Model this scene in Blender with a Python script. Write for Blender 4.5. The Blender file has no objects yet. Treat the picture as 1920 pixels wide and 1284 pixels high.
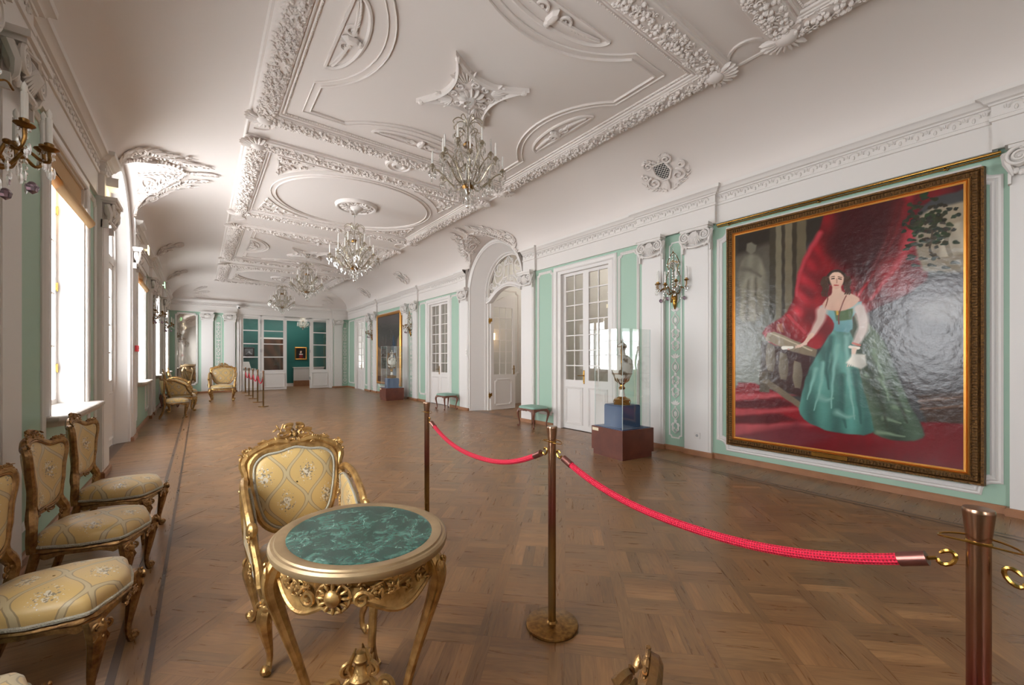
import bpy, math, random
import numpy as np
from mathutils import Matrix, Vector
PI = math.pi
R = random.Random(7)
C = bpy.context.scene.collection
SC = bpy.context.scene

# ---------------- camera, world, exposure ----------------
YAW = math.atan(585 / 765.0)
cam_d = bpy.data.cameras.new('camera')
cam = bpy.data.objects.new('camera', cam_d)
C.objects.link(cam)
cam.location = (0, 0, 1.45)
cam.rotation_euler = (PI / 2, 0, -YAW)
cam_d.sensor_fit = 'HORIZONTAL'
cam_d.sensor_width = 36
cam_d.lens = 36 * 765 / 1920.0
cam_d.shift_y = 30 / 1920.0
cam_d.clip_start = 0.02
SC.camera = cam
SC.view_settings.view_transform = 'Standard'
SC.view_settings.look = 'None'
SC.view_settings.gamma = 1
SC.view_settings.use_curve_mapping = False
SC.view_settings.exposure = 0.08
SC.cycles.use_denoising = True
SC.cycles.max_bounces = 9
SC.cycles.diffuse_bounces = 6
SC.cycles.glossy_bounces = 4
SC.cycles.transmission_bounces = 6
SC.cycles.transparent_max_bounces = 16
SC.cycles.caustics_reflective = False
SC.cycles.caustics_refractive = False
SC.cycles.sample_clamp_indirect = 6
SC.cycles.blur_glossy = 0.5

w = bpy.data.worlds.new('overcast')
SC.world = w
w.use_nodes = True
bg = w.node_tree.nodes['Background']
bg.inputs[0].default_value = (0.93, 0.97, 1.0, 1)
bg.inputs[1].default_value = SKY = 18.0

def area(name, loc, rot, sx, sy, power, color=(1, 1, 1), portal=False):
    l = bpy.data.lights.new(name, 'AREA')
    l.shape = 'RECTANGLE'; l.size = sx; l.size_y = sy; l.energy = power; l.color = color
    l.cycles.is_portal = portal
    o = bpy.data.objects.new(name, l); C.objects.link(o)
    o.location = loc; o.rotation_euler = rot
    return o

# main dimensions (metres): hall runs along +Y, windows on the left (X = XL)
XL, XR, YF, YB, ZC = -1.0, 5.97, 21.5, -4.2, 4.58
WINDOWS = [(-3.75, -2.35), (0.85, 2.3), (4.98, 6.36), (10.95, 12.35), (15.0, 16.4), (19.1, 20.5)]
ARCH_Y = 8.55
for i, (y0, y1) in enumerate(WINDOWS):      # daylight comes in through the left-hand windows
    area('window_daylight', (XL - 0.55, (y0 + y1) / 2, 2.1), (0, -PI / 2, 0), 2.5, y1 - y0 + .1, 1, portal=True)
area('window_daylight', (XL - 0.55, ARCH_Y, 2.1), (0, -PI / 2, 0), 4.4, 2.3, 1, portal=True)

def point(name, loc, power, color, r=.05):
    l = bpy.data.lights.new(name, 'POINT'); l.energy = power; l.color = color; l.shadow_soft_size = r
    o = bpy.data.objects.new(name, l); C.objects.link(o); o.location = loc
    return o

# ---------------- materials ----------------
def mat(name, col, rough=.5, metal=0, spec=.5, bump=None, noise=None, **kw):
    m = bpy.data.materials.new(name); m.use_nodes = True
    nt = m.node_tree; b = nt.nodes['Principled BSDF']
    b.inputs['Base Color'].default_value = (*col, 1)
    b.inputs['Roughness'].default_value = rough
    b.inputs['Metallic'].default_value = metal
    b.inputs['Specular IOR Level'].default_value = spec
    for k, v in kw.items(): b.inputs[k.replace('_', ' ')].default_value = v
    if noise:
        col2, scale, lo, hi = noise
        tc = nt.nodes.new('ShaderNodeTexCoord'); n = nt.nodes.new('ShaderNodeTexNoise')
        n.inputs['Scale'].default_value = scale; n.inputs['Detail'].default_value = 6
        nt.links.new(tc.outputs['Object'], n.inputs['Vector'])
        r = nt.nodes.new('ShaderNodeValToRGB')
        r.color_ramp.elements[0].position = lo; r.color_ramp.elements[1].position = hi
        r.color_ramp.elements[0].color = (*col, 1); r.color_ramp.elements[1].color = (*col2, 1)
        nt.links.new(n.outputs[0], r.inputs[0]); nt.links.new(r.outputs[0], b.inputs['Base Color'])
    if bump:
        scale, st = bump
        tc = nt.nodes.new('ShaderNodeTexCoord'); n = nt.nodes.new('ShaderNodeTexNoise')
        n.inputs['Scale'].default_value = scale; n.inputs['Detail'].default_value = 5
        nt.links.new(tc.outputs['Object'], n.inputs['Vector'])
        bp = nt.nodes.new('ShaderNodeBump'); bp.inputs['Strength'].default_value = st; bp.inputs['Distance'].default_value = .01
        nt.links.new(n.outputs[0], bp.inputs['Height']); nt.links.new(bp.outputs[0], b.inputs['Normal'])
    return m

def srgb(r, g, b):
    f = lambda c: (c / 255 / 12.92) if c / 255 <= .04045 else ((c / 255 + .055) / 1.055) ** 2.4
    return (f(r), f(g), f(b))

M = {}
M['plaster'] = mat('white_plaster', srgb(217, 211, 206), .62)
M['paint'] = mat('white_paint', srgb(220, 215, 211), .45)
M['ceil'] = mat('ceiling_plaster', srgb(217, 208, 202), .7)
M['green'] = mat('green_paint', srgb(157, 185, 166), .5)
M['green_wall'] = mat('grey_white_wall', srgb(205, 203, 198), .6)
M['teal'] = mat('teal_wall', srgb(26, 92, 86), .6)
M['base'] = mat('baseboard_oak', srgb(140, 96, 66), .4, noise=(srgb(160, 112, 80), 6, .3, .7))
M['gilt'] = mat('gilt_wood', srgb(204, 164, 104), .36, .75, noise=(srgb(146, 108, 62), 22, .35, .7), bump=(60, .3))
M['gilt_dark'] = mat('aged_gilt_wood', srgb(168, 128, 80), .34, .8, noise=(srgb(122, 88, 56), 34, .35, .65), bump=(60, .4))
M['copper'] = mat('worn_copper', srgb(140, 92, 84), .35, .9)
M['gilt_bright'] = mat('satin_gold_paint', srgb(172, 146, 110), .36, .6, noise=(srgb(146, 120, 88), 9, .35, .7))
M['brass'] = mat('brass', srgb(170, 128, 62), .22, 1)
M['oldbrass'] = mat('aged_brass', srgb(158, 118, 66), .32, 1, noise=(srgb(112, 80, 46), 40, .35, .7))
M['frame'] = mat('picture_frame_gilt', srgb(130, 92, 46), .42, .6, noise=(srgb(80, 54, 30), 60, .35, .65), bump=(120, .8))
M['frame_in'] = mat('bright_gilt_slip', srgb(206, 146, 72), .3, .8)
M['wood'] = mat('mahogany_veneer', srgb(108, 58, 42), .35, noise=(srgb(86, 42, 32), 5, .3, .7))
M['darkwood'] = mat('carved_walnut', srgb(112, 66, 48), .35)
M['blue'] = mat('blue_silk_box', srgb(38, 78, 118), .45)
M['seatgreen'] = mat('sage_silk', srgb(136, 168, 154), .6)
M['rope'] = None
M['red'] = mat('red_plastic', srgb(225, 50, 60), .4)
M['black'] = mat('black', (.012, .012, .012), .5)
M['grey'] = mat('grey_plastic', srgb(150, 150, 150), .5)
M['blind'] = mat('straw_blind', srgb(186, 150, 106), .8, bump=(140, .4))
M['candle'] = mat('candle_white', srgb(236, 232, 226), .4)
M['mirror'] = mat('antique_mirror', (.8, .78, .74), .035, 1, bump=(2.2, .12))
M['stone'] = mat('sill_stone', srgb(198, 190, 182), .35, noise=(srgb(176, 166, 158), 8, .35, .65))
M['porcelain'] = mat('vase_porcelain', srgb(226, 222, 214), .15, noise=(srgb(120, 104, 86), 9, .52, .62))
M['label'] = mat('paper_label', srgb(228, 216, 186), .6)
M['steel'] = mat('grille_metal', srgb(205, 200, 194), .4)
M['silvered'] = mat('silvered_metal', srgb(176, 164, 142), .28, .9)
M['amethyst'] = mat('amethyst_glass', srgb(200, 170, 190), .08, Transmission_Weight=.8)

def emit(name, col, s):
    m = bpy.data.materials.new(name); m.use_nodes = True; b = m.node_tree.nodes['Principled BSDF']
    b.inputs['Base Color'].default_value = (*col, 1)
    b.inputs['Emission Color'].default_value = (*col, 1); b.inputs['Emission Strength'].default_value = s
    return m
M['lamp'] = emit('lit_lamp', (1, .86, .55), 6)
M['bulb'] = emit('lit_bulb', (1, .62, .32), 14)
M['exit'] = emit('lit_green_sign', (.35, 1, .4), 3)

def glass(name, refl=1.0, tint=(1, 1, 1), f0=.045):
    m = bpy.data.materials.new(name); m.use_nodes = True; nt = m.node_tree; nt.nodes.clear()
    o = nt.nodes.new('ShaderNodeOutputMaterial'); mx = nt.nodes.new('ShaderNodeMixShader')
    t = nt.nodes.new('ShaderNodeBsdfTransparent'); g = nt.nodes.new('ShaderNodeBsdfGlossy'); f = nt.nodes.new('ShaderNodeLayerWeight')
    t.inputs[0].default_value = (*tint, 1); g.inputs['Roughness'].default_value = .01; g.inputs[0].default_value = (refl, refl, refl, 1)
    f.inputs[0].default_value = .5
    p5 = nt.nodes.new('ShaderNodeMath'); p5.operation = 'POWER'; p5.inputs[1].default_value = 5; nt.links.new(f.outputs['Facing'], p5.inputs[0])
    ad = nt.nodes.new('ShaderNodeMath'); ad.operation = 'MULTIPLY_ADD'; ad.inputs[1].default_value = .94; ad.inputs[2].default_value = f0; nt.links.new(p5.outputs[0], ad.inputs[0])
    nt.links.new(ad.outputs[0], mx.inputs[0]); nt.links.new(t.outputs[0], mx.inputs[1]); nt.links.new(g.outputs[0], mx.inputs[2])
    nt.links.new(mx.outputs[0], o.inputs[0])
    return m
M['pane'] = glass('window_glass', f0=.07)
M['showcase'] = glass('showcase_glass', 1.0, (.97, .99, .98), .11)
M['glass_edge'] = mat('polished_glass_edge', srgb(205, 220, 216), .15)
M['crystal'] = None
def crystal():
    m = bpy.data.materials.new('cut_crystal'); m.use_nodes = True; nt = m.node_tree; nt.nodes.clear()
    o = nt.nodes.new('ShaderNodeOutputMaterial'); mx = nt.nodes.new('ShaderNodeMixShader')
    t = nt.nodes.new('ShaderNodeBsdfTransparent'); g = nt.nodes.new('ShaderNodeBsdfGlossy'); f = nt.nodes.new('ShaderNodeLayerWeight')
    t.inputs[0].default_value = (.9, .9, .88, 1); g.inputs['Roughness'].default_value = .12; g.inputs[0].default_value = (1, 1, 1, 1)
    f.inputs[0].default_value = .72
    nt.links.new(f.outputs['Facing'], mx.inputs[0]); nt.links.new(t.outputs[0], mx.inputs[1]); nt.links.new(g.outputs[0], mx.inputs[2])
    nt.links.new(mx.outputs[0], o.inputs[0]); return m
M['crystal'] = crystal()

def N(nt, t, **kw):
    n = nt.nodes.new(t)
    for k, v in kw.items():
        if k.startswith('i_'): n.inputs[k[2:].replace('_', ' ')].default_value = v
        else: setattr(n, k, v)
    return n
def mathn(nt, op, a, b=None, c=None):
    n = nt.nodes.new('ShaderNodeMath'); n.operation = op
    for i, x in enumerate((a, b, c)):
        if x is None: continue
        if isinstance(x, (int, float)): n.inputs[i].default_value = x
        else: nt.links.new(x, n.inputs[i])
    return n.outputs[0]
def mixc(nt, f, a, b):
    n = nt.nodes.new('ShaderNodeMix'); n.data_type = 'RGBA'
    for s, x in ((0, f), (6, a), (7, b)):
        if isinstance(x, (int, float)): n.inputs[s].default_value = x
        elif isinstance(x, tuple): n.inputs[s].default_value = (*x, 1)
        else: nt.links.new(x, n.inputs[s])
    return n.outputs[2]

def damask(name, ax, base=srgb(200, 166, 104), scale=1.0):
    """yellow silk with a silver ogee lattice and small bouquets; ax = the two object axes it runs over"""
    m = mat(name, base, .42); nt = m.node_tree; b = nt.nodes['Principled BSDF']; L = nt.links
    b.inputs['Sheen Weight'].default_value = .25
    tc = N(nt, 'ShaderNodeTexCoord'); sp = N(nt, 'ShaderNodeSeparateXYZ'); L.new(tc.outputs['Object'], sp.inputs[0])
    x = mathn(nt, 'MULTIPLY', sp.outputs[ax[0]], 1 / (.25 * scale)); y = mathn(nt, 'MULTIPLY', sp.outputs[ax[1]], 1 / (.31 * scale))
    # ogee: |cos(pi x)| against |cos(pi y)|
    cw = mathn(nt, 'MULTIPLY', mathn(nt, 'COSINE', mathn(nt, 'MULTIPLY', y, 2 * PI)), .22)
    def curve(sg, off):
        return mathn(nt, 'ABSOLUTE', mathn(nt, 'SUBTRACT', mathn(nt, 'FRACT', mathn(nt, 'ADD', mathn(nt, 'MULTIPLY_ADD', cw, sg, x), off)), .5))
    d = mathn(nt, 'MINIMUM', curve(-1, .5), curve(1, 0))
    line = mathn(nt, 'LESS_THAN', d, .045)
    ed = mathn(nt, 'LESS_THAN', mathn(nt, 'ABSOLUTE', mathn(nt, 'SUBTRACT', d, .045)), .01)
    # bouquets at the middle of every cell
    def bouquet(ox, oy):
        fx = mathn(nt, 'SUBTRACT', mathn(nt, 'FRACT', mathn(nt, 'ADD', x, ox)), .5)
        fy = mathn(nt, 'SUBTRACT', mathn(nt, 'FRACT', mathn(nt, 'ADD', y, oy)), .5)
        rr = mathn(nt, 'SQRT', mathn(nt, 'ADD', mathn(nt, 'POWER', mathn(nt, 'ABSOLUTE', fx), 2), mathn(nt, 'POWER', mathn(nt, 'ABSOLUTE', fy), 2)))
        return rr
    rr = mathn(nt, 'MINIMUM', bouquet(.75, .5), bouquet(.25, 0))
    vo = N(nt, 'ShaderNodeTexVoronoi', feature='F1'); vo.inputs['Scale'].default_value = 75 / scale
    L.new(tc.outputs['Object'], vo.inputs['Vector'])
    spot = mathn(nt, 'LESS_THAN', mathn(nt, 'ADD', vo.outputs['Distance'], mathn(nt, 'MULTIPLY', rr, 2.6)), .78)
    wv = N(nt, 'ShaderNodeTexNoise'); wv.inputs['Scale'].default_value = 60; L.new(tc.outputs['Object'], wv.inputs['Vector'])
    c = mixc(nt, mathn(nt, 'MULTIPLY', line, .8), base, srgb(182, 166, 132))
    c = mixc(nt, ed, c, srgb(150, 128, 92))
    tone = mixc(nt, mathn(nt, 'GREATER_THAN', wv.outputs[0], .5), srgb(118, 108, 92), srgb(212, 204, 186))
    c = mixc(nt, mathn(nt, 'MULTIPLY', spot, .85), c, tone)
    L.new(c, b.inputs['Base Color'])
    return m
M['silk_seat'] = damask('yellow_damask_seat', (0, 1))
M['silk_back'] = damask('yellow_damask_back', (1, 2))
M['silk_side'] = damask('yellow_damask_side', (0, 2))
M['braid'] = mat('silver_braid', srgb(186, 178, 160), .5, .2, bump=(160, 1.0))

def marble():
    m = mat('green_marble', srgb(60, 112, 98), .12); nt = m.node_tree; b = nt.nodes['Principled BSDF']; L = nt.links
    tc = N(nt, 'ShaderNodeTexCoord')
    n1 = N(nt, 'ShaderNodeTexNoise'); n1.inputs['Scale'].default_value = 15; n1.inputs['Detail'].default_value = 12; n1.inputs['Roughness'].default_value = .8; n1.inputs['Distortion'].default_value = .5
    L.new(tc.outputs['Object'], n1.inputs['Vector'])
    r = N(nt, 'ShaderNodeValToRGB'); e = r.color_ramp.elements
    e[0].position = .34; e[0].color = (*srgb(12, 30, 28), 1); e[1].position = .72; e[1].color = (*srgb(96, 140, 126), 1)
    k = r.color_ramp.elements.new(.5); k.color = (*srgb(30, 68, 58), 1)
    L.new(n1.outputs[0], r.inputs[0])
    v = N(nt, 'ShaderNodeTexVoronoi', feature='DISTANCE_TO_EDGE'); v.inputs['Scale'].default_value = 7
    n2 = N(nt, 'ShaderNodeTexNoise'); n2.inputs['Scale'].default_value = 5; L.new(tc.outputs['Object'], n2.inputs['Vector'])
    L.new(mixc(nt, .35, tc.outputs['Object'], n2.outputs[1]), v.inputs['Vector'])
    c = mixc(nt, mathn(nt, 'MULTIPLY', mathn(nt, 'LESS_THAN', v.outputs[0], .006), mathn(nt, 'MULTIPLY', mathn(nt, 'GREATER_THAN', n1.outputs[0], .52), .5)), r.outputs[0], srgb(165, 200, 186))
    L.new(c, b.inputs['Base Color']); return m
M['marble'] = marble()

def parquet():
    m = mat('oak_parquet', srgb(120, 84, 60), .3); nt = m.node_tree; b = nt.nodes['Principled BSDF']; L = nt.links
    at = N(nt, 'ShaderNodeAttribute', attribute_name='tone'); uv = N(nt, 'ShaderNodeUVMap')
    mp = N(nt, 'ShaderNodeMapping'); mp.inputs['Scale'].default_value = (3.2, 34, 1); L.new(uv.outputs[0], mp.inputs[0])
    n = N(nt, 'ShaderNodeTexNoise'); n.inputs['Scale'].default_value = 1; n.inputs['Detail'].default_value = 7; n.inputs['Roughness'].default_value = .6; n.inputs['Distortion'].default_value = 1.0
    L.new(mp.outputs[0], n.inputs['Vector'])
    mp2 = N(nt, 'ShaderNodeMapping'); mp2.inputs['Scale'].default_value = (1.6, 9, 1); L.new(uv.outputs[0], mp2.inputs[0])
    n2 = N(nt, 'ShaderNodeTexNoise'); n2.inputs['Scale'].default_value = 1; n2.inputs['Detail'].default_value = 2; L.new(mp2.outputs[0], n2.inputs['Vector'])
    rings = mathn(nt, 'MULTIPLY_ADD', mathn(nt, 'SINE', mathn(nt, 'MULTIPLY', n2.outputs[0], 70)), .5, .5)
    g = mathn(nt, 'ADD', mathn(nt, 'MULTIPLY_ADD', n.outputs[0], .5, .1), mathn(nt, 'MULTIPLY', rings, .07))
    r = N(nt, 'ShaderNodeValToRGB'); e = r.color_ramp.elements
    e[0].position = .12; e[0].color = (*srgb(100, 68, 43), 1); e[1].position = .62; e[1].color = (*srgb(160, 118, 76), 1)
    L.new(g, r.inputs[0])
    c = N(nt, 'ShaderNodeMix', data_type='RGBA', blend_type='MULTIPLY'); c.inputs[0].default_value = 1
    L.new(r.outputs[0], c.inputs[6]); L.new(at.outputs['Color'], c.inputs[7]); L.new(c.outputs[2], b.inputs['Base Color'])
    L.new(mathn(nt, 'ADD', mathn(nt, 'MULTIPLY', n.outputs[0], .2), .2), b.inputs['Roughness'])
    bp = N(nt, 'ShaderNodeBump'); bp.inputs['Strength'].default_value = .08; bp.inputs['Distance'].default_value = .004
    L.new(g, bp.inputs['Height']); L.new(bp.outputs[0], b.inputs['Normal'])
    return m
M['parquet'] = parquet()
def attr_mat(name, attr, rough, bump=None):
    m = mat(name, (.5, .5, .5), rough, bump=bump); nt = m.node_tree
    at = N(nt, 'ShaderNodeAttribute', attribute_name=attr); nt.links.new(at.outputs['Color'], nt.nodes['Principled BSDF'].inputs['Base Color']); return m
M['canvas'] = attr_mat('varnished_oil_canvas', 'paint', .22, (12, .4))

def rope_mat():
    m = mat('red_braided_rope', srgb(222, 26, 62), .65); nt = m.node_tree; b = nt.nodes['Principled BSDF']; L = nt.links
    uv = N(nt, 'ShaderNodeUVMap'); sp = N(nt, 'ShaderNodeSeparateXYZ'); L.new(uv.outputs[0], sp.inputs[0])
    a = mathn(nt, 'SINE', mathn(nt, 'MULTIPLY', mathn(nt, 'ADD', mathn(nt, 'MULTIPLY', sp.outputs[0], 60), mathn(nt, 'MULTIPLY', sp.outputs[1], 5)), 2 * PI))
    c = mathn(nt, 'SINE', mathn(nt, 'MULTIPLY', mathn(nt, 'SUBTRACT', mathn(nt, 'MULTIPLY', sp.outputs[0], 60), mathn(nt, 'MULTIPLY', sp.outputs[1], 5)), 2 * PI))
    h = mathn(nt, 'MULTIPLY', a, c)
    L.new(mixc(nt, mathn(nt, 'LESS_THAN', h, -.35), srgb(230, 28, 66), srgb(150, 8, 36)), b.inputs['Base Color'])
    bp = N(nt, 'ShaderNodeBump'); bp.inputs['Strength'].default_value = .8; bp.inputs['Distance'].default_value = .003
    L.new(h, bp.inputs['Height']); L.new(bp.outputs[0], b.inputs['Normal']); return m
M['rope'] = rope_mat()
def post_mat():
    m = mat('worn_brass_post', srgb(150, 118, 70), .26, 1); nt = m.node_tree; b = nt.nodes['Principled BSDF']; L = nt.links
    tc = N(nt, 'ShaderNodeTexCoord'); sp = N(nt, 'ShaderNodeSeparateXYZ'); L.new(tc.outputs['Object'], sp.inputs[0])
    n = N(nt, 'ShaderNodeTexNoise'); n.inputs['Scale'].default_value = 14; n.inputs['Detail'].default_value = 5; L.new(tc.outputs['Object'], n.inputs['Vector'])
    z = mathn(nt, 'ADD', sp.outputs[2], mathn(nt, 'MULTIPLY', n.outputs[0], .16))
    r = N(nt, 'ShaderNodeValToRGB'); e = r.color_ramp.elements
    e[0].position = .48; e[0].color = (*srgb(146, 118, 74), 1); e[1].position = .98; e[1].color = (*srgb(166, 128, 104), 1)
    k = r.color_ramp.elements.new(.72); k.color = (*srgb(150, 88, 80), 1); k = r.color_ramp.elements.new(.62); k.color = (*srgb(128, 88, 66), 1)
    L.new(z, r.inputs[0]); L.new(r.outputs[0], b.inputs['Base Color']); return m
M['post'] = post_mat()

# ---------------- mesh helpers ----------------
def spiral(cx, cy, r0, r1, a0, turns, n=28, sgn=1):
    return [(cx + (r0 + (r1 - r0) * t) * math.cos(a0 + sgn * turns * 2 * PI * t), cy + (r0 + (r1 - r0) * t) * math.sin(a0 + sgn * turns * 2 * PI * t)) for t in [i / (n - 1) for i in range(n)]]
def bez(p, n=16):
    """Catmull-Rom through the points"""
    P = [Vector(q) for q in p]; P = [2 * P[0] - P[1]] + P + [2 * P[-1] - P[-2]]; out = []
    for i in range(1, len(P) - 2):
        for k in range(n):
            t = k / n; a, b, c, d = P[i - 1:i + 3]
            out.append(.5 * ((2 * b) + (c - a) * t + (2 * a - 5 * b + 4 * c - d) * t * t + (3 * b - a - 3 * c + d) * t ** 3))
    return out + [P[-2]]
def lerp(a, b, t): return a + (b - a) * t

class MB:
    def __init__(s): s.v = []; s.f = []; s.uv = None; s.M = None
    def add(s, vs, fs):
        o = len(s.v)
        if s.M is not None: vs = [tuple(s.M @ Vector(v)) for v in vs]
        s.v.extend(tuple(v) for v in vs); s.f.extend(tuple(i + o for i in f) for f in fs); return s
    def box(s, x0, x1, y0, y1, z0, z1):
        return s.add([(x, y, z) for z in (z0, z1) for y in (y0, y1) for x in (x0, x1)], [(0, 2, 3, 1), (4, 5, 7, 6), (0, 1, 5, 4), (2, 6, 7, 3), (0, 4, 6, 2), (1, 3, 7, 5)])
    def grid(s, rows, closeu=False, closev=False, cap=False):
        n, m = len(rows), len(rows[0]); vs = [p for r in rows for p in r]; fs = []
        for i in range(n if closev else n - 1):
            for j in range(m if closeu else m - 1):
                a, b = i * m + j, i * m + (j + 1) % m; c, d = ((i + 1) % n) * m + (j + 1) % m, ((i + 1) % n) * m + j
                fs.append((a, b, c, d))
        if cap: fs += [tuple(range(m))[::-1], tuple(range((n - 1) * m, n * m))]
        return s.add(vs, fs)
    def lathe(s, prof, n=24, c=(0, 0, 0), a0=0, sq=None):
        rows = []
        for r, z in prof:
            row = []
            for i in range(n):
                a = a0 + i * 2 * PI / n; q = 1 if sq is None else sq(a)
                row.append((c[0] + r * q * math.cos(a), c[1] + r * q * math.sin(a), c[2] + z))
            rows.append(row)
        return s.grid(rows, closeu=True, cap=True)
    def cyl(s, p0, p1, r0, r1=None, n=12): return s.tube([p0, p1], [r0, r0 if r1 is None else r1], n)
    def tube(s, path, rad, n=8, closed=False, flat=None):
        """flat=(direction, factor): squash the section along a direction"""
        P = [Vector(p) for p in path]; k = len(P)
        if not isinstance(rad, (list, tuple)): rad = [rad] * k
        up = None; rows = []
        for i in range(k):
            if closed: t = P[(i + 1) % k] - P[i - 1]
            else: t = P[min(i + 1, k - 1)] - P[max(i - 1, 0)]
            if t.length < 1e-9: t = Vector((0, 0, 1))
            t.normalize()
            if up is None: up = Vector((0, 0, 1)) if abs(t.z) < .9 else Vector((1, 0, 0))
            a = up - t * up.dot(t)
            if a.length < 1e-6: a = Vector((0, 1, 0)) - t * t.y
            a.normalize(); up = a; b = t.cross(a); row = []
            for j in range(n):
                q = a * math.cos(j * 2 * PI / n) + b * math.sin(j * 2 * PI / n)
                if flat: f = Vector(flat[0]); q = q - f * q.dot(f) * (1 - flat[1])
                row.append(P[i] + q * rad[i])
            rows.append(row)
        return s.grid(rows, closeu=True, closev=closed, cap=not closed)
    def ell(s, c, r, rot=None, n=8, m=5):
        rows = []
        for i in range(m + 1):
            th = PI * i / m; th = min(max(th, .12), PI - .12)
            row = []
            for j in range(n):
                p = Vector((r[0] * math.sin(th) * math.cos(j * 2 * PI / n), r[1] * math.sin(th) * math.sin(j * 2 * PI / n), r[2] * math.cos(th)))
                if rot is not None: p = rot @ p
                row.append(p + Vector(c))
            rows.append(row)
        return s.grid(rows, closeu=True, cap=True)
    def blob_on(s, P, u, v, h, a, ru, rv, rh, n=6, m=4):
        """ellipsoid lying on a mapped plane, long axis turned by a"""
        ca, sa = math.cos(a), math.sin(a); rows = []
        for i in range(m + 1):
            th = min(max(PI * i / m, .15), PI - .15); row = []
            for j in range(n):
                x, y, z = ru * math.sin(th) * math.cos(j * 2 * PI / n), rv * math.sin(th) * math.sin(j * 2 * PI / n), rh * math.cos(th)
                row.append(P(u + x * ca - y * sa, v + x * sa + y * ca, h + z))
            rows.append(row)
        return s.grid(rows, closeu=True, cap=True)
    def prism(s, P, poly, h0, h1):
        n = len(poly)
        vs = [P(u, v, h0) for u, v in poly] + [P(u, v, h1) for u, v in poly]
        return s.add(vs, [tuple(range(n))[::-1], tuple(range(n, 2 * n))] + [(i, (i + 1) % n, n + (i + 1) % n, n + i) for i in range(n)])
    def sweep(s, P, path, prof, closed=False):
        """mitred moulding: path in (u, v), profile [(offset to the left, height)]"""
        n = len(path); rows = []
        for i in range(n):
            p = Vector(path[i])
            a = Vector(path[i - 1]) if (i or closed) else None
            b = Vector(path[(i + 1) % n]) if (i < n - 1 or closed) else None
            d1 = (p - a).normalized() if a is not None else None; d2 = (b - p).normalized() if b is not None else None
            if d1 is None: d1 = d2
            if d2 is None: d2 = d1
            n1, n2 = Vector((-d1.y, d1.x)), Vector((-d2.y, d2.x)); m_ = n1 + n2
            if m_.length < 1e-6: m_ = n1
            m_.normalize(); m_ = m_ / max(m_.dot(n1), .35)
            rows.append([P(p.x + m_.x * o, p.y + m_.y * o, h) for o, h in prof])
        return s.grid(rows, closev=closed)
    def build(s, name, m, parent=None, smooth=35, **tags):
        me = bpy.data.meshes.new(name); me.from_pydata(s.v, [], s.f)
        if m is not None: me.materials.append(m)
        if s.uv is not None:
            ul = me.uv_layers.new(name='UVMap'); ul.data.foreach_set('uv', [c for q in s.uv for c in q])
        o = bpy.data.objects.new(name, me); C.objects.link(o)
        import bmesh
        if len(s.f) < 250000 and s.uv is None:
            bm = bmesh.new(); bm.from_mesh(me); bmesh.ops.recalc_face_normals(bm, faces=bm.faces); bm.to_mesh(me); bm.free()
        if smooth: me.polygons.foreach_set('use_smooth', [True] * len(me.polygons)); me.set_sharp_from_angle(angle=math.radians(smooth))
        if parent is not None: o.parent = parent
        for k, v in tags.items(): o[k] = v
        return o

def I3(u, v, h): return (u, v, h)
def PR(u, v, h): return (XR - h, u, v)          # right wall: u = world Y, v = height, h = out of the wall
def PL(u, v, h): return (XL + h, u, v)
def PF(u, v, h): return (u, YF - h, v)
def PC(u, v, h): return (u, v, ZC - h)
def PS(u, v, h): return (u, -h, v)              # generic local wall frame for things that are hung

def thing(name, label, cat, loc=(0, 0, 0), rz=0, group=None, s=1):
    o = bpy.data.objects.new(name, None); C.objects.link(o); o.empty_display_size = .1
    o.location = loc; o.rotation_euler = (0, 0, rz); o.scale = (s, s, s)
    o['label'] = label; o['category'] = cat; o['kind'] = 'thing'
    if group: o['group'] = group
    return o
def dup(root, loc, rz, label, group=None, s=None):
    r = root.copy(); C.objects.link(r); r.location = loc; r.rotation_euler = (0, 0, rz); r['label'] = label
    if s: r.scale = (s, s, s)
    if group: r['group'] = group
    elif 'group' in r: del r['group']
    for ch in list(root.children):
        c = ch.copy(); C.objects.link(c); c.parent = r
        for g in list(ch.children):
            d = g.copy(); C.objects.link(d); d.parent = c
    return r
WALL_RZ = {'right': PI / 2 + PI, 'left': PI / 2, 'far': 0}  # local frame PS: front looks to local -Y
WALL_RZ['right'] = -PI / 2; WALL_RZ['left'] = PI / 2
def on_wall(side, u, v, h):
    """location for a thing modelled in frame PS (front towards local -Y)"""
    return {'right': (XR - h, u, v), 'left': (XL + h, u, v), 'far': (u, YF - h, v)}[side]

# ======================= SETTING =======================
def S(o, **k):
    o['kind'] = 'structure'
    for a, b in k.items(): o[a] = b
    return o
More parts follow.
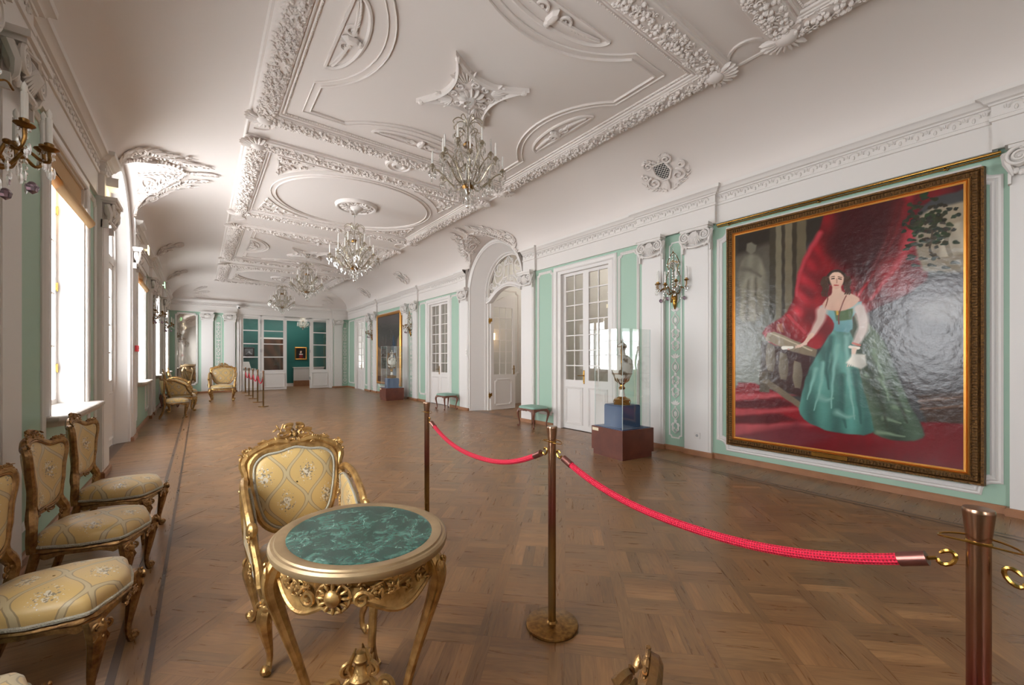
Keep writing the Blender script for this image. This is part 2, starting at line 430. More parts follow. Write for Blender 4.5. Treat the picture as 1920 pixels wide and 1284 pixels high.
# ---------------- floor ----------------
def build_floor(name, x0, x1, y0, y1, cell=.30, nst=4, border=None, parent=None):
    v, f, uv, tone = [], [], [], []
    def plank(cx, cy, l, wd, ang, z, t):
        ca, sa = math.cos(ang), math.sin(ang); b = len(v); l2, w2 = l / 2 - .0004, wd / 2 - .0004; off = R.random() * 50
        for a, c in ((-l2, -w2), (l2, -w2), (l2, w2), (-l2, w2)):
            v.append((cx + a * ca - c * sa, cy + a * sa + c * ca, z)); uv.append((a + off, c + off * .7)); tone.append(t)
        f.append((b, b + 1, b + 2, b + 3))
    def T(lo=.74, hi=1.16, wm=0):
        k = R.uniform(lo, hi); q = R.uniform(-.04, .04)
        if R.random() < .08: k *= 1.25
        return (k * (1 + q), k, k * (1 - q), 1)
    ang = PI / 4; big = int((abs(x1 - x0) + abs(y1 - y0)) / cell) + 4
    cx0, cy0 = (x0 + x1) / 2, (y0 + y1) / 2
    ins = (x0 + .8, x1 - .7) if border else (x0, x1)
    band = .075; per = cell + band
    for i in range(-big, big):
        for j in range(-big, big):
            a, c = i * per, j * per
            px, py = cx0 + a * math.cos(ang) - c * math.sin(ang), cy0 + a * math.sin(ang) + c * math.cos(ang)
            if not (ins[0] - .25 < px < ins[1] + .25 and y0 - .2 < py < y1 + .2): continue
            fl = (i + j) % 2
            for k in range(nst):
                o = (k - (nst - 1) / 2) * cell / nst
                q = (o, 0) if fl else (0, o)
                x = px + q[0] * math.cos(ang) - q[1] * math.sin(ang); y = py + q[0] * math.sin(ang) + q[1] * math.cos(ang)
                plank(x, y, cell, cell / nst, ang + (PI / 2 if fl else 0), 0, T())
            # interlaced band strips round the cell
            ln = (cell + band * 2) if fl else cell
            for (qx, qy, r_) in (((cell + band) / 2, 0, PI / 2), (0, (cell + band) / 2, 0)):
                x = px + qx * math.cos(ang) - qy * math.sin(ang); y = py + qx * math.sin(ang) + qy * math.cos(ang)
                plank(x, y, ln if (r_ == 0) == bool(fl) else cell + (0 if (r_ == 0) == bool(fl) else band * 0), band, ang + r_, 0 - .0003 * fl, T(.78, 1.05))
            x = px + (cell + band) / 2 * (math.cos(ang) - math.sin(ang)); y = py + (cell + band) / 2 * (math.sin(ang) + math.cos(ang))
            plank(x, y, band, band, ang, -.0005, T(.78, 1.0))
    if border:
        for (a, b) in ((x0, x0 + .8), (x1 - .7, x1)):
            yy = y0
            while yy < y1:
                plank((a + b) / 2, yy + .04, b - a, .08, 0, .0012, T(.8, 1.1)); yy += .08
        dk = (.30, .26, .26, 1)
        for x, wd in ((-.32, .035), (-.19, .022), (XR - .78, .022), (XR - .70, .03)):
            yy = y0
            while yy < y1: plank(x, yy + 1, 2, wd, PI / 2, .0018, dk); yy += 2
        for x, wd in ((-.255, .1), (XR - .74, .05)):
            yy = y0
            while yy < y1: plank(x, yy + .5, 1, wd, PI / 2, .0015, T(.9, 1.05)); yy += 1
        for yf in (y1 - .75,):
            yy = x0
            while yy < x1: plank(yy + .5, yf, 1, .03, 0, .002, dk); yy += 1
    b = len(v); v.extend([(x0 - .3, y0 - .3, -.003), (x1 + .5, y0 - .3, -.003), (x1 + .5, y1 + .3, -.003), (x0 - .3, y1 + .3, -.003)])
    uv += [(0, 0)] * 4; tone += [(.35, .32, .3, 1)] * 4; f.append((b, b + 1, b + 2, b + 3))
    me = bpy.data.meshes.new(name); me.from_pydata(v, [], f); me.materials.append(M['parquet'])
    ul = me.uv_layers.new(name='UVMap'); ul.data.foreach_set('uv', [c for fc in f for i in fc for c in uv[i]])
    ca = me.color_attributes.new('tone', 'FLOAT_COLOR', 'POINT'); ca.data.foreach_set('color', [c for t in tone for c in t])
    o = bpy.data.objects.new(name, me); C.objects.link(o); return S(o)
build_floor('floor', XL - .02, XR + .02, YB, YF, border=True)
o = build_floor('floor_side_room', XR + .5, 11.5, 3.0, 17.0); o.location.z = -.001
o = build_floor('floor_green_room', -.5, 7.5, YF + .2, 28.0); o.location.z = -.001

# ---------------- wall layout ----------------
PIL = [(-.22, .2), (2.96, 3.37), (3.73, 4.13), (6.94, 7.38), (9.74, 10.2), (13.1, 13.5), (13.9, 14.35), (17.15, 17.6), (17.95, 18.3)]
BREAKS = [(-.3, .27), (2.92, 4.17), (6.90, 7.38), (9.74, 10.24), (13.06, 14.39), (17.1, 18.36)]
STRIPS = [(3.37, 3.73), (13.5, 13.9), (17.6, 17.95)]
DOORS_R = [(4.79, 6.24), (10.95, 12.4), (18.95, 20.2)]
HW, LR, SPR = 1.15, 1.27, 3.22
AY0, AY1 = ARCH_Y - LR, ARCH_Y + LR
def arch_path(hw, spr=SPR, n=28, v0=0, cy=ARCH_Y):
    return [(cy - hw, v0)] + [(cy - hw * math.cos(PI * i / n), spr + hw * math.sin(PI * i / n)) for i in range(n + 1)] + [(cy + hw, v0)]
def wall(name, P, u0, u1, ops, T=.3, vt=3.42, m='green'):
    mb = MB(); cuts = sorted([(a, b) for a, b, *_ in ops]); x = u0
    def bx(a, b, c, d):
        if b - a < .002 or d - c < .002: return
        p, q = P(a, c, 0), P(b, d, -T); mb.box(*sorted((p[0], q[0])), *sorted((p[1], q[1])), *sorted((p[2], q[2])))
    for a, b, lo, hi in sorted(ops):
        bx(x, a, 0, vt); bx(a, b, 0, lo); bx(a, b, hi, vt); x = b
    bx(x, u1, 0, vt)
    return S(mb.build(name, M[m], smooth=None))
opR = [(a, b, 0, 3.26) for a, b in DOORS_R] + [(AY0, AY1, 0, 3.42)]
opL = [(a, b, .95, 3.3) for a, b in WINDOWS] + [(AY0, AY1, 0, 3.42)]
wR = wall('wall_right', PR, YB, YF + .3, opR, T=.22)
wL = wall('wall_left', PL, YB, YF + .3, opL, T=.3)
FAR_OP = (1.36, 5.16, 0, 3.46)
wF = wall('wall_far', PF, XL - .3, XR + .3, [FAR_OP], T=.3, vt=3.5)
wB = S(MB().box(XL - .3, XR + .3, YB - .2, YB, 0, 4.8).build('wall_back', M['plaster'], smooth=None))

def pilaster_set(P, side, par, pils):
    for a, b in pils:
        mb = MB(); p, q = P(a, .05, .06), P(b, 3.42, 0)
        def bx(u0, u1, v0, v1, h):
            p, q = P(u0, v0, 0), P(u1, v1, h); mb.box(*sorted((p[0], q[0])), *sorted((p[1], q[1])), *sorted((p[2], q[2])))
        bx(a, b, .05, 3.42, .06); bx(a + .035, b - .035, .1, 3.4, .068)
        S(mb.build('pilaster', M['paint'], par, smooth=None))
pilaster_set(PR, 'right', wR, PIL); pilaster_set(PL, 'left', wL, PIL)
FPIL = [(.04, .44), (.82, 1.22), (5.29, 5.67)]
pilaster_set(PF, 'far', wF, FPIL)

# capital in the hung-thing frame (x across, -y out of the wall, z up from the capital's top)
def capital_mesh():
    mb = MB(); W = .235
    mb.box(-W, W, -.15, -.0, -.045, 0); mb.box(-W + .02, W - .02, -.13, 0, -.075, -.045)
    for s in (-1, 1):
        sp = [(s * x, -.11 - .0 * i, z) for i, (x, z) in enumerate(spiral(.15, -.155, .085, .012, PI * .5, 2.0, 40, -1))]
        mb.tube(sp, [.017 - .009 * i / 39 for i in range(40)], 6)
        mb.ell((s * .15, -.06, -.155), (.085, .045, .085)); mb.ell((s * .15, -.11, -.155), (.016, .015, .016))
        mb.tube([(s * .235, -.06, -.1), (s * .225, -.09, -.2), (s * .2, -.08, -.27), (s * .19, -.06, -.31)], [.03, .028, .02, .008], 6)
        for k in range(3): mb.ell((s * (.2 - .03 * k), -.075, -.255 - .02 * k), (.022, .02, .03))
    for k in range(-4, 5):
        a = k * .17; mb.tube([(math.sin(a) * .03, -.10, -.09), (math.sin(a) * .10, -.13, -.09 - math.cos(a) * .09), (math.sin(a) * .16, -.09, -.09 - math.cos(a) * .19)], [.012, .02, .006], 5)
    mb.tube([(-.15, -.1, -.08), (0, -.13, -.065), (.15, -.1, -.08)], .016, 6)
    mb.tube([(-.18, -.07, -.27), (-.08, -.09, -.305), (0, -.095, -.315), (.08, -.09, -.305), (.18, -.07, -.27)], [.01, .017, .02, .017, .01], 6)
    for s in (-1, 1): mb.box(min(s * .2, s * .22), max(s * .2, s * .22), -.066, 0, -.38, -.28)
    me = mb.build('capital', M['plaster']); return me
cap0 = capital_mesh(); first = True
def put(o0, name, side, par, u, v, h, first):
    o = o0 if first else o0.copy()
    if not first: C.objects.link(o)
    o.location = on_wall(side, u, v, h); o.rotation_euler = (0, 0, WALL_RZ[side]); o.parent = par; S(o); return o
for side, par, L_ in (('right', wR, PIL), ('left', wL, PIL), ('far', wF, FPIL)):
    for a, b in L_:
        put(cap0, 'capital', side, par, (a + b) / 2, 3.42, .045, first); first = False

# ---------------- entablature ----------------
ENT = [(.0, 3.40), (.035, 3.40), (.035, 3.655), (.05, 3.66), (.055, 3.69), (.04, 3.70), (.04, 3.80), (.055, 3.805), (.06, 3.82), (.085, 3.83), (.105, 3.86), (.135, 3.875), (.14, 3.92), (.0, 3.925)]
def brk_path(u0, u1, brks):
    p = [(u0, 0)]
    for a, b in sorted(brks):
        if b <= u0 or a >= u1: continue
        a2, b2 = max(a, u0), min(b, u1)
        if a2 > u0: p += [(a2, 0), (a2 + .001, .055)]
        else: p[-1] = (u0, .055)
        p += [(b2, .055)] + ([(b2 + .001, 0)] if b2 < u1 else [])
    if p[-1][0] < u1: p.append((u1, 0))
    return p
def plan_R(u, v, h): return (XR - v, u, h)
def plan_L(u, v, h): return (XL + v, u, h)
def plan_F(u, v, h): return (u, YF - v, h)
def entab(plan, par, segs, brks):
    mb = MB()
    for a, b in segs: mb.sweep(plan, brk_path(a, b, brks), ENT)
    S(mb.build('cornice', M['plaster'], par, smooth=30))
    mb = MB()       # the little acanthus band
    for a, b in segs:
        u = a + .07
        while u < b:
            d = .055 if any(x0 < u < x1 for x0, x1 in brks) else 0
            big = 2 if u < 12 else 1
            mb.tube([plan(u + .045 * math.sin(t), d + .047, 3.755 + .036 * math.cos(t)) for t in (-1.9, -1.2, -.4, .4, 1.2, 1.9)], .0075, 4)
            if big == 2:
                mb.ell(plan(u, d + .045, 3.735), (.012, .012, .026)); mb.ell(plan(u + .065, d + .045, 3.77), (.01, .01, .022), n=5, m=3)
            u += .13
    S(mb.build('cornice_leaf_band', M['plaster'], par))
entab(plan_R, wR, [(YB, AY0), (AY1, YF)], BREAKS); entab(plan_L, wL, [(YB, AY0), (AY1, YF)], BREAKS)
entab(plan_F, wF, [(XL, XR)], [(.0, 1.27), (5.22, 5.8)])

# ---------------- skirting ----------------
BASE = [(.0, .0), (.03, .0), (.03, .06), (.02, .075), (0, .075)]
def skirting(name, plan, par, segs, brks, dz=0):
    mb = MB()
    for a, b in segs: mb.sweep(plan, brk_path(a, b, brks), BASE)
    S(mb.build(name, M['base'], None, smooth=30))
brkP = [(a - .0, b + .0) for a, b in PIL]
def cutsegs(lo, hi, holes):
    out = []; x = lo
    for a, b in sorted(holes): out.append((x, a)); x = b
    return out + [(x, hi)]
skirting('baseboard_right', plan_R, wR, cutsegs(YB, YF, [(a - .1, b + .1) for a, b in DOORS_R] + [(AY0 + .1, AY1 - .1)]), brkP)
skirting('baseboard_left', plan_L, wL, cutsegs(YB, YF, [(AY0 + .1, AY1 - .1)]), brkP)
skirting('baseboard_far', plan_F, wF, [(XL, 1.3), (5.2, XR)], FPIL)

# ---------------- wall panel mouldings ----------------
MOLD = [(-.028, 0), (-.028, .012), (-.018, .022), (-.008, .014), (0, .026), (.01, .014), (.02, .018), (.028, .01), (.028, 0)]
def notch(u0, u1, v0, v1, r, top=True, bot=True):
    def corner(cx, cy, sx, sy):
        pts = [(cx + sx * r, cy)] + [(cx + sx * r * (1 - math.sin(t)) * 1, cy + sy * (r * (1 - math.cos(t)))) for t in []]
        return pts
    p = []
    def arc(cx, cy, a0, a1):    # concave notch
        return [(cx + r * math.cos(a0 + (a1 - a0) * k / 5), cy + r * math.sin(a0 + (a1 - a0) * k / 5)) for k in range(6)]
    c = r * .35
    p += [(u0 + r + c, v0)] + [(u1 - r - c, v0), (u1 - r - c, v0)][:1]
    p += arc(u1, v0, PI, PI / 2)[0:]
    p += arc(u1, v1, -PI / 2, -PI)
    p += arc(u0, v1, 0, -PI / 2)
    p += arc(u0, v0, PI / 2, 0)
    return p[2:] if True else p
def panel(P, par, u0, u1, v0, v1, r=.055, m='paint', wd=1.0, name='panel_moulding'):
    mb = MB(); pr = [(o * wd, h) for o, h in MOLD]
    mb.sweep(P, notch(u0, u1, v0, v1, r), pr, closed=True); return S(mb.build(name, M[m], par, smooth=30))
for u0, u1 in ((4.22, 4.66), (6.35, 6.86), (10.28, 10.82), (12.5, 13.0), (18.4, 18.82), (20.35, 21.3)):
    panel(PR, wR, u0 + .02, u1 - .02, .26, 3.31)
panel(PR, wR, .28, 2.86, .18, 3.27, r=.13, wd=1.5)
panel(PR, wR, 14.45, 17.05, .3, 3.27, r=.1)
for (a, b), gap in zip(WINDOWS[2:], ((4.2, 6.86), (10.28, 13.02), (14.45, 17.05), (18.42, 21.35))):
    panel(PL, wL, gap[0] + .04, a - .14, .26, 3.31); panel(PL, wL, b + .14, gap[1], .26, 3.31)
panel(PL, wL, .3, .72, .26, 3.31); panel(PL, wL, 2.44, 2.9, .26, 3.31)

# ornament strips between the paired pilasters (white arabesque on green)
def strip_mesh():
    mb = MB(); W = .1
    mb.sweep(PS, notch(-W, W, .2, 3.28, .04), [(-.01, 0), (-.01, .01), (.01, .01), (.01, 0)], closed=True)
    z = .34; k = 0
    def mot(z, s):
        for sx in (-1, 1):
            sp = [PS(sx * (.008 + x), zz, .008) for x, zz in spiral(.028, z, .028, .006, PI, 1.1, 14, sx * s * (1 if sx > 0 else 1))]
            mb.tube(sp, .009, 4)
            mb.tube([PS(0, z - .07, .008), PS(sx * .05, z - .02, .01), PS(sx * .045, z + .06, .008), PS(sx * .01, z + .1, .008)], [.007, .013, .015, .005], 4)
            mb.blob_on(PS, sx * .05, z + .07, .006, sx * -.9, .036, .018, .008)
        mb.blob_on(PS, 0, z + .12, .006, PI / 2, .035, .028, .01)
    while z < 3.1:
        q = k % 4
        if q == 0: mot(z, 1)
        elif q == 1:
            for sx in (-1, 1): mb.tube([PS(sx * a, z + b, .008) for a, b in ((0, -.04), (.05, .02), (.055, .08), (.0, .15))], .010, 4)
            mb.blob_on(PS, 0, z + .05, .006, PI / 2, .05, .032, .012)
        elif q == 2:
            for j in range(-2, 3): mb.blob_on(PS, j * .022, z + .05 - abs(j) * .012, .006, PI / 2 - j * .45, .042, .016, .008)
            mb.blob_on(PS, 0, z - .02, .006, 0, .018, .018, .01)
        else:
            mot(z, -1)
        z += .185; k += 1
    return mb.build('arabesque_relief', M['paint'])
st0 = strip_mesh(); first = True
for side, par, L_ in (('right', wR, STRIPS), ('left', wL, STRIPS), ('far', wF, [(.44, .82), (5.67, 5.96)])):
    for a, b in L_: put(st0, 's', side, par, (a + b) / 2, 0, 0, first); first = False

# ---------------- arches ----------------
ARCHM = [(-.0, 0), (-.0, .03), (.02, .045), (.05, .03), (.07, .05), (.1, .05), (.115, .02), (.12, 0)]
def arch(P, par, deep, hw2, name):
    n = 28; out = arch_path(LR); inn = arch_path(HW); mb = MB()
    mb.grid([[P(*p, 0) for p in out], [P(*p, 0) for p in inn]])
    # splayed reveal
    spl = arch_path(hw2, SPR)
    mb.grid([[P(*p, 0) for p in inn], [P(*p, -deep) for p in spl]])
    mb.grid([[P(*p, -deep) for p in spl], [P(*p, -deep) for p in arch_path(hw2 - .04, SPR)], [P(*p, -deep - .12) for p in arch_path(hw2 - .04, SPR)]])
    # outer shell so no sky leaks in
    mb.grid([[P(*p, -.02) for p in out], [P(*p, -deep - .15) for p in out], [P(*p, -deep - .15) for p in arch_path(hw2 - .04, SPR)]])
    S(mb.build(name, M['paint'], par, smooth=40))
    mb = MB(); mb.sweep(P, inn[::-1], [(-o, h) for o, h in ARCHM][::1])
    S(mb.build('arch_moulding', M['paint'], par, smooth=30))
    mb = MB(); mb.sweep(lambda u, v, h: P(u, v, h - deep), arch_path(hw2, SPR)[::-1], [(0.0, 0), (0, .03), (.03, .035), (.04, .0)])
    mb.sweep(lambda u, v, h: P(u, v, h - deep), arch_path(hw2 + .0, SPR)[::-1], [(.04, 0), (.04, .012), (-.04, .012), (-.04, 0)])
    S(mb.build('arch_moulding', M['paint'], par, smooth=30))
arch(PR, wR, .40, 1.0, 'arch_reveal'); arch(PL, wL, .17, 1.03, 'arch_reveal')

# ---------------- coves, lunettes and flat ceiling ----------------
CXR, AR, CXL, AL, CYF, AF, CZ0, CB = 4.58, 1.30, .48, 1.39, 20.12, 1.29, 3.92, .66
def lun(y):
    d = abs(y - ARCH_Y); return SPR + math.sqrt(LR * LR - d * d) if d < LR else 0
def cove(side, y, th, h=0):
    c, s_ = math.cos(th), math.sin(th)
    if side == 'right': return (CXR + AR * c - h * c, y, CZ0 + CB * s_ - h * s_)
    if side == 'left': return (CXL - AL * c + h * c, y, CZ0 + CB * s_ - h * s_)
    return (y, CYF + AF * c - h * c, CZ0 + CB * s_ - h * s_)
def cove_mesh(side):
    nth = 26; mb = MB(); rows = []
    ys = [YB + (AY0 - .02 - YB) * i / 24 for i in range(25)] + [AY0 + (2 * LR) * i / 72 for i in range(73)] + [AY1 + .02 + (YF - AY1) * i / 30 for i in range(1, 31)]
    for y in ys:
        r = []
        for k in range(nth + 1):
            th = PI / 2 * k / nth; p = cove(side, min(y, CYF + AF * math.cos(th)), th); r.append((p[0], p[1], max(p[2], lun(y))))
        rows.append(r)
    mb.grid(rows)
    # vertical piece between wall face and cove foot inside the lunette
    P = PR if side == 'right' else PL
    q = [AY0 + 2 * LR * i / 72 for i in range(73)]
    x0 = cove(side, 0, 0)[0]; xw = XR if side == 'right' else XL
    mb.grid([[(x0, y, lun(y)) for y in q], [(xw, y, lun(y)) for y in q]])
    for ye in (AY0, AY1): mb.add([(x0, ye, 3.2), (xw, ye, 3.2), (xw, ye, 3.95), (x0, ye, 3.95)], [(0, 1, 2, 3)])
    return mb
S(cove_mesh('right').build('ceiling_cove_right', M['ceil'], smooth=50)); S(cove_mesh('left').build('ceiling_cove_left', M['ceil'], smooth=50))
mb = MB(); rows = []
for k in range(27):
    th = PI / 2 * k / 26; a, b = cove('left', 0, th)[0], cove('right', 0, th)[0]
    rows.append([cove('far', a + (b - a) * i / 20, th) for i in range(21)])
S(mb.grid(rows).build('ceiling_cove_far', M['ceil'], smooth=50))
ceil = S(MB().box(CXL, CXR, YB - .1, CYF, ZC, ZC + .05).build('ceiling', M['ceil'], smooth=None))
mb = MB().box(XL - .5, XR + .6, YB - .3, YF + .3, 4.66, 4.8)            # unseen slab and wall boxes added to keep sky light from leaking in
for a, b in ((YB - .2, AY0), (AY1, YF + .3)):
    mb.box(XL - .3, XL - .2, a, b, 3.4, 4.7); mb.box(XR + .12, XR + .22, a, b, 3.4, 4.7)
mb.box(XL - .3, XR + .3, YF + .2, YF + .3, 3.5, 4.7)
for a, b, z in ((AY0, AY1, 4.5),): mb.box(XL - .3, XL - .2, a, b, z, 4.7); mb.box(XR + .12, XR + .22, a, b, z, 4.7)
S(mb.build('ceiling_leak_blocker', M['plaster'], smooth=None))

# ---------------- ceiling plasterwork ----------------
# thin edge line round the flat field
mb = MB()
mb.sweep(PC, [(CXL + .02, YB), (CXL + .02, CYF - .02), (CXR - .02, CYF - .02), (CXR - .02, YB)], [(-.018, 0), (-.018, .015), (0, .022), (.018, .012), (.018, 0)])
S(mb.build('ceiling_edge_bead', M['ceil'], ceil, smooth=30))
PANELS = [(-1.9, 1.3, 'star'), (2.38, 5.87, 'star'), (7.07, 10.1, 'oval'), (11.62, 15.1, 'star'), (16.55, 19.55, 'oval')]
X0, X1 = .86, 4.24
def garland(x0, x1, y0, y1, dens, wdt=.21, hh=.075):
    mb = MB()
    L_ = [((x0, y0), (x1, y0)), ((x1, y0), (x1, y1)), ((x1, y1), (x0, y1)), ((x0, y1), (x0, y0))]
    mb.sweep(PC, [(x0, y0), (x1, y0), (x1, y1), (x0, y1)], [(-wdt * .55, .05), (-wdt * .4, .06), (-wdt * .15, hh - .005), (wdt * .15, hh - .005), (wdt * .4, .06), (wdt * .55, .05)], closed=True)
    for a, b in L_:
        a, b = Vector(a), Vector(b); d = (b - a); ln = d.length; d.normalize(); nn = Vector((-d.y, d.x)); an = math.atan2(d.y, d.x)
        for i in range(int(ln * dens)):
            t = R.random() * ln; o = R.uniform(-.52, .52) * wdt
            o = max(-wdt * .5, min(wdt * .5, o)); hgt = .012 + hh * (1 - .75 * (o / (wdt * .62)) ** 2)
            p = a + d * t + nn * o; kind = R.random(); s = R.uniform(.95, 1.45) * (100 / dens) ** .4
            if kind < .45: mb.blob_on(PC, p.x, p.y, hgt, 0, .023 * s, .023 * s, .024 * s)
            elif kind < .85: mb.blob_on(PC, p.x, p.y, hgt * .9, an + R.choice((-1, 1)) * R.uniform(.3, 1.1), .04 * s, .014 * s, .012 * s)
            else: mb.tube([PC(p.x + .02 * s * math.cos(k), p.y + .02 * s * math.sin(k), hgt + .006) for k in (0, 1, 2, 3, 4, 5)], .007 * s, 4)
    for cx, cy in ((x0, y0), (x1, y0), (x1, y1), (x0, y1)):      # shells at the corners, fanned towards the outside
        aa = math.atan2(cy - (y0 + y1) / 2, (cx - (x0 + x1) / 2) * 1.1)
        mb.blob_on(PC, cx, cy, .07, 0, .1, .1, .06, 10, 6)
        for k in range(-4, 5):
            t = aa + k * .3; mb.blob_on(PC, cx + .13 * math.cos(t), cy + .13 * math.sin(t), .07, t, .1, .022, .03)
    return mb
def lens(mb, cx, cy, L_, W_, ang):
    """segment-shaped relief: straight side towards the border, bow towards the centre"""
    ca, sa = math.cos(ang), math.sin(ang)
    P = lambda u, v, h: PC(cx + u * ca - v * sa, cy + u * sa + v * ca, h)
    bow = [(L_ * math.cos(t), W_ * math.sin(t)) for t in [PI * i / 20 for i in range(21)]]
    mb.sweep(P, [(-L_, 0), (L_, 0)], [(-.012, 0), (-.012, .02), (.012, .02), (.012, 0)])
    mb.sweep(P, bow, [(-.02, 0), (-.02, .02), (.0, .028), (.02, .012), (.02, 0)])
    for s in (-1, 1):
        sp = spiral(s * L_ * .2, W_ * .42, W_ * .3, .01, 0 if s > 0 else PI, 1.2, 20, -s)
        mb.tube([P(x, y, .015) for x, y in sp], .014, 5)
        for k in range(9):
            u = s * L_ * (.35 + .06 * k); v = W_ * .5 * max(.0, 1 - (u / L_) ** 2) ** .5
            mb.blob_on(P, u, v, .012, s * (.5 - .1 * k), .045, .014, .02)
        mb.tube([P(s * L_ * t, W_ * .45 * (1 - t * t) + .01, .015) for t in (.1, .3, .5, .7, .85)], [.015, .02, .016, .012, .006], 5)
    mb.blob_on(P, 0, W_ * .5, .02, PI / 2, W_ * .42, .05, .045); mb.blob_on(P, 0, W_ * .82, .03, 0, .035, .035, .03)
LINE = [(-.006, 0), (-.006, .01), (.0, .016), (.006, .01), (.006, 0)]
for pi_, (y0, y1, kind) in enumerate(PANELS):
    mb = MB()
    rect = [(X0, y0), (X1, y0), (X1, y1), (X0, y1)]
    # stepped border running outwards from the inner bead
    mb.sweep(PC, rect, [(.0, 0), (.0, .014), (-.012, .02), (-.02, .012), (-.035, .012), (-.04, .03), (-.055, .036), (-.07, .026), (-.075, .045), (-.09, .05), (-.095, .06), (-.31, .06), (-.33, .05), (-.34, .03), (-.36, .03), (-.365, 0)], closed=True)
    S(mb.build('panel_border', M['ceil'], ceil, smooth=30))
    dens = 190 if pi_ < 2 else (140 if pi_ == 2 else 70)
    S(garland(X0 - .2, X1 + .2, y0 - .2, y1 + .2, dens).build('fruit_garland', M['ceil'], ceil))
    if pi_ < 3:         # row of tiny beads
        mb = MB()
        for (a, b) in zip(rect, rect[1:] + rect[:1]):
            a, b = Vector(a), Vector(b); n_ = int((b - a).length / .03)
            for k in range(n_):
                p = a.lerp(b, k / n_); p += (Vector(((X0 + X1) / 2, (y0 + y1) / 2)) - p).normalized() * -.006
                mb.blob_on(PC, p.x, p.y, .018, 0, .009, .009, .01, 4, 3)
        S(mb.build('bead_row', M['ceil'], ceil))
    mb = MB(); cy = (y0 + y1) / 2 if pi_ != 1 else 4.12; cx = (X0 + X1) / 2; a = (X1 - X0) / 2; b = (y1 - y0) / 2
    if kind == 'star':
        i = .17
        path = []
        def bow(cx_, cy_, rr, t0, t1, n=14): return [(cx_ + rr * math.cos(t0 + (t1 - t0) * k / n), cy_ + rr * math.sin(t0 + (t1 - t0) * k / n)) for k in range(n + 1)]
        gx, gy = 1.0, .9; dx, dy = .44, .42     # half chord and rise of the inward bows
        def seg(p0, p1, rise):   # circular bow from p0 to p1 bulging left of travel
            p0, p1 = Vector(p0), Vector(p1); d = p1 - p0; c = d.length / 2; r_ = (c * c + rise * rise) / (2 * rise); nn = Vector((-d.y, d.x)).normalized(); ctr = (p0 + p1) / 2 + nn * (rise - r_)
            t0 = math.atan2(p0.y - ctr.y, p0.x - ctr.x); t1 = math.atan2(p1.y - ctr.y, p1.x - ctr.x)
            while t1 > t0: t1 -= 2 * PI
            return [(ctr.x + r_ * math.cos(t0 + (t1 - t0) * k / 16), ctr.y + r_ * math.sin(t0 + (t1 - t0) * k / 16)) for k in range(17)]
        x0, x1, yy0, yy1 = X0 + i, X1 - i, y0 + i, y1 - i
        path = [(x0, yy0)] + seg((cx - gx, yy0), (cx + gx, yy0), dy) + [(x1, yy0)] + seg((x1, cy - gy), (x1, cy + gy), dx) + [(x1, yy1)] + seg((cx + gx, yy1), (cx - gx, yy1), dy) + [(x0, yy1)] + seg((x0, cy + gy), (x0, cy - gy), dx)
        mb.sweep(PC, path, LINE, closed=True); mb.sweep(PC, path, [(o + .075, h * 1.6) for o, h in LINE], closed=True)
        S(mb.build('cartouche_line', M['ceil'], ceil, smooth=30)); mb = MB()
        lens(mb, cx, yy0 + .06, .66, .24, 0); lens(mb, cx, yy1 - .06, .66, .24, PI); lens(mb, x0 + .03, cy, .56, .24, -PI / 2); lens(mb, x1 - .03, cy, .56, .24, PI / 2)
        S(mb.build('lens_relief', M['ceil'], ceil)); mb = MB()
        # four pointed star with concave sides
        T_ = .60; pts = []
        for k in range(4):
            p0 = Vector((math.cos(PI / 4 + k * PI / 2), math.sin(PI / 4 + k * PI / 2))) * T_; p1 = Vector((math.cos(PI / 4 + (k + 1) * PI / 2), math.sin(PI / 4 + (k + 1) * PI / 2))) * T_
            mid = (p0 + p1) / 2; inn = -mid.normalized()
            for t in range(12):
                u = t / 12; pts.append(p0.lerp(p1, u) + inn * .16 * (1 - (2 * u - 1) ** 2))
        pts = [(cx + p.x, cy + p.y) for p in pts]
        mb.prism(PC, pts, 0, .03); mb.sweep(PC, pts, [(-.03, .0), (-.03, .05), (-.005, .065), (.012, .04), (.012, 0)], closed=True)
        for k in range(4):
            t = PI / 4 + k * PI / 2; ct, st_ = math.cos(t), math.sin(t)
            mb.blob_on(PC, cx + .62 * ct, cy + .62 * st_, .05, t, .04, .028, .035)
            for j in range(-3, 4): mb.blob_on(PC, cx + .33 * math.cos(t + j * .09), cy + .33 * math.sin(t + j * .09), .035, t + j * .22, .1, .012, .022)
            for s in (-1, 1):
                ox, oy = cx + .21 * math.cos(t + s * .42), cy + .21 * math.sin(t + s * .42)
                mb.tube([PC(x, y, .04) for x, y in spiral(ox, oy, .06, .01, t, 1.4, 18, s)], .012, 5)
                for j in range(3): mb.blob_on(PC, cx + (.3 + .05 * j) * math.cos(t + s * (.33 - .07 * j)), cy + (.3 + .05 * j) * math.sin(t + s * (.33 - .07 * j)), .035, t + s * .5, .03, .011, .018)
        for k in range(12):
            t = k * PI / 6; mb.blob_on(PC, cx + .1 * math.cos(t), cy + .1 * math.sin(t), .06, t, .07, .022, .04)
        mb.lathe([(.0, -.16), (.02, -.155), (.035, -.12), (.06, -.09), (.1, -.05), (.13, 0)], 20, (cx, cy, ZC))
    else:
        el = lambda q: [(cx + (a - .17 - q) * math.cos(t), cy + (b - .13 - q) * math.sin(t)) for t in [2 * PI * k / 64 for k in range(64)]]
        mb.sweep(PC, el(0), LINE, closed=True); mb.sweep(PC, el(.08), [(o, h * 1.5) for o, h in LINE], closed=True)
        S(mb.build('oval_line', M['ceil'], ceil, smooth=30)); mb = MB()
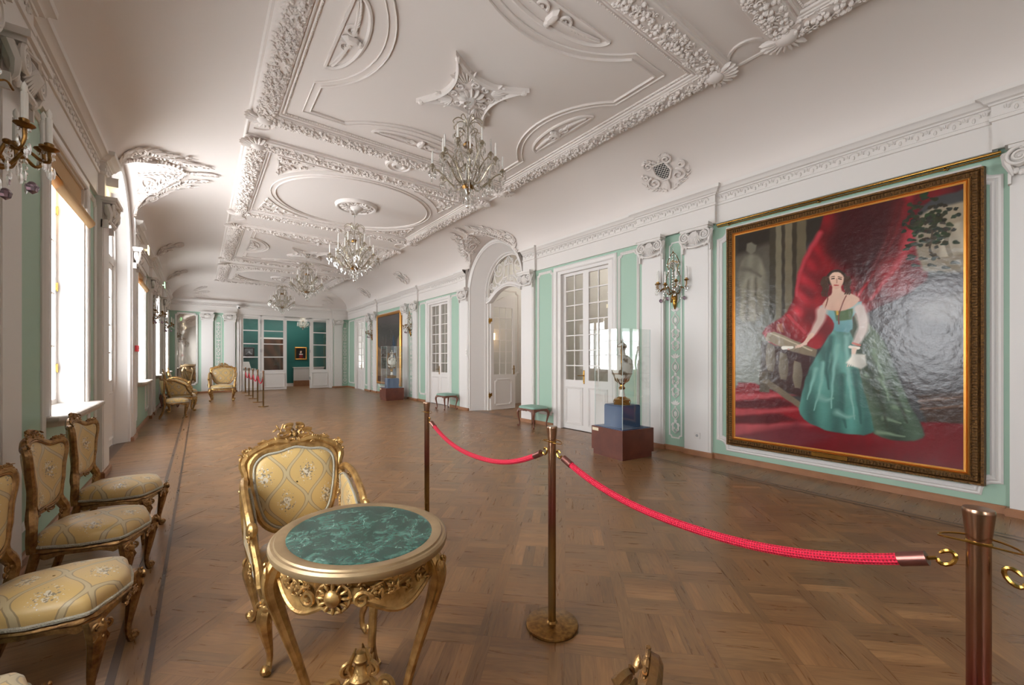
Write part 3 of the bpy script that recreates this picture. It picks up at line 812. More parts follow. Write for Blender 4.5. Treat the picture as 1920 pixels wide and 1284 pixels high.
        for sx in (-1, 1):
            for sy in (-1, 1):      # spandrels
                ccx, ccy = cx + sx * (a - .1), cy + sy * (b - .1)
                cur = [(cx + sx * (a - .05) * math.cos(t), cy + sy * (b + .03) * math.sin(t)) for t in [lerp(.42, 1.15, k / 10) for k in range(11)]]
                poly = [(ccx, ccy)] + cur
                mb.sweep(PC, poly, [(-.012, 0), (-.012, .018), (.012, .018), (.012, 0)], closed=True)
                for k in range(46 if pi_ == 2 else 18):
                    e1, e2 = R.random(), R.random() ** .7; q = cur[int(e1 * 10)]; px, py = lerp(ccx, q[0], e2 * .9), lerp(ccy, q[1], e2 * .9)
                    mb.blob_on(PC, px, py, .012, R.random() * 6, .035, .013, .02)
                mb.tube([PC(x, y, .02) for x, y in spiral(ccx - sx * .14, ccy - sy * .12, .07, .01, 0, 1.3, 16)], .013, 5)
        S(mb.build('spandrel_relief', M['ceil'], ceil)); mb = MB()
        mb.lathe([(.0, -.17), (.03, -.16), (.05, -.12), (.09, -.09), (.13, -.05), (.33, -.03), (.345, -.055), (.375, -.06), (.4, -.035), (.41, 0)], 40, (cx, cy, ZC))
        for k in range(60):
            t = R.random() * 6.28; rr = R.uniform(.14, .31); mb.blob_on(PC, cx + rr * math.cos(t), cy + rr * math.sin(t), .045, t + R.uniform(-.8, .8), .04, .016, .022)
        for k in range(10):
            t = k * PI / 5; mb.tube([PC(x, y, .05) for x, y in spiral(cx + .23 * math.cos(t), cy + .23 * math.sin(t), .055, .01, t, 1.2, 14)], .012, 5)
    S(mb.build('ceiling_rose', M['ceil'], ceil))
# the bands between the panels: small bows near the ends and a round vent in the nearest band
for yb in (1.84, 6.33, 10.86, 15.83):
    mb = MB()
    for sx in (-1, 1):
        ctr = CXL + .1 if sx < 0 else CXR - .1
        mb.sweep(PC, [(ctr - sx * .22 * math.sin(t), yb + .19 * math.cos(t)) for t in [PI * k / 10 for k in range(11)]], [(-.012, 0), (-.012, .02), (.012, .02), (.012, 0)])
    S(mb.build('band_bow', M['ceil'], ceil, smooth=30))
mb = MB(); c6 = (2.55, 6.34, ZC)
mb.lathe([(.0, -.01), (.06, -.012), (.075, -.05), (.1, -.055), (.115, -.02), (.16, -.02), (.17, -.045), (.2, -.04), (.215, 0)], 32, c6)
S(mb.build('vent_ring', M['ceil'], ceil)); S(MB().lathe([(.0, -.035), (.04, -.035), (.055, -.02), (.06, 0)], 20, c6).build('vent_cone', M['steel'], ceil))

# ---------------- reliefs on the coves ----------------
def frond(mb, P, pts, wid, n=14, h=.02, thick=.016, side=0):
    """acanthus branch: a stem with curled leaflets on both sides, drawn in the (u, v) plane of P"""
    sp = bez([(*p, 0) for p in pts], 6)
    mb.tube([P(p.x, p.y, h) for p in sp], [thick * (1 - .7 * i / len(sp)) for i in range(len(sp))], 5)
    for i in range(n):
        t = (i + .5) / n; k = int(t * (len(sp) - 2)); p = sp[k]; d = (sp[k + 1] - sp[k]).normalized(); a = math.atan2(d.y, d.x); l = wid * math.sin(PI * (.12 + .8 * t)) ** .8
        for s in (-1, 1):
            if side and s != side: continue
            b0 = a + s * .95; b1 = a + s * .35; q = [(p.x, p.y), (p.x + math.cos(b0) * l * .5, p.y + math.sin(b0) * l * .5), (p.x + math.cos(b0) * l * .5 + math.cos(b1) * l * .5, p.y + math.sin(b0) * l * .5 + math.sin(b1) * l * .5)]
            mb.tube([P(x, y, h) for x, y in q], [thick * .9, thick * 1.0, thick * .25], 5)
def PCV(side):
    def P(u, v, h):
        th = min(v / 1.0, 1.55); p = cove(side, u, th, h + .004)
        return p
    return P
def cartouche(side, y, flip=1, grille=True):
    par = None; P = PCV(side); mb = MB()
    c0 = .62
    for s in (-1, 1):
        for (du, dv, r0) in ((.2, -.14, .12), (.15, .2, .08), (.3, .02, .06)):
            mb.tube([P(y + s * x, c0 + v, .02) for x, v in spiral(du, dv, r0, .012, PI / 2, 1.6, 26, -1)], [.02 - .008 * k / 25 for k in range(26)], 6)
        frond(mb, P, [(y + s * .05, c0 - .38), (y + s * .15, c0 - .3), (y + s * .3, c0 - .22), (y + s * .4, c0 - .05)], .07, 7, .015, .012)
        frond(mb, P, [(y + s * .02, c0 + .2), (y + s * .12, c0 + .28), (y + s * .24, c0 + .26)], .06, 5, .015, .012)
    mb.tube([P(y, c0 - .36, .03), P(y, c0 - .25, .03), P(y, c0 - .16, .03)], [.02, .04, .03], 6)
    fr = [(y - .11, c0 + .17), (y - .13, c0), (y - .05, c0 - .14), (y + .06, c0 - .14), (y + .13, c0), (y + .11, c0 + .17)]
    mb.sweep(P, fr, [(-.02, 0), (-.015, .03), (.01, .03), (.02, 0)], closed=True)
    o = S(mb.build('trim_vent_cartouche', M['ceil']))
    g = MB(); g.prism(P, fr, -.02, .004); S(g.build('vent_hole', M['black'], o, smooth=None))
    g = MB()
    for k in range(-5, 6):
        for s in (-1, 1):
            seg_ = [(x, v) for x, v in [(y + k * .05 + s * t, c0 + t) for t in [q * .02 for q in range(-7, 9)]] if abs(x - y) < (.12 if v > c0 else .12 - (c0 - v) * .4)]
            if len(seg_) > 1: g.tube([P(x, v, .012) for x, v in seg_], .0045, 4)
    S(g.build('vent_lattice', M['steel'], o))
for y in (3.55, 13.7, 17.78):
    cartouche('right', y); cartouche('left', y)
# acanthus round the lunettes
def lunette_relief(side):
    P = PCV(side); mb = MB(); Y = ARCH_Y
    def gro(t):      # groin: offset from the arch axis for a given theta
        z = CZ0 + CB * math.sin(t) - SPR; return math.sqrt(max(LR * LR - z * z, 0))
    for s in (-1, 1):
        edge = [(Y + s * (gro(t) + .015), t) for t in [lerp(.02, 1.10, k / 26) for k in range(27)]]
        mb.tube([P(u, v, .01) for u, v in edge], .022, 6)
        for k in range(1, 26):       # ruffled fringe
            u, v = edge[k]; mb.blob_on(P, u + s * .02, v, .012, s * .5 + (PI if s < 0 else 0), .05 + .02 * math.sin(k * 1.7), .02, .025)
        frond(mb, P, [(Y + s * .98, .14), (Y + s * 1.08, .4), (Y + s * 1.0, .66), (Y + s * .78, .85), (Y + s * .62, 1.2)], .17, 16, .02, .018)
        frond(mb, P, [(Y + s * .82, .62), (Y + s * .66, .9), (Y + s * .42, 1.1), (Y + s * .3, 1.36)], .16, 13, .02, .018)
        mb.tube([P(Y + s * x, v, .02) for x, v in spiral(1.0, .55, .14, .015, 0, 1.7, 30, 1)], .018, 6)
        mb.tube([P(Y + s * x, v, .02) for x, v in spiral(.98, .2, .07, .01, 0, 1.3, 20, 1)], .014, 6)
    frond(mb, P, [(Y, 1.12), (Y, 1.25), (Y, 1.42)], .13, 8, .02, .016)
    o = S(mb.build('trim_lunette_acanthus', M['ceil']))
    mb = MB()       # scrolls under the lunette vault itself
    x0 = cove(side, 0, 0)[0]; sg = -1 if side == 'right' else 1
    def PV(u, v, h):   # u = angle round the vault, v = distance in from the wall
        return (x0 + sg * v, ARCH_Y + (LR - h) * math.sin(u), SPR + (LR - h) * math.cos(u))
    for s in (-1, 1):
        mb.tube([PV(s * x, v, .015) for x, v in spiral(.42, .25, .15, .02, PI / 2, 1.7, 28, -1)], .02, 6)
        mb.tube([PV(s * x, v, .015) for x, v in spiral(.18, .5, .08, .012, -PI / 2, 1.4, 22, 1)], .016, 6)
        frond(mb, PV, [(s * .62, .05), (s * .55, .22), (s * .33, .45), (s * .12, .62)], .13, 12, .015, .017)
        frond(mb, PV, [(s * .3, .1), (s * .2, .3), (s * .1, .5), (s * .04, .7)], .1, 9, .015, .014)
    S(mb.build('trim_vault_scrolls', M['ceil']))
lunette_relief('right'); lunette_relief('left')
mb = MB(); P = PCV('far')        # fans in the far corners
for xc, s in ((5.2, -1), (-.2, 1)):
    for dv, du in ((.2, .5), (.5, .55), (.8, .45)):
        frond(mb, P, [(xc, dv * .6), (xc + s * du * .5, dv * .9), (xc + s * du, dv * 1.1)], .15, 9, .015, .016)
    mb.tube([P(xc + s * .2 + s * x, v, .02) for x, v in spiral(0, .35, .12, .012, 0, 1.6, 26)], .016, 6)
S(mb.build('trim_corner_acanthus', M['ceil']))

# ======================= WINDOWS AND DOORS =======================
def rbox(mb, P, u0, u1, v0, v1, h0, h1):
    p, q = P(u0, v0, h0), P(u1, v1, h1); mb.box(*[c for a, b in zip(p, q) for c in sorted((a, b))])
CASE = [(-.0, 0), (-.0, .02), (.012, .03), (.03, .02), (.05, .028), (.075, .028), (.09, .014), (.1, .014), (.1, 0)]
def casing(P, par, u0, u1, v0, v1, name='casing', full=False):
    mb = MB(); path = [(u1, v0), (u1, v1), (u0, v1), (u0, v0)]
    mb.sweep(P, path, [(-o, h) for o, h in CASE]); return S(mb.build(name, M['paint'], par, smooth=30))
def empty_struct(name, loc=(0, 0, 0)):
    o = bpy.data.objects.new(name, None); C.objects.link(o); o.location = loc; o['kind'] = 'structure'; o.empty_display_size = .1; return o
def sash(P, par, u0, u1, v0, v1, d, cols, rows, fr=.055, mu=.022, th=.045, name='sash', glass=True, vlist=None, m='paint'):
    mb = MB()
    rbox(mb, P, u0, u0 + fr, v0, v1, -d, -d - th); rbox(mb, P, u1 - fr, u1, v0, v1, -d, -d - th)
    rbox(mb, P, u0 + fr, u1 - fr, v0, v0 + fr, -d, -d - th); rbox(mb, P, u0 + fr, u1 - fr, v1 - fr, v1, -d, -d - th)
    for k in range(1, cols):
        c = lerp(u0 + fr, u1 - fr, k / cols); rbox(mb, P, c - mu / 2, c + mu / 2, v0 + fr, v1 - fr, -d - .008, -d - th + .008)
    vl = vlist or [lerp(v0 + fr, v1 - fr, k / rows) for k in range(1, rows)]
    for c in vl: rbox(mb, P, u0 + fr, u1 - fr, c - mu / 2, c + mu / 2, -d - .009, -d - th + .009)
    o = S(mb.build(name, M[m], par, smooth=None))
    if glass:
        g = MB(); rbox(g, P, u0 + fr * .8, u1 - fr * .8, v0 + fr * .8, v1 - fr * .8, -d - th / 2, -d - th / 2 - .0001)
        g = MB(); g.add([P(u0 + fr, v0 + fr, -d - th / 2), P(u1 - fr, v0 + fr, -d - th / 2), P(u1 - fr, v1 - fr, -d - th / 2), P(u0 + fr, v1 - fr, -d - th / 2)], [(0, 1, 2, 3)])
        S(g.build('glass_pane', M['pane'], par, smooth=None))
    return o
for i, (a, b) in enumerate(WINDOWS):
    w_ = empty_struct('window_%d' % (i + 1)); v0, v1 = .95, 3.3
    casing(PL, w_, a, b, v0 - .75 if False else v0, v1)
    mb = MB(); D = .30; t = .02
    rbox(mb, PL, a - .001, a + t, v0, v1, 0, -D); rbox(mb, PL, b - t, b + .001, v0, v1, 0, -D); rbox(mb, PL, a, b, v1 - t, v1 + .001, 0, -D)
    S(mb.build('window_lining', M['paint'], w_, smooth=None))
    m_ = (a + b) / 2
    sash(PL, w_, a + t, m_, v0 + .02, v1 - .02, .2, 1, 4, fr=.06, name='casement'); sash(PL, w_, m_, b - t, v0 + .02, v1 - .02, .2, 1, 4, fr=.06, name='casement')
    mb = MB()
    for z in (1.35, 2.2, 3.0): mb.lathe([(.0, -.05), (.008, -.045), (.008, .045), (.0, .05)], 10, PL(b - .06, z, -.19)); rbox(mb, PL, b - .075, b - .05, z - .035, z + .035, -.2, -.195)
    S(mb.build('hinge', M['brass'], w_))
    # moulded stone sill with rounded front corners
    mb = MB(); uu0, uu1 = a - .12, b + .12; o_ = .15
    out = [(uu0, -.0), (uu0, o_ - .06), (uu0 + .06, o_), (uu1 - .06, o_), (uu1, o_ - .06), (uu1, -.0)]
    prof = [(0.0, .94), (.0, .972), (-.01, .98), (-.3, .98)]
    Pp = lambda u, v, h: (XL + v, u, h)
    rows = []
    for (off, z) in ((-.05, .89), (-.035, .90), (-.02, .925), (0, .94), (.004, .955), (0, .972), (-.012, .98)):
        rows.append([Pp(u + (1 if u > m_ else -1) * off, max(v + off, 0), z) for u, v in out])
    mb.grid(rows); n = len(out)
    mb.add([Pp(u, v, .979) for u, v in [(uu0 + .012, 0), (uu0 + .012, o_ - .07), (uu0 + .07, o_ - .012), (uu1 - .07, o_ - .012), (uu1 - .012, o_ - .07), (uu1 - .012, 0)]], [(0, 1, 2, 3, 4, 5)])
    rbox(mb, PL, a, b, .94, .979, 0, -.25)
    S(mb.build('window_sill', M['stone'], w_, smooth=40))

# the glazed arched door in the left wall
d_ = empty_struct('door_1'); dd = .17; hw = .98
for (a, b) in ((ARCH_Y - hw, ARCH_Y), (ARCH_Y, ARCH_Y + hw)):
    sash(PL, d_, a, b, 1.0, 3.0, dd, 2, 4, fr=.09, name='door_leaf_glazing')
    mb = MB(); rbox(mb, PL, a, b, .01, 1.0, -dd, -dd - .045); rbox(mb, PL, a + .12, b - .12, .16, .86, -dd + .012, -dd)
    mb.sweep(lambda u, v, h: PL(u, v, h - dd), [(a + .11, .15), (b - .11, .15), (b - .11, .87), (a + .11, .87)], MOLD, closed=True)
    S(mb.build('door_leaf_panel', M['paint'], d_, smooth=None))
mb = MB(); rbox(mb, PL, ARCH_Y - HW, ARCH_Y + HW, 3.0, 3.12, -dd + .02, -dd - .08); rbox(mb, PL, ARCH_Y - .03, ARCH_Y + .03, .02, 3.0, -dd + .015, -dd)
for s in (-1, 1): rbox(mb, PL, ARCH_Y + s * hw, ARCH_Y + s * (HW + .02), 0, 3.3, -dd + .01, -dd - .06)
for k in range(1, 6):
    t = PI * k / 6; mb.cyl(PL(ARCH_Y, 3.12, -dd - .02), PL(ARCH_Y - 1.0 * math.cos(t), 3.2 + 1.0 * math.sin(t), -dd - .02), .016, n=4)
mb.sweep(lambda u, v, h: PL(u, v, h - dd - .03), [(ARCH_Y - .5 * math.cos(PI * k / 16), 3.14 + .5 * math.sin(PI * k / 16)) for k in range(17)], [(-.015, 0), (-.015, .03), (.015, .03), (.015, 0)])
mb.sweep(lambda u, v, h: PL(u, v, h - dd - .05), arch_path(1.0, SPR, v0=3.1)[::-1], [(-.04, 0), (-.04, .05), (.06, .05), (.06, 0)])
S(mb.build('transom_frame', M['paint'], d_, smooth=30))
g = MB(); q = arch_path(1.0, SPR, v0=3.12); g.add([PL(u, v, -dd - .03) for u, v in q], [tuple(range(len(q)))]); S(g.build('glass_pane', M['pane'], d_, smooth=None))
def lever(P, par, u, v, h, s=1):
    mb = MB(); rbox(mb, P, u - .018, u + .018, v - .11, v + .11, h, h + .008)
    mb.tube([P(u, v + .03, h), P(u, v + .03, h + .05), P(u + s * .04, v + .03, h + .06), P(u + s * .12, v + .025, h + .06)], [.009, .009, .009, .006], 8)
    mb.blob_on(P, u, v + .12, h, 0, .02, .02, .01); mb.blob_on(P, u, v - .12, h, 0, .02, .02, .01)
    S(mb.build('door_handle', M['brass'], par))
lever(PL, d_, ARCH_Y - .05, 1.1, -dd + .02)
# outer threshold ledge so nothing is open to the sky below
S(MB().box(XL - .6, XL - .2, AY0, AY1, -.05, .0).build('trim_threshold', M['stone'], smooth=None))

# the glazed double doors in the right wall
def leaf(P, par, u0, u1, d, glass_z=(1.0, 3.15), top=3.22, cols=2, rows=7, handle=None):
    sash(P, par, u0, u1, glass_z[0] - .06, top, d, cols, rows, fr=.075, name='door_leaf_glazing', vlist=[lerp(glass_z[0], top - .075, k / rows) for k in range(1, rows)])
    mb = MB(); rbox(mb, P, u0, u1, .01, glass_z[0] - .06, -d, -d - .045)
    Pd = lambda u, v, h: P(u, v, h - d)
    mb.sweep(Pd, [(u0 + .09, .13), (u1 - .09, .13), (u1 - .09, .85), (u0 + .09, .85)], [(o * .7, h * .6) for o, h in MOLD], closed=True)
    rbox(mb, P, u0 + .14, u1 - .14, .18, .8, -d + .006, -d)
    S(mb.build('door_leaf_panel', M['paint'], par, smooth=None))
    if handle: lever(P, par, handle, 1.08, -d, 1 if handle < (u0 + u1) / 2 else -1)
for i, (a, b) in enumerate(DOORS_R):
    d_ = empty_struct('door_%d' % (i + 2)); casing(PR, d_, a, b, 0, 3.26)
    mb = MB(); rbox(mb, PR, a - .001, a + .1, 0, 3.26, 0, -.22); rbox(mb, PR, b - .1, b + .001, 0, 3.26, 0, -.22); rbox(mb, PR, a + .1, b - .1, 3.2, 3.261, 0, -.22)
    S(mb.build('door_lining', M['paint'], d_, smooth=None)); m_ = (a + b) / 2 - .0
    leaf(PR, d_, a + .1, m_, .08); leaf(PR, d_, m_, b - .1, .08, handle=m_ + .045)
# the arched doorway of the right wall: curved transom, scrolled fanlight and one open leaf
d_ = empty_struct('door_5'); dq = .44; Pq = lambda u, v, h: PR(u, v, h - dq)
tr = bez([(ARCH_Y + 1.0, 3.04, 0), (ARCH_Y + .82, 3.08, 0), (ARCH_Y + .45, 3.3, 0), (ARCH_Y, 3.4, 0), (ARCH_Y - .45, 3.3, 0), (ARCH_Y - .82, 3.08, 0), (ARCH_Y - 1.0, 3.04, 0)], 6)
tr = [(p.x, p.y) for p in tr]
mb = MB(); mb.sweep(Pq, tr, [(-.07, -.08), (-.07, .03), (-.04, .05), (.0, .03), (.03, .06), (.06, .05), (.07, .0), (.07, -.08)])
for s in (-1, 1): mb.tube([Pq(ARCH_Y + s * x, v, .04) for x, v in spiral(.93, 3.1, .07, .01, -PI / 2, 1.3, 18, -1)], .02, 6)
for s in (-1, 1): rbox(mb, PR, ARCH_Y + s * .90, ARCH_Y + s * 1.0, 0, 3.06, -dq + .02, -dq - .1)
S(mb.build('transom_moulding', M['paint'], d_, smooth=40))
mb = MB(); Y = ARCH_Y; Pg = lambda u, v: PR(u, v, -dq - .02)
def scr(pts, r=.02): mb.tube([Pg(*p) for p in pts], r, 6)
for s in (-1, 1):
    scr([(Y + s * x, v) for x, v in spiral(.42, 3.86, .25, .03, PI * .5, 1.8, 40, -1)])
    scr([(Y + s * p.x, p.y) for p in bez([(.66, 3.76, 0), (.56, 3.5, 0), (.34, 3.5, 0), (.2, 3.7, 0), (.17, 3.95, 0), (.04, 4.12, 0)], 6)])
    scr([(Y + s * x, v) for x, v in spiral(.78, 3.42, .11, .015, PI, 1.4, 26, -1)])
    scr([(Y + s * p.x, p.y) for p in bez([(.68, 3.4, 0), (.5, 3.38, 0), (.3, 3.56, 0), (.05, 3.62, 0)], 6)])
    for x0, v0, r0 in ((.62, 3.34, .07), (.4, 3.46, .07), (.16, 3.54, .08), (.82, 3.22, .05)): scr([(Y + s * x, v) for x, v in spiral(x0, v0, r0, .01, 0, 1.5, 22, 1)], .014)
    scr([(Y + s * x, v) for x, v in spiral(.12, 4.0, .1, .015, PI, 1.3, 20, 1)], .016)
    scr([(Y + s * .02, 3.45), (Y + s * .02, 4.2)], .012)
    for k in range(5): mb.ell(Pg(Y + s * (.1 + .15 * k), 3.5 - .03 * k), (.02, .03, .05), n=6, m=4)
mb.sweep(lambda u, v, h: PR(u, v, h - dq - .04), arch_path(.95, SPR, v0=3.1)[::-1], [(-.03, 0), (-.03, .05), (.02, .05), (.02, 0)])
S(mb.build('fanlight_grille', M['paint'], d_, smooth=50))
PO = lambda u, v, h: (XR + .48 + u, ARCH_Y + .9 - h, v)       # the open leaf stands square to the wall
mb = MB(); gz0, gz1, wd = 1.02, 2.95, .86
rbox(mb, PO, 0, .10, .01, 2.9, 0, .045); rbox(mb, PO, wd - .1, wd, .01, 2.9, 0, .045); rbox(mb, PO, .1, wd - .1, .01, 1.0, 0, .045)
mb.prism(PO, [(0, 2.9), (wd, 2.9), (wd, 3.28), (wd * .8, 3.27), (wd * .5, 3.2), (wd * .25, 3.08), (0, 3.02)], 0, .045)
for k in range(1, 3): rbox(mb, PO, .1 + (wd - .2) * k / 3 - .01, .1 + (wd - .2) * k / 3 + .01, 1.0, 2.95, .01, .035)
for k in range(1, 6): rbox(mb, PO, .1, wd - .1, 1.0 + 1.93 * k / 6 - .01, 1.0 + 1.93 * k / 6 + .01, .012, .033)
mb.sweep(lambda u, v, h: PO(u, v, h + .045), notch(.15, wd - .15, .14, .86, .06), [(o * .8, h * .6) for o, h in MOLD], closed=True)
S(mb.build('open_door_leaf', M['paint'], d_, smooth=None))
S(MB().add([PO(.1, 1.0, .02), PO(wd - .1, 1.0, .02), PO(wd - .1, 2.92, .02), PO(.1, 2.92, .02)], [(0, 1, 2, 3)]).build('glass_pane', M['pane'], d_, smooth=None))
lever(PO, d_, wd - .05, 1.12, .045, -1)
mb = MB()
for z in (.42, 2.5): mb.lathe([(0, -.09), (.014, -.08), (.014, .08), (0, .09)], 10, PO(-.03, z, .03)); rbox(mb, PO, -.06, .0, z - .05, z + .05, .02, .05); rbox(mb, PO, .0, .04, z - .02, z + .07, .045, .05)
S(mb.build('hinge', M['brass'], d_))

# side rooms behind the right wall
sx0, sx1, sy0, sy1 = XR + .22, 10.6, 3.2, 16.5
mb = MB()
mb.box(sx1, sx1 + .1, sy0, sy1, 0, 4.9); mb.box(sx0, sx1, sy0 - .1, sy0, 0, 4.9); mb.box(sx0, sx1, sy1, sy1 + .1, 0, 4.9)
mb.box(sx0, sx1, 6.9, 7.0, 0, 4.9); mb.box(sx0, sx1, 10.4, 10.5, 0, 4.9)
mb.box(sx0 - .01, sx0, sy0, AY0, 3.4, 4.9); mb.box(sx0 - .01, sx0, AY1, sy1, 3.4, 4.9)
S(mb.build('wall_side_room', M['green_wall'], smooth=None))
S(MB().box(sx0 - .1, sx1, sy0, sy1, 4.5, 4.6).build('ceiling_side_room', M['plaster'], smooth=None))
mb = MB().box(XR + .2, XR + 1.6, 18.4, 18.5, 0, 3.6).box(XR + .2, XR + 1.6, 20.7, 20.8, 0, 3.6).box(XR + 1.5, XR + 1.6, 18.4, 20.8, 0, 3.6).box(XR + .2, XR + 1.6, 18.4, 20.8, 3.5, 3.6)
S(mb.build('wall_side_lobby', M['green_wall'], smooth=None))
for (y, e) in ((5.2, 90), (8.6, 75), (13.3, 90)):      # made-up fill lights with bowls, added to brighten the side rooms
    l = thing('added_ceiling_lamp', 'added round ceiling bowl for a fill light in the side room at %s' % {5.2: 'the near glazed door', 8.6: 'the arched doorway', 13.3: 'the far glazed door'}[y], 'lamp', (8.6, y, 4.5), 0, 'added ceiling lamps of the side rooms')
    MB().lathe([(.18, 0), (.18, -.03), (.12, -.09), (.0, -.12)], 20).build('added_lamp_bowl', M['candle'], l)
    point('side_room_fill', (8.6, y, 4.2), e, (1, .93, .84), .15)
P7 = lambda u, v, h: (u, 10.4 - h, v)
panel(P7, None, 6.6, 8.2, .9, 3.6, r=.1, name='trim_1'); panel(P7, None, 8.5, 10.2, .9, 3.6, r=.1, name='trim_2')

# ---------------- the green room beyond the far opening ----------------
d_ = empty_struct('door_6'); u0, u1, _, v1 = FAR_OP
casing(PF, d_, u0, u1, 0, v1)
mb = MB(); rbox(mb, PF, u0 - .001, u0 + .08, 0, v1, 0, -.25); rbox(mb, PF, u1 - .08, u1 + .001, 0, v1, 0, -.25); rbox(mb, PF, u0, u1, v1 - .05, v1 + .001, 0, -.25)
S(mb.build('door_lining', M['paint'], d_, smooth=None))
def fleaf(a, b, g0, g1, P=PF, rows=4, hinge=None):
    sash(P, d_, g0 - .06, g1 + .06, .86, 3.36, .04, 1, rows, fr=.06, mu=.045, name='door_leaf_glazing')
    mb = MB(); rbox(mb, P, a, g0 - .06, .02, 3.4, -.04, -.085); rbox(mb, P, g1 + .06, b, .02, 3.4, -.04, -.085); rbox(mb, P, g0 - .06, g1 + .06, .02, .86, -.04, -.085); rbox(mb, P, a, b, 3.36, 3.41, -.04, -.085)
    mb.sweep(lambda u, v, h: P(u, v, h - .04), [(a + .1, .14), (b - .1, .14), (b - .1, .76), (a + .1, .76)], MOLD, closed=True)
    S(mb.build('door_leaf_panel', M['paint'], d_, smooth=None))
    if hinge:
        h_ = MB()
        for z in (.5, 1.8, 3.1): rbox(h_, P, hinge - .02, hinge + .02, z - .07, z + .07, -.035, -.01)
        S(h_.build('hinge', M['grey'], d_))
fleaf(1.44, 2.18, 1.52, 2.08, hinge=2.18); fleaf(2.2, 3.22, 2.3, 3.08); fleaf(4.2, 5.08, 4.36, 4.95, hinge=4.2)
gy = 24.0
mb = MB().box(-.6, 7.6, gy, gy + .1, 0, 3.9).box(-.6, -.5, YF + .3, gy, 0, 3.9).box(7.5, 7.6, YF + .3, gy, 0, 3.9).box(-.6, 7.6, YF + .29, YF + .3, 3.5, 3.9).box(-.6, 1.2, YF + .29, YF + .3, 0, 3.9).box(5.3, 7.6, YF + .29, YF + .3, 0, 3.9)
S(mb.build('wall_green_room', M['teal'], smooth=None))
S(MB().box(-.6, 7.6, YF + .29, gy + .1, 3.72, 3.8).build('ceiling_green_room', M['plaster'], smooth=None))
S(MB().box(-.5, 7.5, gy - .03, gy, 0, .16).box(-.5, 7.5, gy - .04, gy, 3.42, 3.72).build('trim_green_room', M['paint'], smooth=None))
area('green_room_light', (3.0, 22.9, 3.65), (0, 0, 0), 3.5, .8, 60, (1, .96, .9))

# ======================= THINGS =======================
def carve(mb, P, u, v, wd, ht, seed=1, dens=1.0, h=.012):
    """rococo carving: mirrored C-scrolls, leaves and a boss in the (u, v) plane of P"""
    r = random.Random(seed); k = min(wd, ht)
    for s in (-1, 1):
        for (du, dv, r0, tn, sg) in ((.26, .0, .2, 1.5, 1), (.34, -.26, .13, 1.2, -1), (.12, .3, .14, 1.3, -1)):
            mb.tube([P(u + s * x * wd, v + z * ht, h) for x, z in spiral(du, dv, r0, .02, r.random() * 3, tn, 18, sg)], [.09 * k * (1 - .5 * i / 17) for i in range(18)], 5)
        for i in range(int(5 * dens)):
            a = r.uniform(-1.2, 1.2); mb.blob_on(P, u + s * wd * r.uniform(.1, .48), v + ht * r.uniform(-.4, .4), h, a if s > 0 else PI - a, .16 * k, .05 * k, .07 * k)
    mb.blob_on(P, u, v, h * 1.5, 0, .13 * k, .17 * k, .12 * k)
    for i in range(int(7 * dens)):
        a = i * 2 * PI / 7; mb.blob_on(P, u + .17 * k * math.cos(a), v + .17 * k * math.sin(a), h, a, .1 * k, .05 * k, .06 * k)

def cab_leg(mb, x, y, dx, dy, top, r=(.032, .024, .013, .022), out=.035, foot=True):
    """cabriole leg: swells out at the knee, in at the ankle, scroll at the foot; (dx, dy) points outwards"""
    q = Vector((dx, dy)).normalized()
    pts = [(0, 1.0), (out * .9, .86), (out, .74), (out * .35, .5), (-out * .35, .25), (-out * .2, .1), (out * .55, .03), (out * .8, .0)]
    rr = [r[0], r[0] * 1.12, r[0], r[1], r[2] * 1.1, r[2], r[3], r[3] * .6]
    sp = bez([(x + q.x * o, y + q.y * o, top * t + (.012 if t < .02 else 0)) for o, t in pts], 4)
    rad = [lerp(rr[min(i // 4, 7)], rr[min(i // 4 + 1, 7)], (i % 4) / 4) for i in range(len(sp))]
    mb.tube(sp, rad, 8)
    if foot:
        f = Vector((x + q.x * out * .9, y + q.y * out * .9)); mb.ell((f.x, f.y, .024), (r[3], r[3], .022), n=8, m=5)
        sd = Vector((-q.y, q.x))
        for s in (-1, 1): mb.tube([(f.x + q.x * a + sd.x * s * .012, f.y + q.y * a + sd.y * s * .012, .028 + b) for a, b in spiral(0, 0, .018, .004, 0, 1.2, 10)], .005, 4)
    return q
def knee(mb, x, y, dx, dy, z, k=.05, seed=0, side=None):
    q = Vector((dx, dy)).normalized(); sd = Vector((-q.y, q.x))
    P = lambda u, v, h: (x + q.x * h + sd.x * u, y + q.y * h + sd.y * u, z + v)
    mb.blob_on(P, 0, 0, 0, 0, k * .38, k * .5, k * .3, 8, 5)
    for s in (-1, 1):
        mb.tube([P(s * a, b, k * .1) for a, b in spiral(k * .3, k * .15, k * .34, k * .05, PI / 2, 1.3, 14, -1)], k * .1, 5)
        mb.tube([P(s * k * .1, -k * .2, k * .1), P(s * k * .4, -k * .7, 0), P(s * k * .15, -k * 1.4, -k * .1)], [k * .13, k * .12, k * .03], 5)
    for i in range(3): mb.blob_on(P, 0, k * (.5 - .0 * i) - k * i * .55, k * .15, PI / 2, k * .22, k * .1, k * .12)

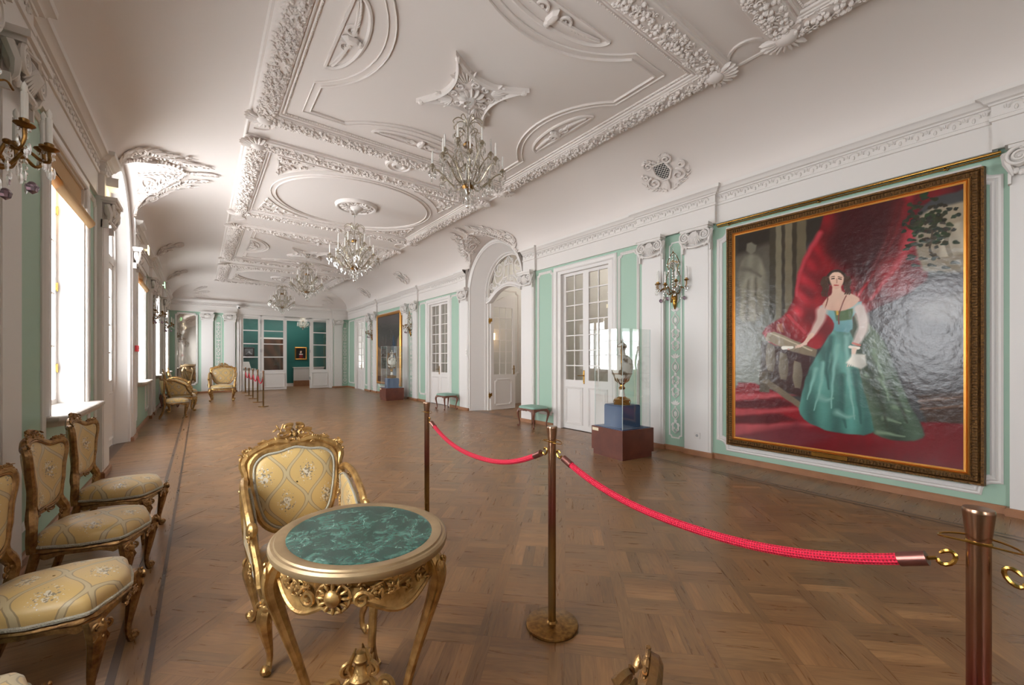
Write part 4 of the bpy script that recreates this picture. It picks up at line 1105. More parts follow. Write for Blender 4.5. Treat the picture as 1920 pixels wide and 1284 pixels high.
def loop_pts(pts, mirror=True):
    full = [(-a, b) for a, b in pts[1:-1]][::-1] if mirror else []
    P = list(pts) + full
    sp = []; n = len(P)
    for i in range(n):
        a, b, c, d = [Vector(P[(i + k) % n]) for k in (-1, 0, 1, 2)]
        for k in range(5):
            t = k / 5; sp.append(.5 * ((2 * b) + (c - a) * t + (2 * a - 5 * b + 4 * c - d) * t * t + (3 * b - a - 3 * c + d) * t ** 3))
    return [(p.x, p.y) for p in sp]
def pad(mb, P, loop, bulge, h0=0, cv=None):
    cx = sum(p[0] for p in loop) / len(loop); cy = sum(p[1] for p in loop) / len(loop); rows = []
    for k, hh in ((1, 0), (.96, .45), (.85, .78), (.6, .95), (.3, 1), (.02, 1)):
        rows.append([P(cx + (x - cx) * k, cy + (y - cy) * k, h0 + bulge * hh) for x, y in loop])
    mb.grid(rows, closeu=True)
def seat_cushion(out, z0, z1, dome, zc=None):
    mb = MB(); cx = sum(p[0] for p in out) / len(out); rows = []
    for k, z in ((1.0, z0), (1.03, lerp(z0, z1, .4)), (1.0, z1), (.95, z1 + dome * .3), (.8, z1 + dome * .62), (.55, z1 + dome * .88), (.28, z1 + dome), (.02, z1 + dome)):
        rows.append([(cx + (x - cx) * k, y * k, z) for x, y in out])
    return mb.grid(rows, closeu=True)
def seat_outline(fx, bx, fw, bw, n=64):
    out = []
    for i in range(n):
        t = 2 * PI * i / n; c, s = math.cos(t), math.sin(t); e = .42
        x = math.copysign(abs(c) ** e, c); y = math.copysign(abs(s) ** e, s)
        w_ = lerp(bw, fw, (x + 1) / 2); X = lerp(bx, fx, (x + 1) / 2)
        if x > .6: X += .022 * math.cos(y * 4.4)        # serpentine front
        w_ += .01 * math.cos(x * 5)
        out.append((X, y * w_))
    return out
def apron(mb, out, z1, z0, seed=0, th=.02, sc=.014, k=4):
    n = len(out); cx = sum(p[0] for p in out) / n; rows = []
    for q, (ins, zz) in enumerate(((0, 0), (1.03, .12), (1.045, .35), (1.02, .5), (1.03, .75), (1.035, .95), (.98, 1.0), (.9, .95), (.9, .1))):
        r = []
        for i, (x, y) in enumerate(out):
            a = 2 * PI * i / n; lo = z0 + sc * math.cos(a * k * 2 + 0)
            f = ins or 1.0
            r.append((cx + (x - cx) * f, y * f, lerp(z1, lo, zz)))
        rows.append(r)
    mb.grid(rows, closeu=True)

def side_chair(label, loc, rz, group):
    t = thing('side_chair', label, 'chair', loc, rz, group)
    out = seat_outline(.25, -.2, .25, .19)
    mb = MB(); apron(mb, out, .375, .325)
    for s in (-1, 1): carve(mb, lambda u, v, h, s=s: (.27 + h, u, v), 0, .335, .16, .05, 3) if s > 0 else None
    mb.build('seat_rail', M['gilt_dark'], t)
    seat_cushion(out, .375, .43, .055).build('seat', M['silk_seat'], t)
    mb = MB(); mb.tube([(x * 1.03, y * 1.03, .386) for x, y in out], .009, 6, closed=True); mb.build('braid', M['braid'], t)
    for s in (-1, 1):
        mb = MB(); cab_leg(mb, .215, s * .215, 1, s * .6, .35, out=.018); knee(mb, .25, s * .235, 1, s * .8, .32, .06); mb.build('leg', M['gilt_dark'], t)
    for s in (-1, 1):
        mb = MB(); mb.tube(bez([(-.17, s * .175, .36), (-.2, s * .18, .22), (-.245, s * .185, .08), (-.285, s * .19, .008)], 4), [.024 - .008 * i / 12 for i in range(13)], 8); mb.build('leg', M['gilt_dark'], t)
    B = lambda u, v, h: (-.2 - (v - .4) * .12 + h + 1.7 * u * u * min(1, max(0, (v - .4) / .3)), u, v)       # leaning back plane
    lp = loop_pts([(0, .55), (.09, .555), (.145, .60), (.158, .68), (.175, .78), (.2, .88), (.19, .935), (.12, .93), (.05, .965), (0, .975)])
    mb = MB(); mb.tube([B(u, v, 0) for u, v in lp], .02, 8, closed=True); mb.tube([B(u * .93, .75 + (v - .75) * .93, .018) for u, v in lp], .006, 5, closed=True)
    for s in (-1, 1): mb.tube(bez([B(s * .155, .66, 0), B(s * .15, .58, 0), B(s * .185, .5, .01), B(s * .175, .42, .01), B(s * .17, .36, .01)], 4), [.019, .02, .021, .022, .024, .026, .028, .026, .024, .024, .024, .024, .024, .025, .025, .026, .026][:17], 8)
    mb.build('back_frame', M['gilt_dark'], t)
    mb = MB(); pad(mb, B, [(u * .94, .75 + (v - .75) * .94) for u, v in lp], .028, .004); mb.build('backrest', M['silk_back'], t)
    mb = MB(); pad(mb, B, [(u * .94, .75 + (v - .75) * .94) for u, v in lp], -.018, -.006); mb.build('back_cover', M['silk_back'], t)
    mb = MB(); carve(mb, B, 0, .99, .18, .09, 5, 1.4); mb.build('crest', M['gilt_dark'], t)
    for s in (-1, 1):
        mb = MB(); carve(mb, B, s * .165, .945, .09, .055, 8); mb.build('corner_scroll', M['gilt_dark'], t)
        mb = MB(); carve(mb, B, s * .16, .5, .06, .12, 9, 1); mb.build('side_scroll', M['gilt_dark'], t)
    mb = MB(); carve(mb, B, 0, .555, .2, .075, 11, 1.2); mb.build('lower_carving', M['gilt_dark'], t)
    return t
CH = 'gilt side chairs along the window wall'
sc = side_chair('gilt side chair in yellow damask closest to the picture bottom, only its seat corner seen', (-.66, 1.80, 0), 0, CH)
for loc, rz, lb, gr in (((-.535, 2.68, 0), -.17, 'gilt side chair with silver-flowered yellow seat shown largest at the left edge', CH),
    ((-.535, 3.59, 0), -.17, 'gilt side chair with leaning carved back in front of the near white pilaster', CH),
    ((-.525, 4.52, 0), -.17, 'gilt side chair with yellow seat directly under the near window sill', CH),
    ((-.50, 13.0, 0), 0.05, 'pale gilt side chair standing first in the far furniture row by the window wall', 'gilt seats at the far end of the window wall')):
    dup(sc, loc, rz, lb, gr)

def armchair(label, loc, rz, group=None, s=1):
    t = thing('armchair', label, 'armchair', loc, rz, group, s)
    out = seat_outline(.27, -.25, .285, .25)
    mb = MB(); apron(mb, out, .36, .30, sc=.02); F = lambda u, v, h: (.285 + h, u, v); carve(mb, F, 0, .32, .3, .075, 4, 1.6)
    for s_ in (-1, 1): carve(mb, F, s_ * .15, .33, .14, .055, 6, 1)
    mb.build('seat_rail', M['gilt'], t)
    seat_cushion(out, .355, .40, .06).build('seat', M['silk_seat'], t)
    mb = MB(); mb.tube([(x * 1.03, y * 1.03, .37) for x, y in out], .01, 6, closed=True)
    mb.build('braid', M['braid'], t)
    for sx, sy in ((1, -1), (1, 1), (-1, -1), (-1, 1)):
        mb = MB(); cab_leg(mb, sx * .235, sy * .25, sx, sy * .8, .33, r=(.036, .026, .015, .024)); knee(mb, sx * .25 + .02 * sx, sy * .27, sx, sy * .8, .31, .07); mb.build('leg', M['gilt'], t)
    B = lambda u, v, h: (-.235 - (v - .4) * .2 + h, u, v)
    lp = loop_pts([(0, .46), (.12, .47), (.2, .53), (.24, .64), (.262, .78), (.25, .86), (.19, .905), (.1, .915), (0, .935)])
    mb = MB(); mb.tube([B(u, v, 0) for u, v in lp], .024, 8, closed=True)
    ear = lambda s_: bez([B(s_ * .03, .945, 0), B(s_ * .12, .955, 0), B(s_ * .2, .93, 0), B(s_ * .265, .9, 0), B(s_ * .3, .85, 0), B(s_ * .285, .79, 0), B(s_ * .3, .72, 0), B(s_ * .29, .5, 0), B(s_ * .27, .36, .01)], 5)
    for s_ in (-1, 1): e = ear(s_); mb.tube(e, .024, 8)
    mb.build('back_frame', M['gilt'], t)
    inner = [(u * .93, .69 + (v - .69) * .93) for u, v in lp]
    mb = MB(); pad(mb, B, inner, .035, .006); mb.build('backrest', M['silk_back'], t)
    mb = MB(); pad(mb, B, inner, -.025, -.008); mb.build('back_cover', M['silk_back'], t)
    mb = MB(); mb.tube([B(u, v, .022) for u, v in inner], .008, 5, closed=True); mb.build('braid', M['braid'], t)
    mb = MB(); carve(mb, B, 0, .995, .26, .13, 5, 2.2); carve(mb, B, 0, .965, .16, .06, 15, 1.6); mb.build('crest', M['gilt'], t)
    for s_ in (-1, 1):
        mb = MB(); carve(mb, B, s_ * .16, .95, .14, .06, 8, 1.5); frond(mb, B, [(s_ * .05, .955), (s_ * .12, .965), (s_ * .22, .94)], .025, 8, .01, .008); mb.build('shoulder_carving', M['gilt'], t)
        mb = MB(); carve(mb, B, s_ * .275, .9, .09, .09, 9, 1.4); mb.build('corner_scroll', M['gilt'], t)
        mb = MB(); frond(mb, B, [(s_ * .27, .5), (s_ * .285, .6), (s_ * .275, .72), (s_ * .285, .82)], .03, 12, .012, .008); carve(mb, B, s_ * .27, .62, .06, .12, 10, 1.5); mb.build('side_carving', M['gilt'], t)
    mb = MB(); carve(mb, B, 0, .45, .3, .08, 12, 1.8); mb.build('lower_carving', M['gilt'], t)
    for s_ in (-1, 1):
        y = s_ * .3; arm = bez([(-.30, y * .98, .76), (-.22, y * 1.02, .78), (-.12, y * 1.06, .76), (.0, y * 1.06, .70), (.08, y * 1.04, .64), (.11, y * 1.0, .55), (.165, y * .96, .46), (.2, y * .95, .38)], 5)
        mb = MB(); mb.tube(arm, .022, 8); mb.ell((.115, y * 1.03, .625), (.035, .03, .04)); SP = lambda u, v, h, y=y, s_=s_: (u, y * 1.04 + s_ * h, v)
        carve(mb, SP, .12, .6, .06, .09, 3); carve(mb, SP, -.22, .73, .07, .05, 4); carve(mb, SP, .17, .45, .06, .09, 5)
        a_ = mb.build('arm', M['gilt'], t)
        side = [(-.26, .42), (-.27, .72), (-.2, .745), (-.11, .725), (.0, .665), (.065, .61), (.09, .53), (.14, .44), (.15, .41)]
        SQ = lambda u, v, h, y=y, s_=s_: (u, y * .97 - s_ * h, v)
        mb = MB(); pad(mb, SQ, side, .025); pad(mb, SQ, side, -.02); mb.build('arm_panel', M['silk_side'], t)
        mb = MB(); mb.tube([SQ(u, v, .012) for u, v in side], .007, 5, closed=True); mb.build('braid', M['braid'], t)
    return t
ac = armchair('gilt armchair with yellow damask back, standing right behind the marble table', (.465, 2.43, 0), -PI / 2 + .03)
ac.scale = (1, .88, 1)
FG = 'gilt armchairs at the far end of the hall'
dup(ac, (-.42, 14.6, 0), .1, 'gilt armchair with rounded buff back, second in the far row by the windows', FG, 1.1)
dup(ac, (-.40, 16.6, 0), .0, 'gilt armchair farthest along the window wall, close to the tall mirror', FG, 1.1)
dup(ac, (.62, 17.3, 0), -PI / 2 - .1, 'wide gilt armchair alone in front of the white double pilaster', FG, 1.22)

# the armchair whose carved crest just reaches into the picture at the bottom
dup(sc, (.475, .63, 0), PI / 2, 'gilt chair of which only the carved crest scrolls show at the bottom edge', None, .955)

# ---------------- marble topped table ----------------
t = thing('marble_table', 'oval gilt table with green marble top and carved apron on curved legs', 'table', (.52, 1.69, 0), .3)
ea, eb = .32, .365
def el(da, z, n=72, wv=0): return [((ea + da) * math.cos(2 * PI * i / n), (eb + da) * math.sin(2 * PI * i / n), z + wv * math.cos(2 * PI * i / n * 6)) for i in range(n)]
mb = MB(); mb.grid([el(-.062, .742), el(-.06, .75), el(-.05, .753), el(-.022, .753), el(-.018, .747), el(-.008, .747), el(-.0, .74), el(.002, .73), el(-.002, .718), el(-.012, .712), el(-.02, .715), el(-.05, .712)], closeu=True)
mb.build('table_rim', M['gilt_bright'], t)
mb = MB(); q = el(-.06, .7505); mb.grid([el(-.06, .735), q, el(-.065, .7515)], closeu=True); mb.add(el(-.065, .7515), [tuple(range(72))]); mb.build('marble_top', M['marble'], t, smooth=None)
mb = MB(); LEGA = [math.radians(a - 17) for a in (172, -51, 57)]
def low(a):    # scalloped lower edge: deepest half way between two legs
    d = min(abs((a - l + PI) % (2 * PI) - PI) for l in LEGA); return .63 + .018 * math.cos(d * 5.8) - (.03 if d > .85 else 0) * (1 if d > .85 else 0)
rows = []
for da, f in ((-.04, 0), (-.035, .15), (-.05, .5), (-.04, .9), (-.035, 1.0), (-.055, 1.0), (-.06, 0)):
    r = []
    for i in range(96):
        a = 2 * PI * i / 96; lo = .61 + .03 * math.cos(min(abs((a - l + PI) % (2 * PI) - PI) for l in LEGA) * 5.4) * (-1 if False else 1)
        r.append(((ea + da) * math.cos(a), (eb + da) * math.sin(a), lerp(.715, lo, f)))
    rows.append(r)
mb.grid(rows, closeu=True); mb.tube(rows[4], .007, 5, closed=True)
rr_ = random.Random(2)
for i in range(210):
    a = rr_.random() * 2 * PI; Pa = lambda u, v, h, a=a: ((ea - .046 + h) * math.cos(a + u / ea), (eb - .046 + h) * math.sin(a + u / ea), v)
    if rr_.random() < .6: mb.blob_on(Pa, 0, rr_.uniform(.63, .705), .008, rr_.uniform(-.9, .9), .018, .006, .008, 5, 4)
    else:
        v_ = rr_.uniform(.645, .695); mb.tube([Pa(x, v, .006) for x, v in spiral(0, v_, .014, .003, rr_.random() * 6, 1.2, 10, rr_.choice((-1, 1)))], .0035, 4)
for l in LEGA:
    for dd_ in (1.05,):
        a = l + dd_; P_ = lambda u, v, h: ((ea - .04 + h) * math.cos(a + u / ea), (eb - .04 + h) * math.sin(a + u / ea), v)
        mb.blob_on(P_, 0, .655, .012, 0, .03, .03, .02, 10, 6)
        for k in range(12): mb.blob_on(P_, .042 * math.cos(k * PI / 6), .655 + .04 * math.sin(k * PI / 6), .01, k * PI / 6, .018, .007, .01)
        for r0 in (.058,): mb.tube([P_(r0 * math.cos(k * .35), .655 + r0 * .85 * math.sin(k * .35), .008) for k in range(19)], .006, 5)
        for s in (-1, 1):
            mb.tube([P_(s * x, v, .01) for x, v in spiral(.095, .645, .03, .006, 0, 1.4, 18, s)], .007, 5)
            for k, (u, v) in enumerate(((.14, .675), (.165, .66), (.19, .68), (.15, .69), (.22, .67), (.125, .66), (.2, .655))): mb.blob_on(P_, s * u, v, .008, s * (.5 + k), .022, .008, .009)
            for u, v in ((.15, .672), (.2, .67)):
                for k in range(5): mb.blob_on(P_, s * u + .011 * math.cos(k * 1.26), v + .011 * math.sin(k * 1.26), .012, 0, .008, .008, .006)
            frond(mb, P_, [(s * .09, .68), (s * .16, .66), (s * .24, .68)], .02, 6, .008, .005)
mb.build('apron', M['gilt'], t)
for l in LEGA:
    c_, s_ = math.cos(l), math.sin(l); mb = MB(); R0 = .285
    pts = [(R0 - .01, .70), (R0 + .02, .64), (R0 + .022, .57), (R0 - .02, .42), (R0 - .07, .25), (R0 - .095, .13), (R0 - .07, .04), (R0 - .04, .0)]
    sp = bez([(c_ * r, s_ * r * 1.1, z + .012) for r, z in pts], 5); rr = [.03, .034, .03, .022, .017, .016, .022, .02]
    rad = [lerp(rr[min(i // 5, 7)], rr[min(i // 5 + 1, 7)], (i % 5) / 5) for i in range(len(sp))]
    mb.tube(sp, rad, 10)
    sd = Vector((-s_, c_, 0)); outv = Vector((c_, s_, 0))
    for s in (-1, 1): mb.tube([p + sd * s * rad[i] * .75 + outv * rad[i] * .55 for i, p in enumerate(sp)], [q * .32 for q in rad], 5)
    knee(mb, c_ * (R0 + .035), s_ * (R0 + .035) * 1.1, c_, s_, .655, .06); mb.ell((c_ * .25, s_ * .27, .02), (.03, .03, .02))
    mb.build('leg', M['gilt'], t)
mb = MB()
for l in LEGA:
    c_, s_ = math.cos(l), math.sin(l)
    mb.tube(bez([(c_ * .205, s_ * .225, .14), (c_ * .16, s_ * .17, .09), (c_ * .09, s_ * .1, .12), (c_ * .03, s_ * .03, .17)], 5), .014, 8)
    PS_ = lambda u, v, h: (c_ * u - s_ * h, s_ * u + c_ * h, v)
    mb.tube([PS_(x, v, 0) for x, v in spiral(.11, .15, .035, .006, 0, 1.4, 18)], .01, 6)
    mb.tube([PS_(x, v, 0) for x, v in spiral(.05, .2, .03, .006, 2, 1.4, 18, -1)], .009, 6)
    mb.tube([PS_(.035, .17, 0), PS_(.05, .21, 0), PS_(.02, .28, 0)], [.012, .012, .003], 6)
mb.lathe([(.0, .13), (.035, .14), (.05, .165), (.03, .19), (.022, .215), (.034, .235), (.02, .26), (.0, .268)], 12)
mb.build('stretcher_ornament', M['gilt'], t)

# ---------------- rope barrier ----------------
def stanchion(label, loc, group):
    t = thing('barrier_post', label, 'barrier post', loc, 0, group)
    MB().lathe([(.0, 0), (.138, 0), (.142, .008), (.14, .016), (.134, .02), (.03, .022), (.022, .03), (0, .03)], 40).build('post_base', M['oldbrass'], t)
    MB().lathe([(0, .03), (.0215, .03), (.0215, 1.0), (.0225, 1.01), (.0285, 1.072), (.0285, 1.079), (.027, 1.082), (.0, 1.083)], 24).build('post', M['post'], t)
    mb = MB(); mb.tube([(.032 * math.cos(a), .07 * math.sin(a), 1.0 + .004 * math.cos(2 * a)) for a in [k * PI / 12 for k in range(24)]], .0025, 6, closed=True)
    mb.lathe([(.0225, -.004), (.0245, 0), (.0225, .004)], 20, (0, 0, 1.0)); mb.build('ring', M['brass'], t)
    return t
def rope_(label, y0, y1, x0, x1, sag, group, hook=True):
    t = thing('barrier_rope', label, 'rope', ((x0 + x1) / 2, (y0 + y1) / 2, .8), 0, group)
    def P(u):
        k = abs(2 * u - 1); return Vector(((x1 - x0) * (u - .5), (y1 - y0) * (u - .5), .17 - sag * (1 - k ** 2.3)))
    g0 = .135 / abs(y1 - y0); n = 60; path = [P(lerp(g0, 1 - g0, i / n)) for i in range(n + 1)]
    mb = MB(); mb.tube(path, .0155, 12); o = None
    uv = []; L_ = 0; cum = [0]
    for i in range(n): L_ += (path[i + 1] - path[i]).length; cum.append(L_)
    for f in mb.f[:n * 12]:
        for vi in f:
            i, j = divmod(vi, 12); uv.append((cum[i], 0))
    # rebuild uv with wrapped angle
    uv = []
    for k in range(n * 12):
        i, j = divmod(k, 12)
        for (ii, jj) in ((i, j), (i, j + 1), (i + 1, j + 1), (i + 1, j)): uv.append((cum[ii], jj / 12))
    for f in mb.f[n * 12:]: uv += [(0, 0)] * len(f)
    mb.uv = uv; mb.build('rope', M['rope'], t)
    for e in (0, 1):
        a, b = (P(g0 + .0), P(g0 - .02)) if e == 0 else (P(1 - g0), P(1 - g0 + .02))
        d = (b - a).normalized(); m2 = MB(); m2.tube([a - d * .01, a + d * .05], .0185, 14); m2.build('ferrule', M['copper'], t)
        m2 = MB(); q = a + d * .05; m2.tube([q, q + d * .02], .005, 6)
        up = Vector((0, 0, 1)); c = q + d * .038
        m2.tube([c + (d * math.cos(t_) + up * math.sin(t_)) * .018 for t_ in [PI + k * .5 for k in range(12)]], [.004] + [.0055] * 10 + [.003], 6)
        m2.build('snap_hook', M['brass'], t)
    return t
SX = 1.52; GP = 'near brass barrier posts'; GF = 'far row of slim barrier posts'
p0 = stanchion('brass post with worn red-brown top, standing closest, at the lower right', (SX, .1, 0), GP)
dup(p0, (SX, 1.63, 0), 0, 'full-height brass post between the two near red ropes, its round base in view', GP)
dup(p0, (SX, 3.17, 0), 0, 'slim brass post rising behind the right edge of the marble table', GP)
rope_('long red braided rope sagging between the middle and the nearest brass post', .1, 1.63, SX, SX, .18, 'near red ropes')
rope_('shorter red rope hung between the middle post and the post behind the table', 1.63, 3.17, SX, SX, .2, 'near red ropes')
rope_('red rope end hooked to the outer side of the nearest post, leaving the picture', -1.4, .1, SX, SX, .2, 'near red ropes')
FY = [20.46, 18.9, 17.4, 15.9, 14.35]
for i, y in enumerate(FY):
    dup(p0, (SX, y, 0), 0, ['thin barrier post nearest to the glazed doors of the green room', 'second thin barrier post out from the glazed doors', 'middle post of the far barrier of five', 'fourth thin barrier post out from the glazed doors', 'far barrier post standing nearest to the viewer, at the end of its row'][i], GF)
for i in range(4):
    rope_(['pale red rope closest to the glazed doors of the green room', 'pale red rope second from the glazed doors', 'pale red rope third from the glazed doors', 'pale red rope on the last, nearest pair of the far posts'][i], FY[i + 1], FY[i], SX, SX, .3, 'far red ropes')

# ---------------- stools ----------------
def stool(label, loc, rz, group):
    t = thing('stool', label, 'stool', loc, rz, group); out = [(math.copysign(abs(math.cos(a)) ** .35, math.cos(a)) * .21, math.copysign(abs(math.sin(a)) ** .35, math.sin(a)) * .27) for a in [2 * PI * i / 56 for i in range(56)]]
    mb = MB(); apron(mb, out, .40, .345, sc=.014)
    for sx in (-1, 1): carve(mb, lambda u, v, h: (sx * (.215 + h), u, v), 0, .365, .14, .04, 3)
    mb.build('apron', M['darkwood'], t)
    seat_cushion(out, .395, .43, .03).build('seat', M['seatgreen'], t)
    for sx, sy in ((1, 1), (1, -1), (-1, 1), (-1, -1)):
        mb = MB(); cab_leg(mb, sx * .18, sy * .24, sx, sy, .37, r=(.026, .019, .012, .018), out=.03); knee(mb, sx * .2, sy * .26, sx, sy, .34, .035); mb.build('leg', M['darkwood'], t)
    return t
s0 = stool('sage green stool on carved legs against the wall right of the arched doorway', (5.62, 6.62, 0), 0, 'sage green stools')
dup(s0, (5.62, 10.45, 0), 0, 'sage green stool in front of the far glazed door, left of the arched doorway', 'sage green stools')
dup(s0, (9.6, 9.3, 0), 0, 'dark stool half hidden in the room behind the arched doorway', 'sage green stools')
dup(s0, (-.72, 15.95, 0), 0, 'low pale stool at the foot of the far windows behind the gilt seats', None)

# ---------------- showcases with vases ----------------
def showcase(which, c, rz, dup_of=None):
    lb = {'near': 'mahogany plinth with a paper label, in front of the near glazed door', 'far': 'mahogany plinth in front of the far dark painting'}[which]
    t = thing('plinth', lb, 'plinth', (*c, 0), rz, 'mahogany display plinths')
    mb = MB().box(-.32, .32, -.32, .32, .075, .425); mb.build('plinth_box', M['wood'], t, smooth=None)
    MB().box(-.3, .3, -.3, .3, 0, .075).build('plinth_foot', M['wood'], t, smooth=None)
    MB().box(-.285, .285, -.285, .285, .425, .432).build('glass_tray', M['blue'], t, smooth=None)
    MB().box(-.3215, -.32, .17, .30, .36, .405).build('paper_label', M['label'], t, smooth=None)
    b = MB(); w_ = .185; o_ = [(-w_, .76), (w_, .76)]
    b.prism(lambda u, v, h: (u, h, v), [(-w_, .433), (w_, .433), (w_, .74), (w_ - .02, .76), (-w_ + .02, .76), (-w_, .74)], -w_, w_)
    k = b.build('display_block', M['blue'], None, smooth=None); k.location = (*c, 0); k.rotation_euler = (0, 0, rz)
    k['label'] = 'blue silk-covered block under the vase inside the %s showcase' % which; k['category'] = 'display block'; k['kind'] = 'thing'; k['group'] = 'blue display blocks'
    g = MB(); q = .283; z0, z1 = .433, 1.88
    g.grid([[(-q, -q, z0), (q, -q, z0), (q, q, z0), (-q, q, z0)], [(-q, -q, z1), (q, -q, z1), (q, q, z1), (-q, q, z1)]], closeu=True); g.add([(-q, -q, z1), (q, -q, z1), (q, q, z1), (-q, q, z1)], [(0, 1, 2, 3)])
    gl = g.build('glass_case', M['showcase'], None, smooth=None); gl.location = (*c, 0); gl.rotation_euler = (0, 0, rz)
    for sx in (-1, 1):
        for sy in (-1, 1): MB().box(sx * q - .003, sx * q + .003, sy * q - .003, sy * q + .003, z0, z1).build('glass_edge', M['glass_edge'], gl, smooth=None)
    gl['label'] = 'tall clear glass case around the vase on the %s plinth' % which; gl['category'] = 'glass case'; gl['kind'] = 'thing'; gl['group'] = 'glass showcases'
    v = thing('vase', {'near': 'ornate urn with tall curved handle on a gilt square foot, near showcase', 'far': 'white porcelain urn with gilt mounts in the far showcase'}[which], 'vase', (*c, .762), rz + (.75 if which == 'near' else .3), 'porcelain urns')
    mb = MB(); mb.lathe([(.165, 0), (.165, .018), (.15, .022), (.15, .055), (.165, .06), (.165, .075), (.11, .09)], 4, a0=PI / 4)
    for a in range(4): carve(mb, (lambda A: lambda u, vv, h: (math.cos(A) * (.108 + h) - math.sin(A) * u, math.sin(A) * (.108 + h) + math.cos(A) * u, vv))(a * PI / 2), 0, .037, .12, .05, a)
    mb.lathe([(.085, .08), (.08, .095), (.055, .11), (.05, .115)], 24); mb.build('foot', M['brass'], v)
    MB().lathe([(.05, .11), (.043, .14), (.034, .18), (.032, .22)], 24).build('stem', M['porcelain'], v)
    mb = MB().lathe([(.032, .22), (.045, .23), (.048, .25), (.03, .27), (.028, .29), (.05, .31), (.06, .33)], 24); mb.build('knop', M['brass'], v)
    MB().lathe([(.05, .315), (.095, .36), (.145, .45), (.165, .56), (.15, .66), (.1, .72), (.055, .74), (.045, .78), (.05, .83), (.075, .86), (.0, .87)], 32).build('body', M['porcelain'], v)
    mb = MB(); mb.lathe([(.14, .45), (.157, .46), (.14, .47)], 32); mb.lathe([(.06, .855), (.082, .86), (.06, .875)], 28)
    for k_ in range(10):
        a = k_ * PI / 5; mb.tube([(math.cos(a) * r, math.sin(a) * r, z) for r, z in ((.06, .325), (.1, .36), (.118, .4))], [.008, .012, .003], 5)
    mb.build('gilt_bands', M['brass'], v)
    MB().lathe([(.075, .87), (.07, .89), (.035, .92), (.015, .94), (.022, .965), (.01, .99), (.0, 1.0)], 20).build('lid', M['porcelain'], v)
    for s in (-1, 1):
        mb = MB(); mb.tube(bez([(s * .11, 0, .42), (s * .17, 0, .5), (s * .19, 0, .62), (s * .17, 0, .74), (s * .15, 0, .83), (s * .11, 0, .86), (s * .085, 0, .82)], 5), [.012] * 10 + [.015] * 10 + [.012] * 11, 8)
        mb.ell((s * .13, 0, .82), (.03, .018, .03)); mb.ell((s * .15, 0, .86), (.022, .015, .03)); mb.build('handle', M['oldbrass'], v)
showcase('near', (5.07, 3.89), -.115); showcase('far', (5.36, 13.97), -.02)

# ---------------- paintings ----------------
def raster(shapes, W, H, asp):
    """paint the list of shapes on a W x H grid of vertices; returns (H, W, 3) in sRGB 0..255"""
    rng = np.random.RandomState(3)
    S_, T_ = np.meshgrid(np.linspace(0, 1, W), np.linspace(0, 1, H)); X, Y = S_ * asp, T_
    X, Y = X + .0009 * np.sin(Y * 95 + 2 * np.sin(X * 40)), Y + .0009 * np.sin(X * 88 + 2 * np.sin(Y * 37))
    def noise(f, seed):
        r = np.random.RandomState(seed); out = np.zeros_like(X)
        for k in range(7):
            a, b, c = r.uniform(-f, f), r.uniform(-f, f), r.uniform(0, 6.3); out += np.sin(a * X + b * Y + c)
        return out / 4
    img = np.full((H, W, 3), 60.0)
    for i, sh in enumerate(shapes):
        if sh[0] == 'p':
            _, col, pts, soft, c2, ang, fold, fr, fa = sh; pts = round_off(pts) if (len(pts) > 6 and soft < .03) else pts; P = [(x * asp, y) for x, y in pts]
            inside = np.zeros(X.shape, bool); dist = np.full(X.shape, 9.0); n = len(P)
            for k in range(n):
                (x0, y0), (x1, y1) = P[k], P[(k + 1) % n]
                with np.errstate(divide='ignore', invalid='ignore'): cr = ((y0 > Y) != (y1 > Y)) & (X < (x1 - x0) * (Y - y0) / ((y1 - y0) if y1 != y0 else 1e-9) + x0)
                inside ^= cr; dx, dy = x1 - x0, y1 - y0; t = np.clip(((X - x0) * dx + (Y - y0) * dy) / (dx * dx + dy * dy + 1e-12), 0, 1)
                dist = np.minimum(dist, np.hypot(X - x0 - t * dx, Y - y0 - t * dy))
            sd = np.where(inside, dist, -dist); al = np.clip(sd / soft + .5, 0, 1); al = al * al * (3 - 2 * al)
            c = np.zeros(X.shape + (3,)) + np.array(col, float)
            if c2 is not None:
                a = math.radians(ang); pr = X * math.cos(a) + Y * math.sin(a); pv = [x * math.cos(a) + y * math.sin(a) for x, y in P]; g = np.clip((pr - min(pv)) / (max(pv) - min(pv) + 1e-9), 0, 1)[..., None]
                c = c * (1 - g) + np.array(c2, float) * g
            if fold:
                a = math.radians(fa); u = X * math.cos(a) + Y * math.sin(a) + .03 * noise(14, i); c = c * (1 + fold * (np.sin(u * fr * 2) * .6 + noise(fr, i + 50) * .5))[..., None]
        else:
            _, col, pts, w0, w1, soft = sh; pts = [(q.x, q.y) for q in bez([(*q, 0) for q in pts], 4)] if len(pts) > 2 else pts; P = [(x * asp, y) for x, y in pts]; al = np.zeros(X.shape); n = len(P) - 1
            for k in range(n):
                (x0, y0), (x1, y1) = P[k], P[k + 1]; dx, dy = x1 - x0, y1 - y0; t = np.clip(((X - x0) * dx + (Y - y0) * dy) / (dx * dx + dy * dy + 1e-12), 0, 1)
                d = np.hypot(X - x0 - t * dx, Y - y0 - t * dy); wd = (w0 + (w1 - w0) * (k + t) / n) * .5
                al = np.maximum(al, np.clip((wd - d) / (wd * soft + 1e-6) + .5, 0, 1))
            c = np.zeros(X.shape + (3,)) + np.array(col, float)
        img = img * (1 - al[..., None]) + c * al[..., None]
    img *= (1 + .035 * noise(60, 99) + .02 * noise(200, 98))[..., None]
    return np.clip(img, 0, 255)
def round_off(pts):
    n = len(pts); out = []
    for i in range(n):
        a, b = pts[i], pts[(i + 1) % n]; out += [(a[0] * .8 + b[0] * .2, a[1] * .8 + b[1] * .2), (a[0] * .2 + b[0] * .8, a[1] * .2 + b[1] * .8)]
    return out
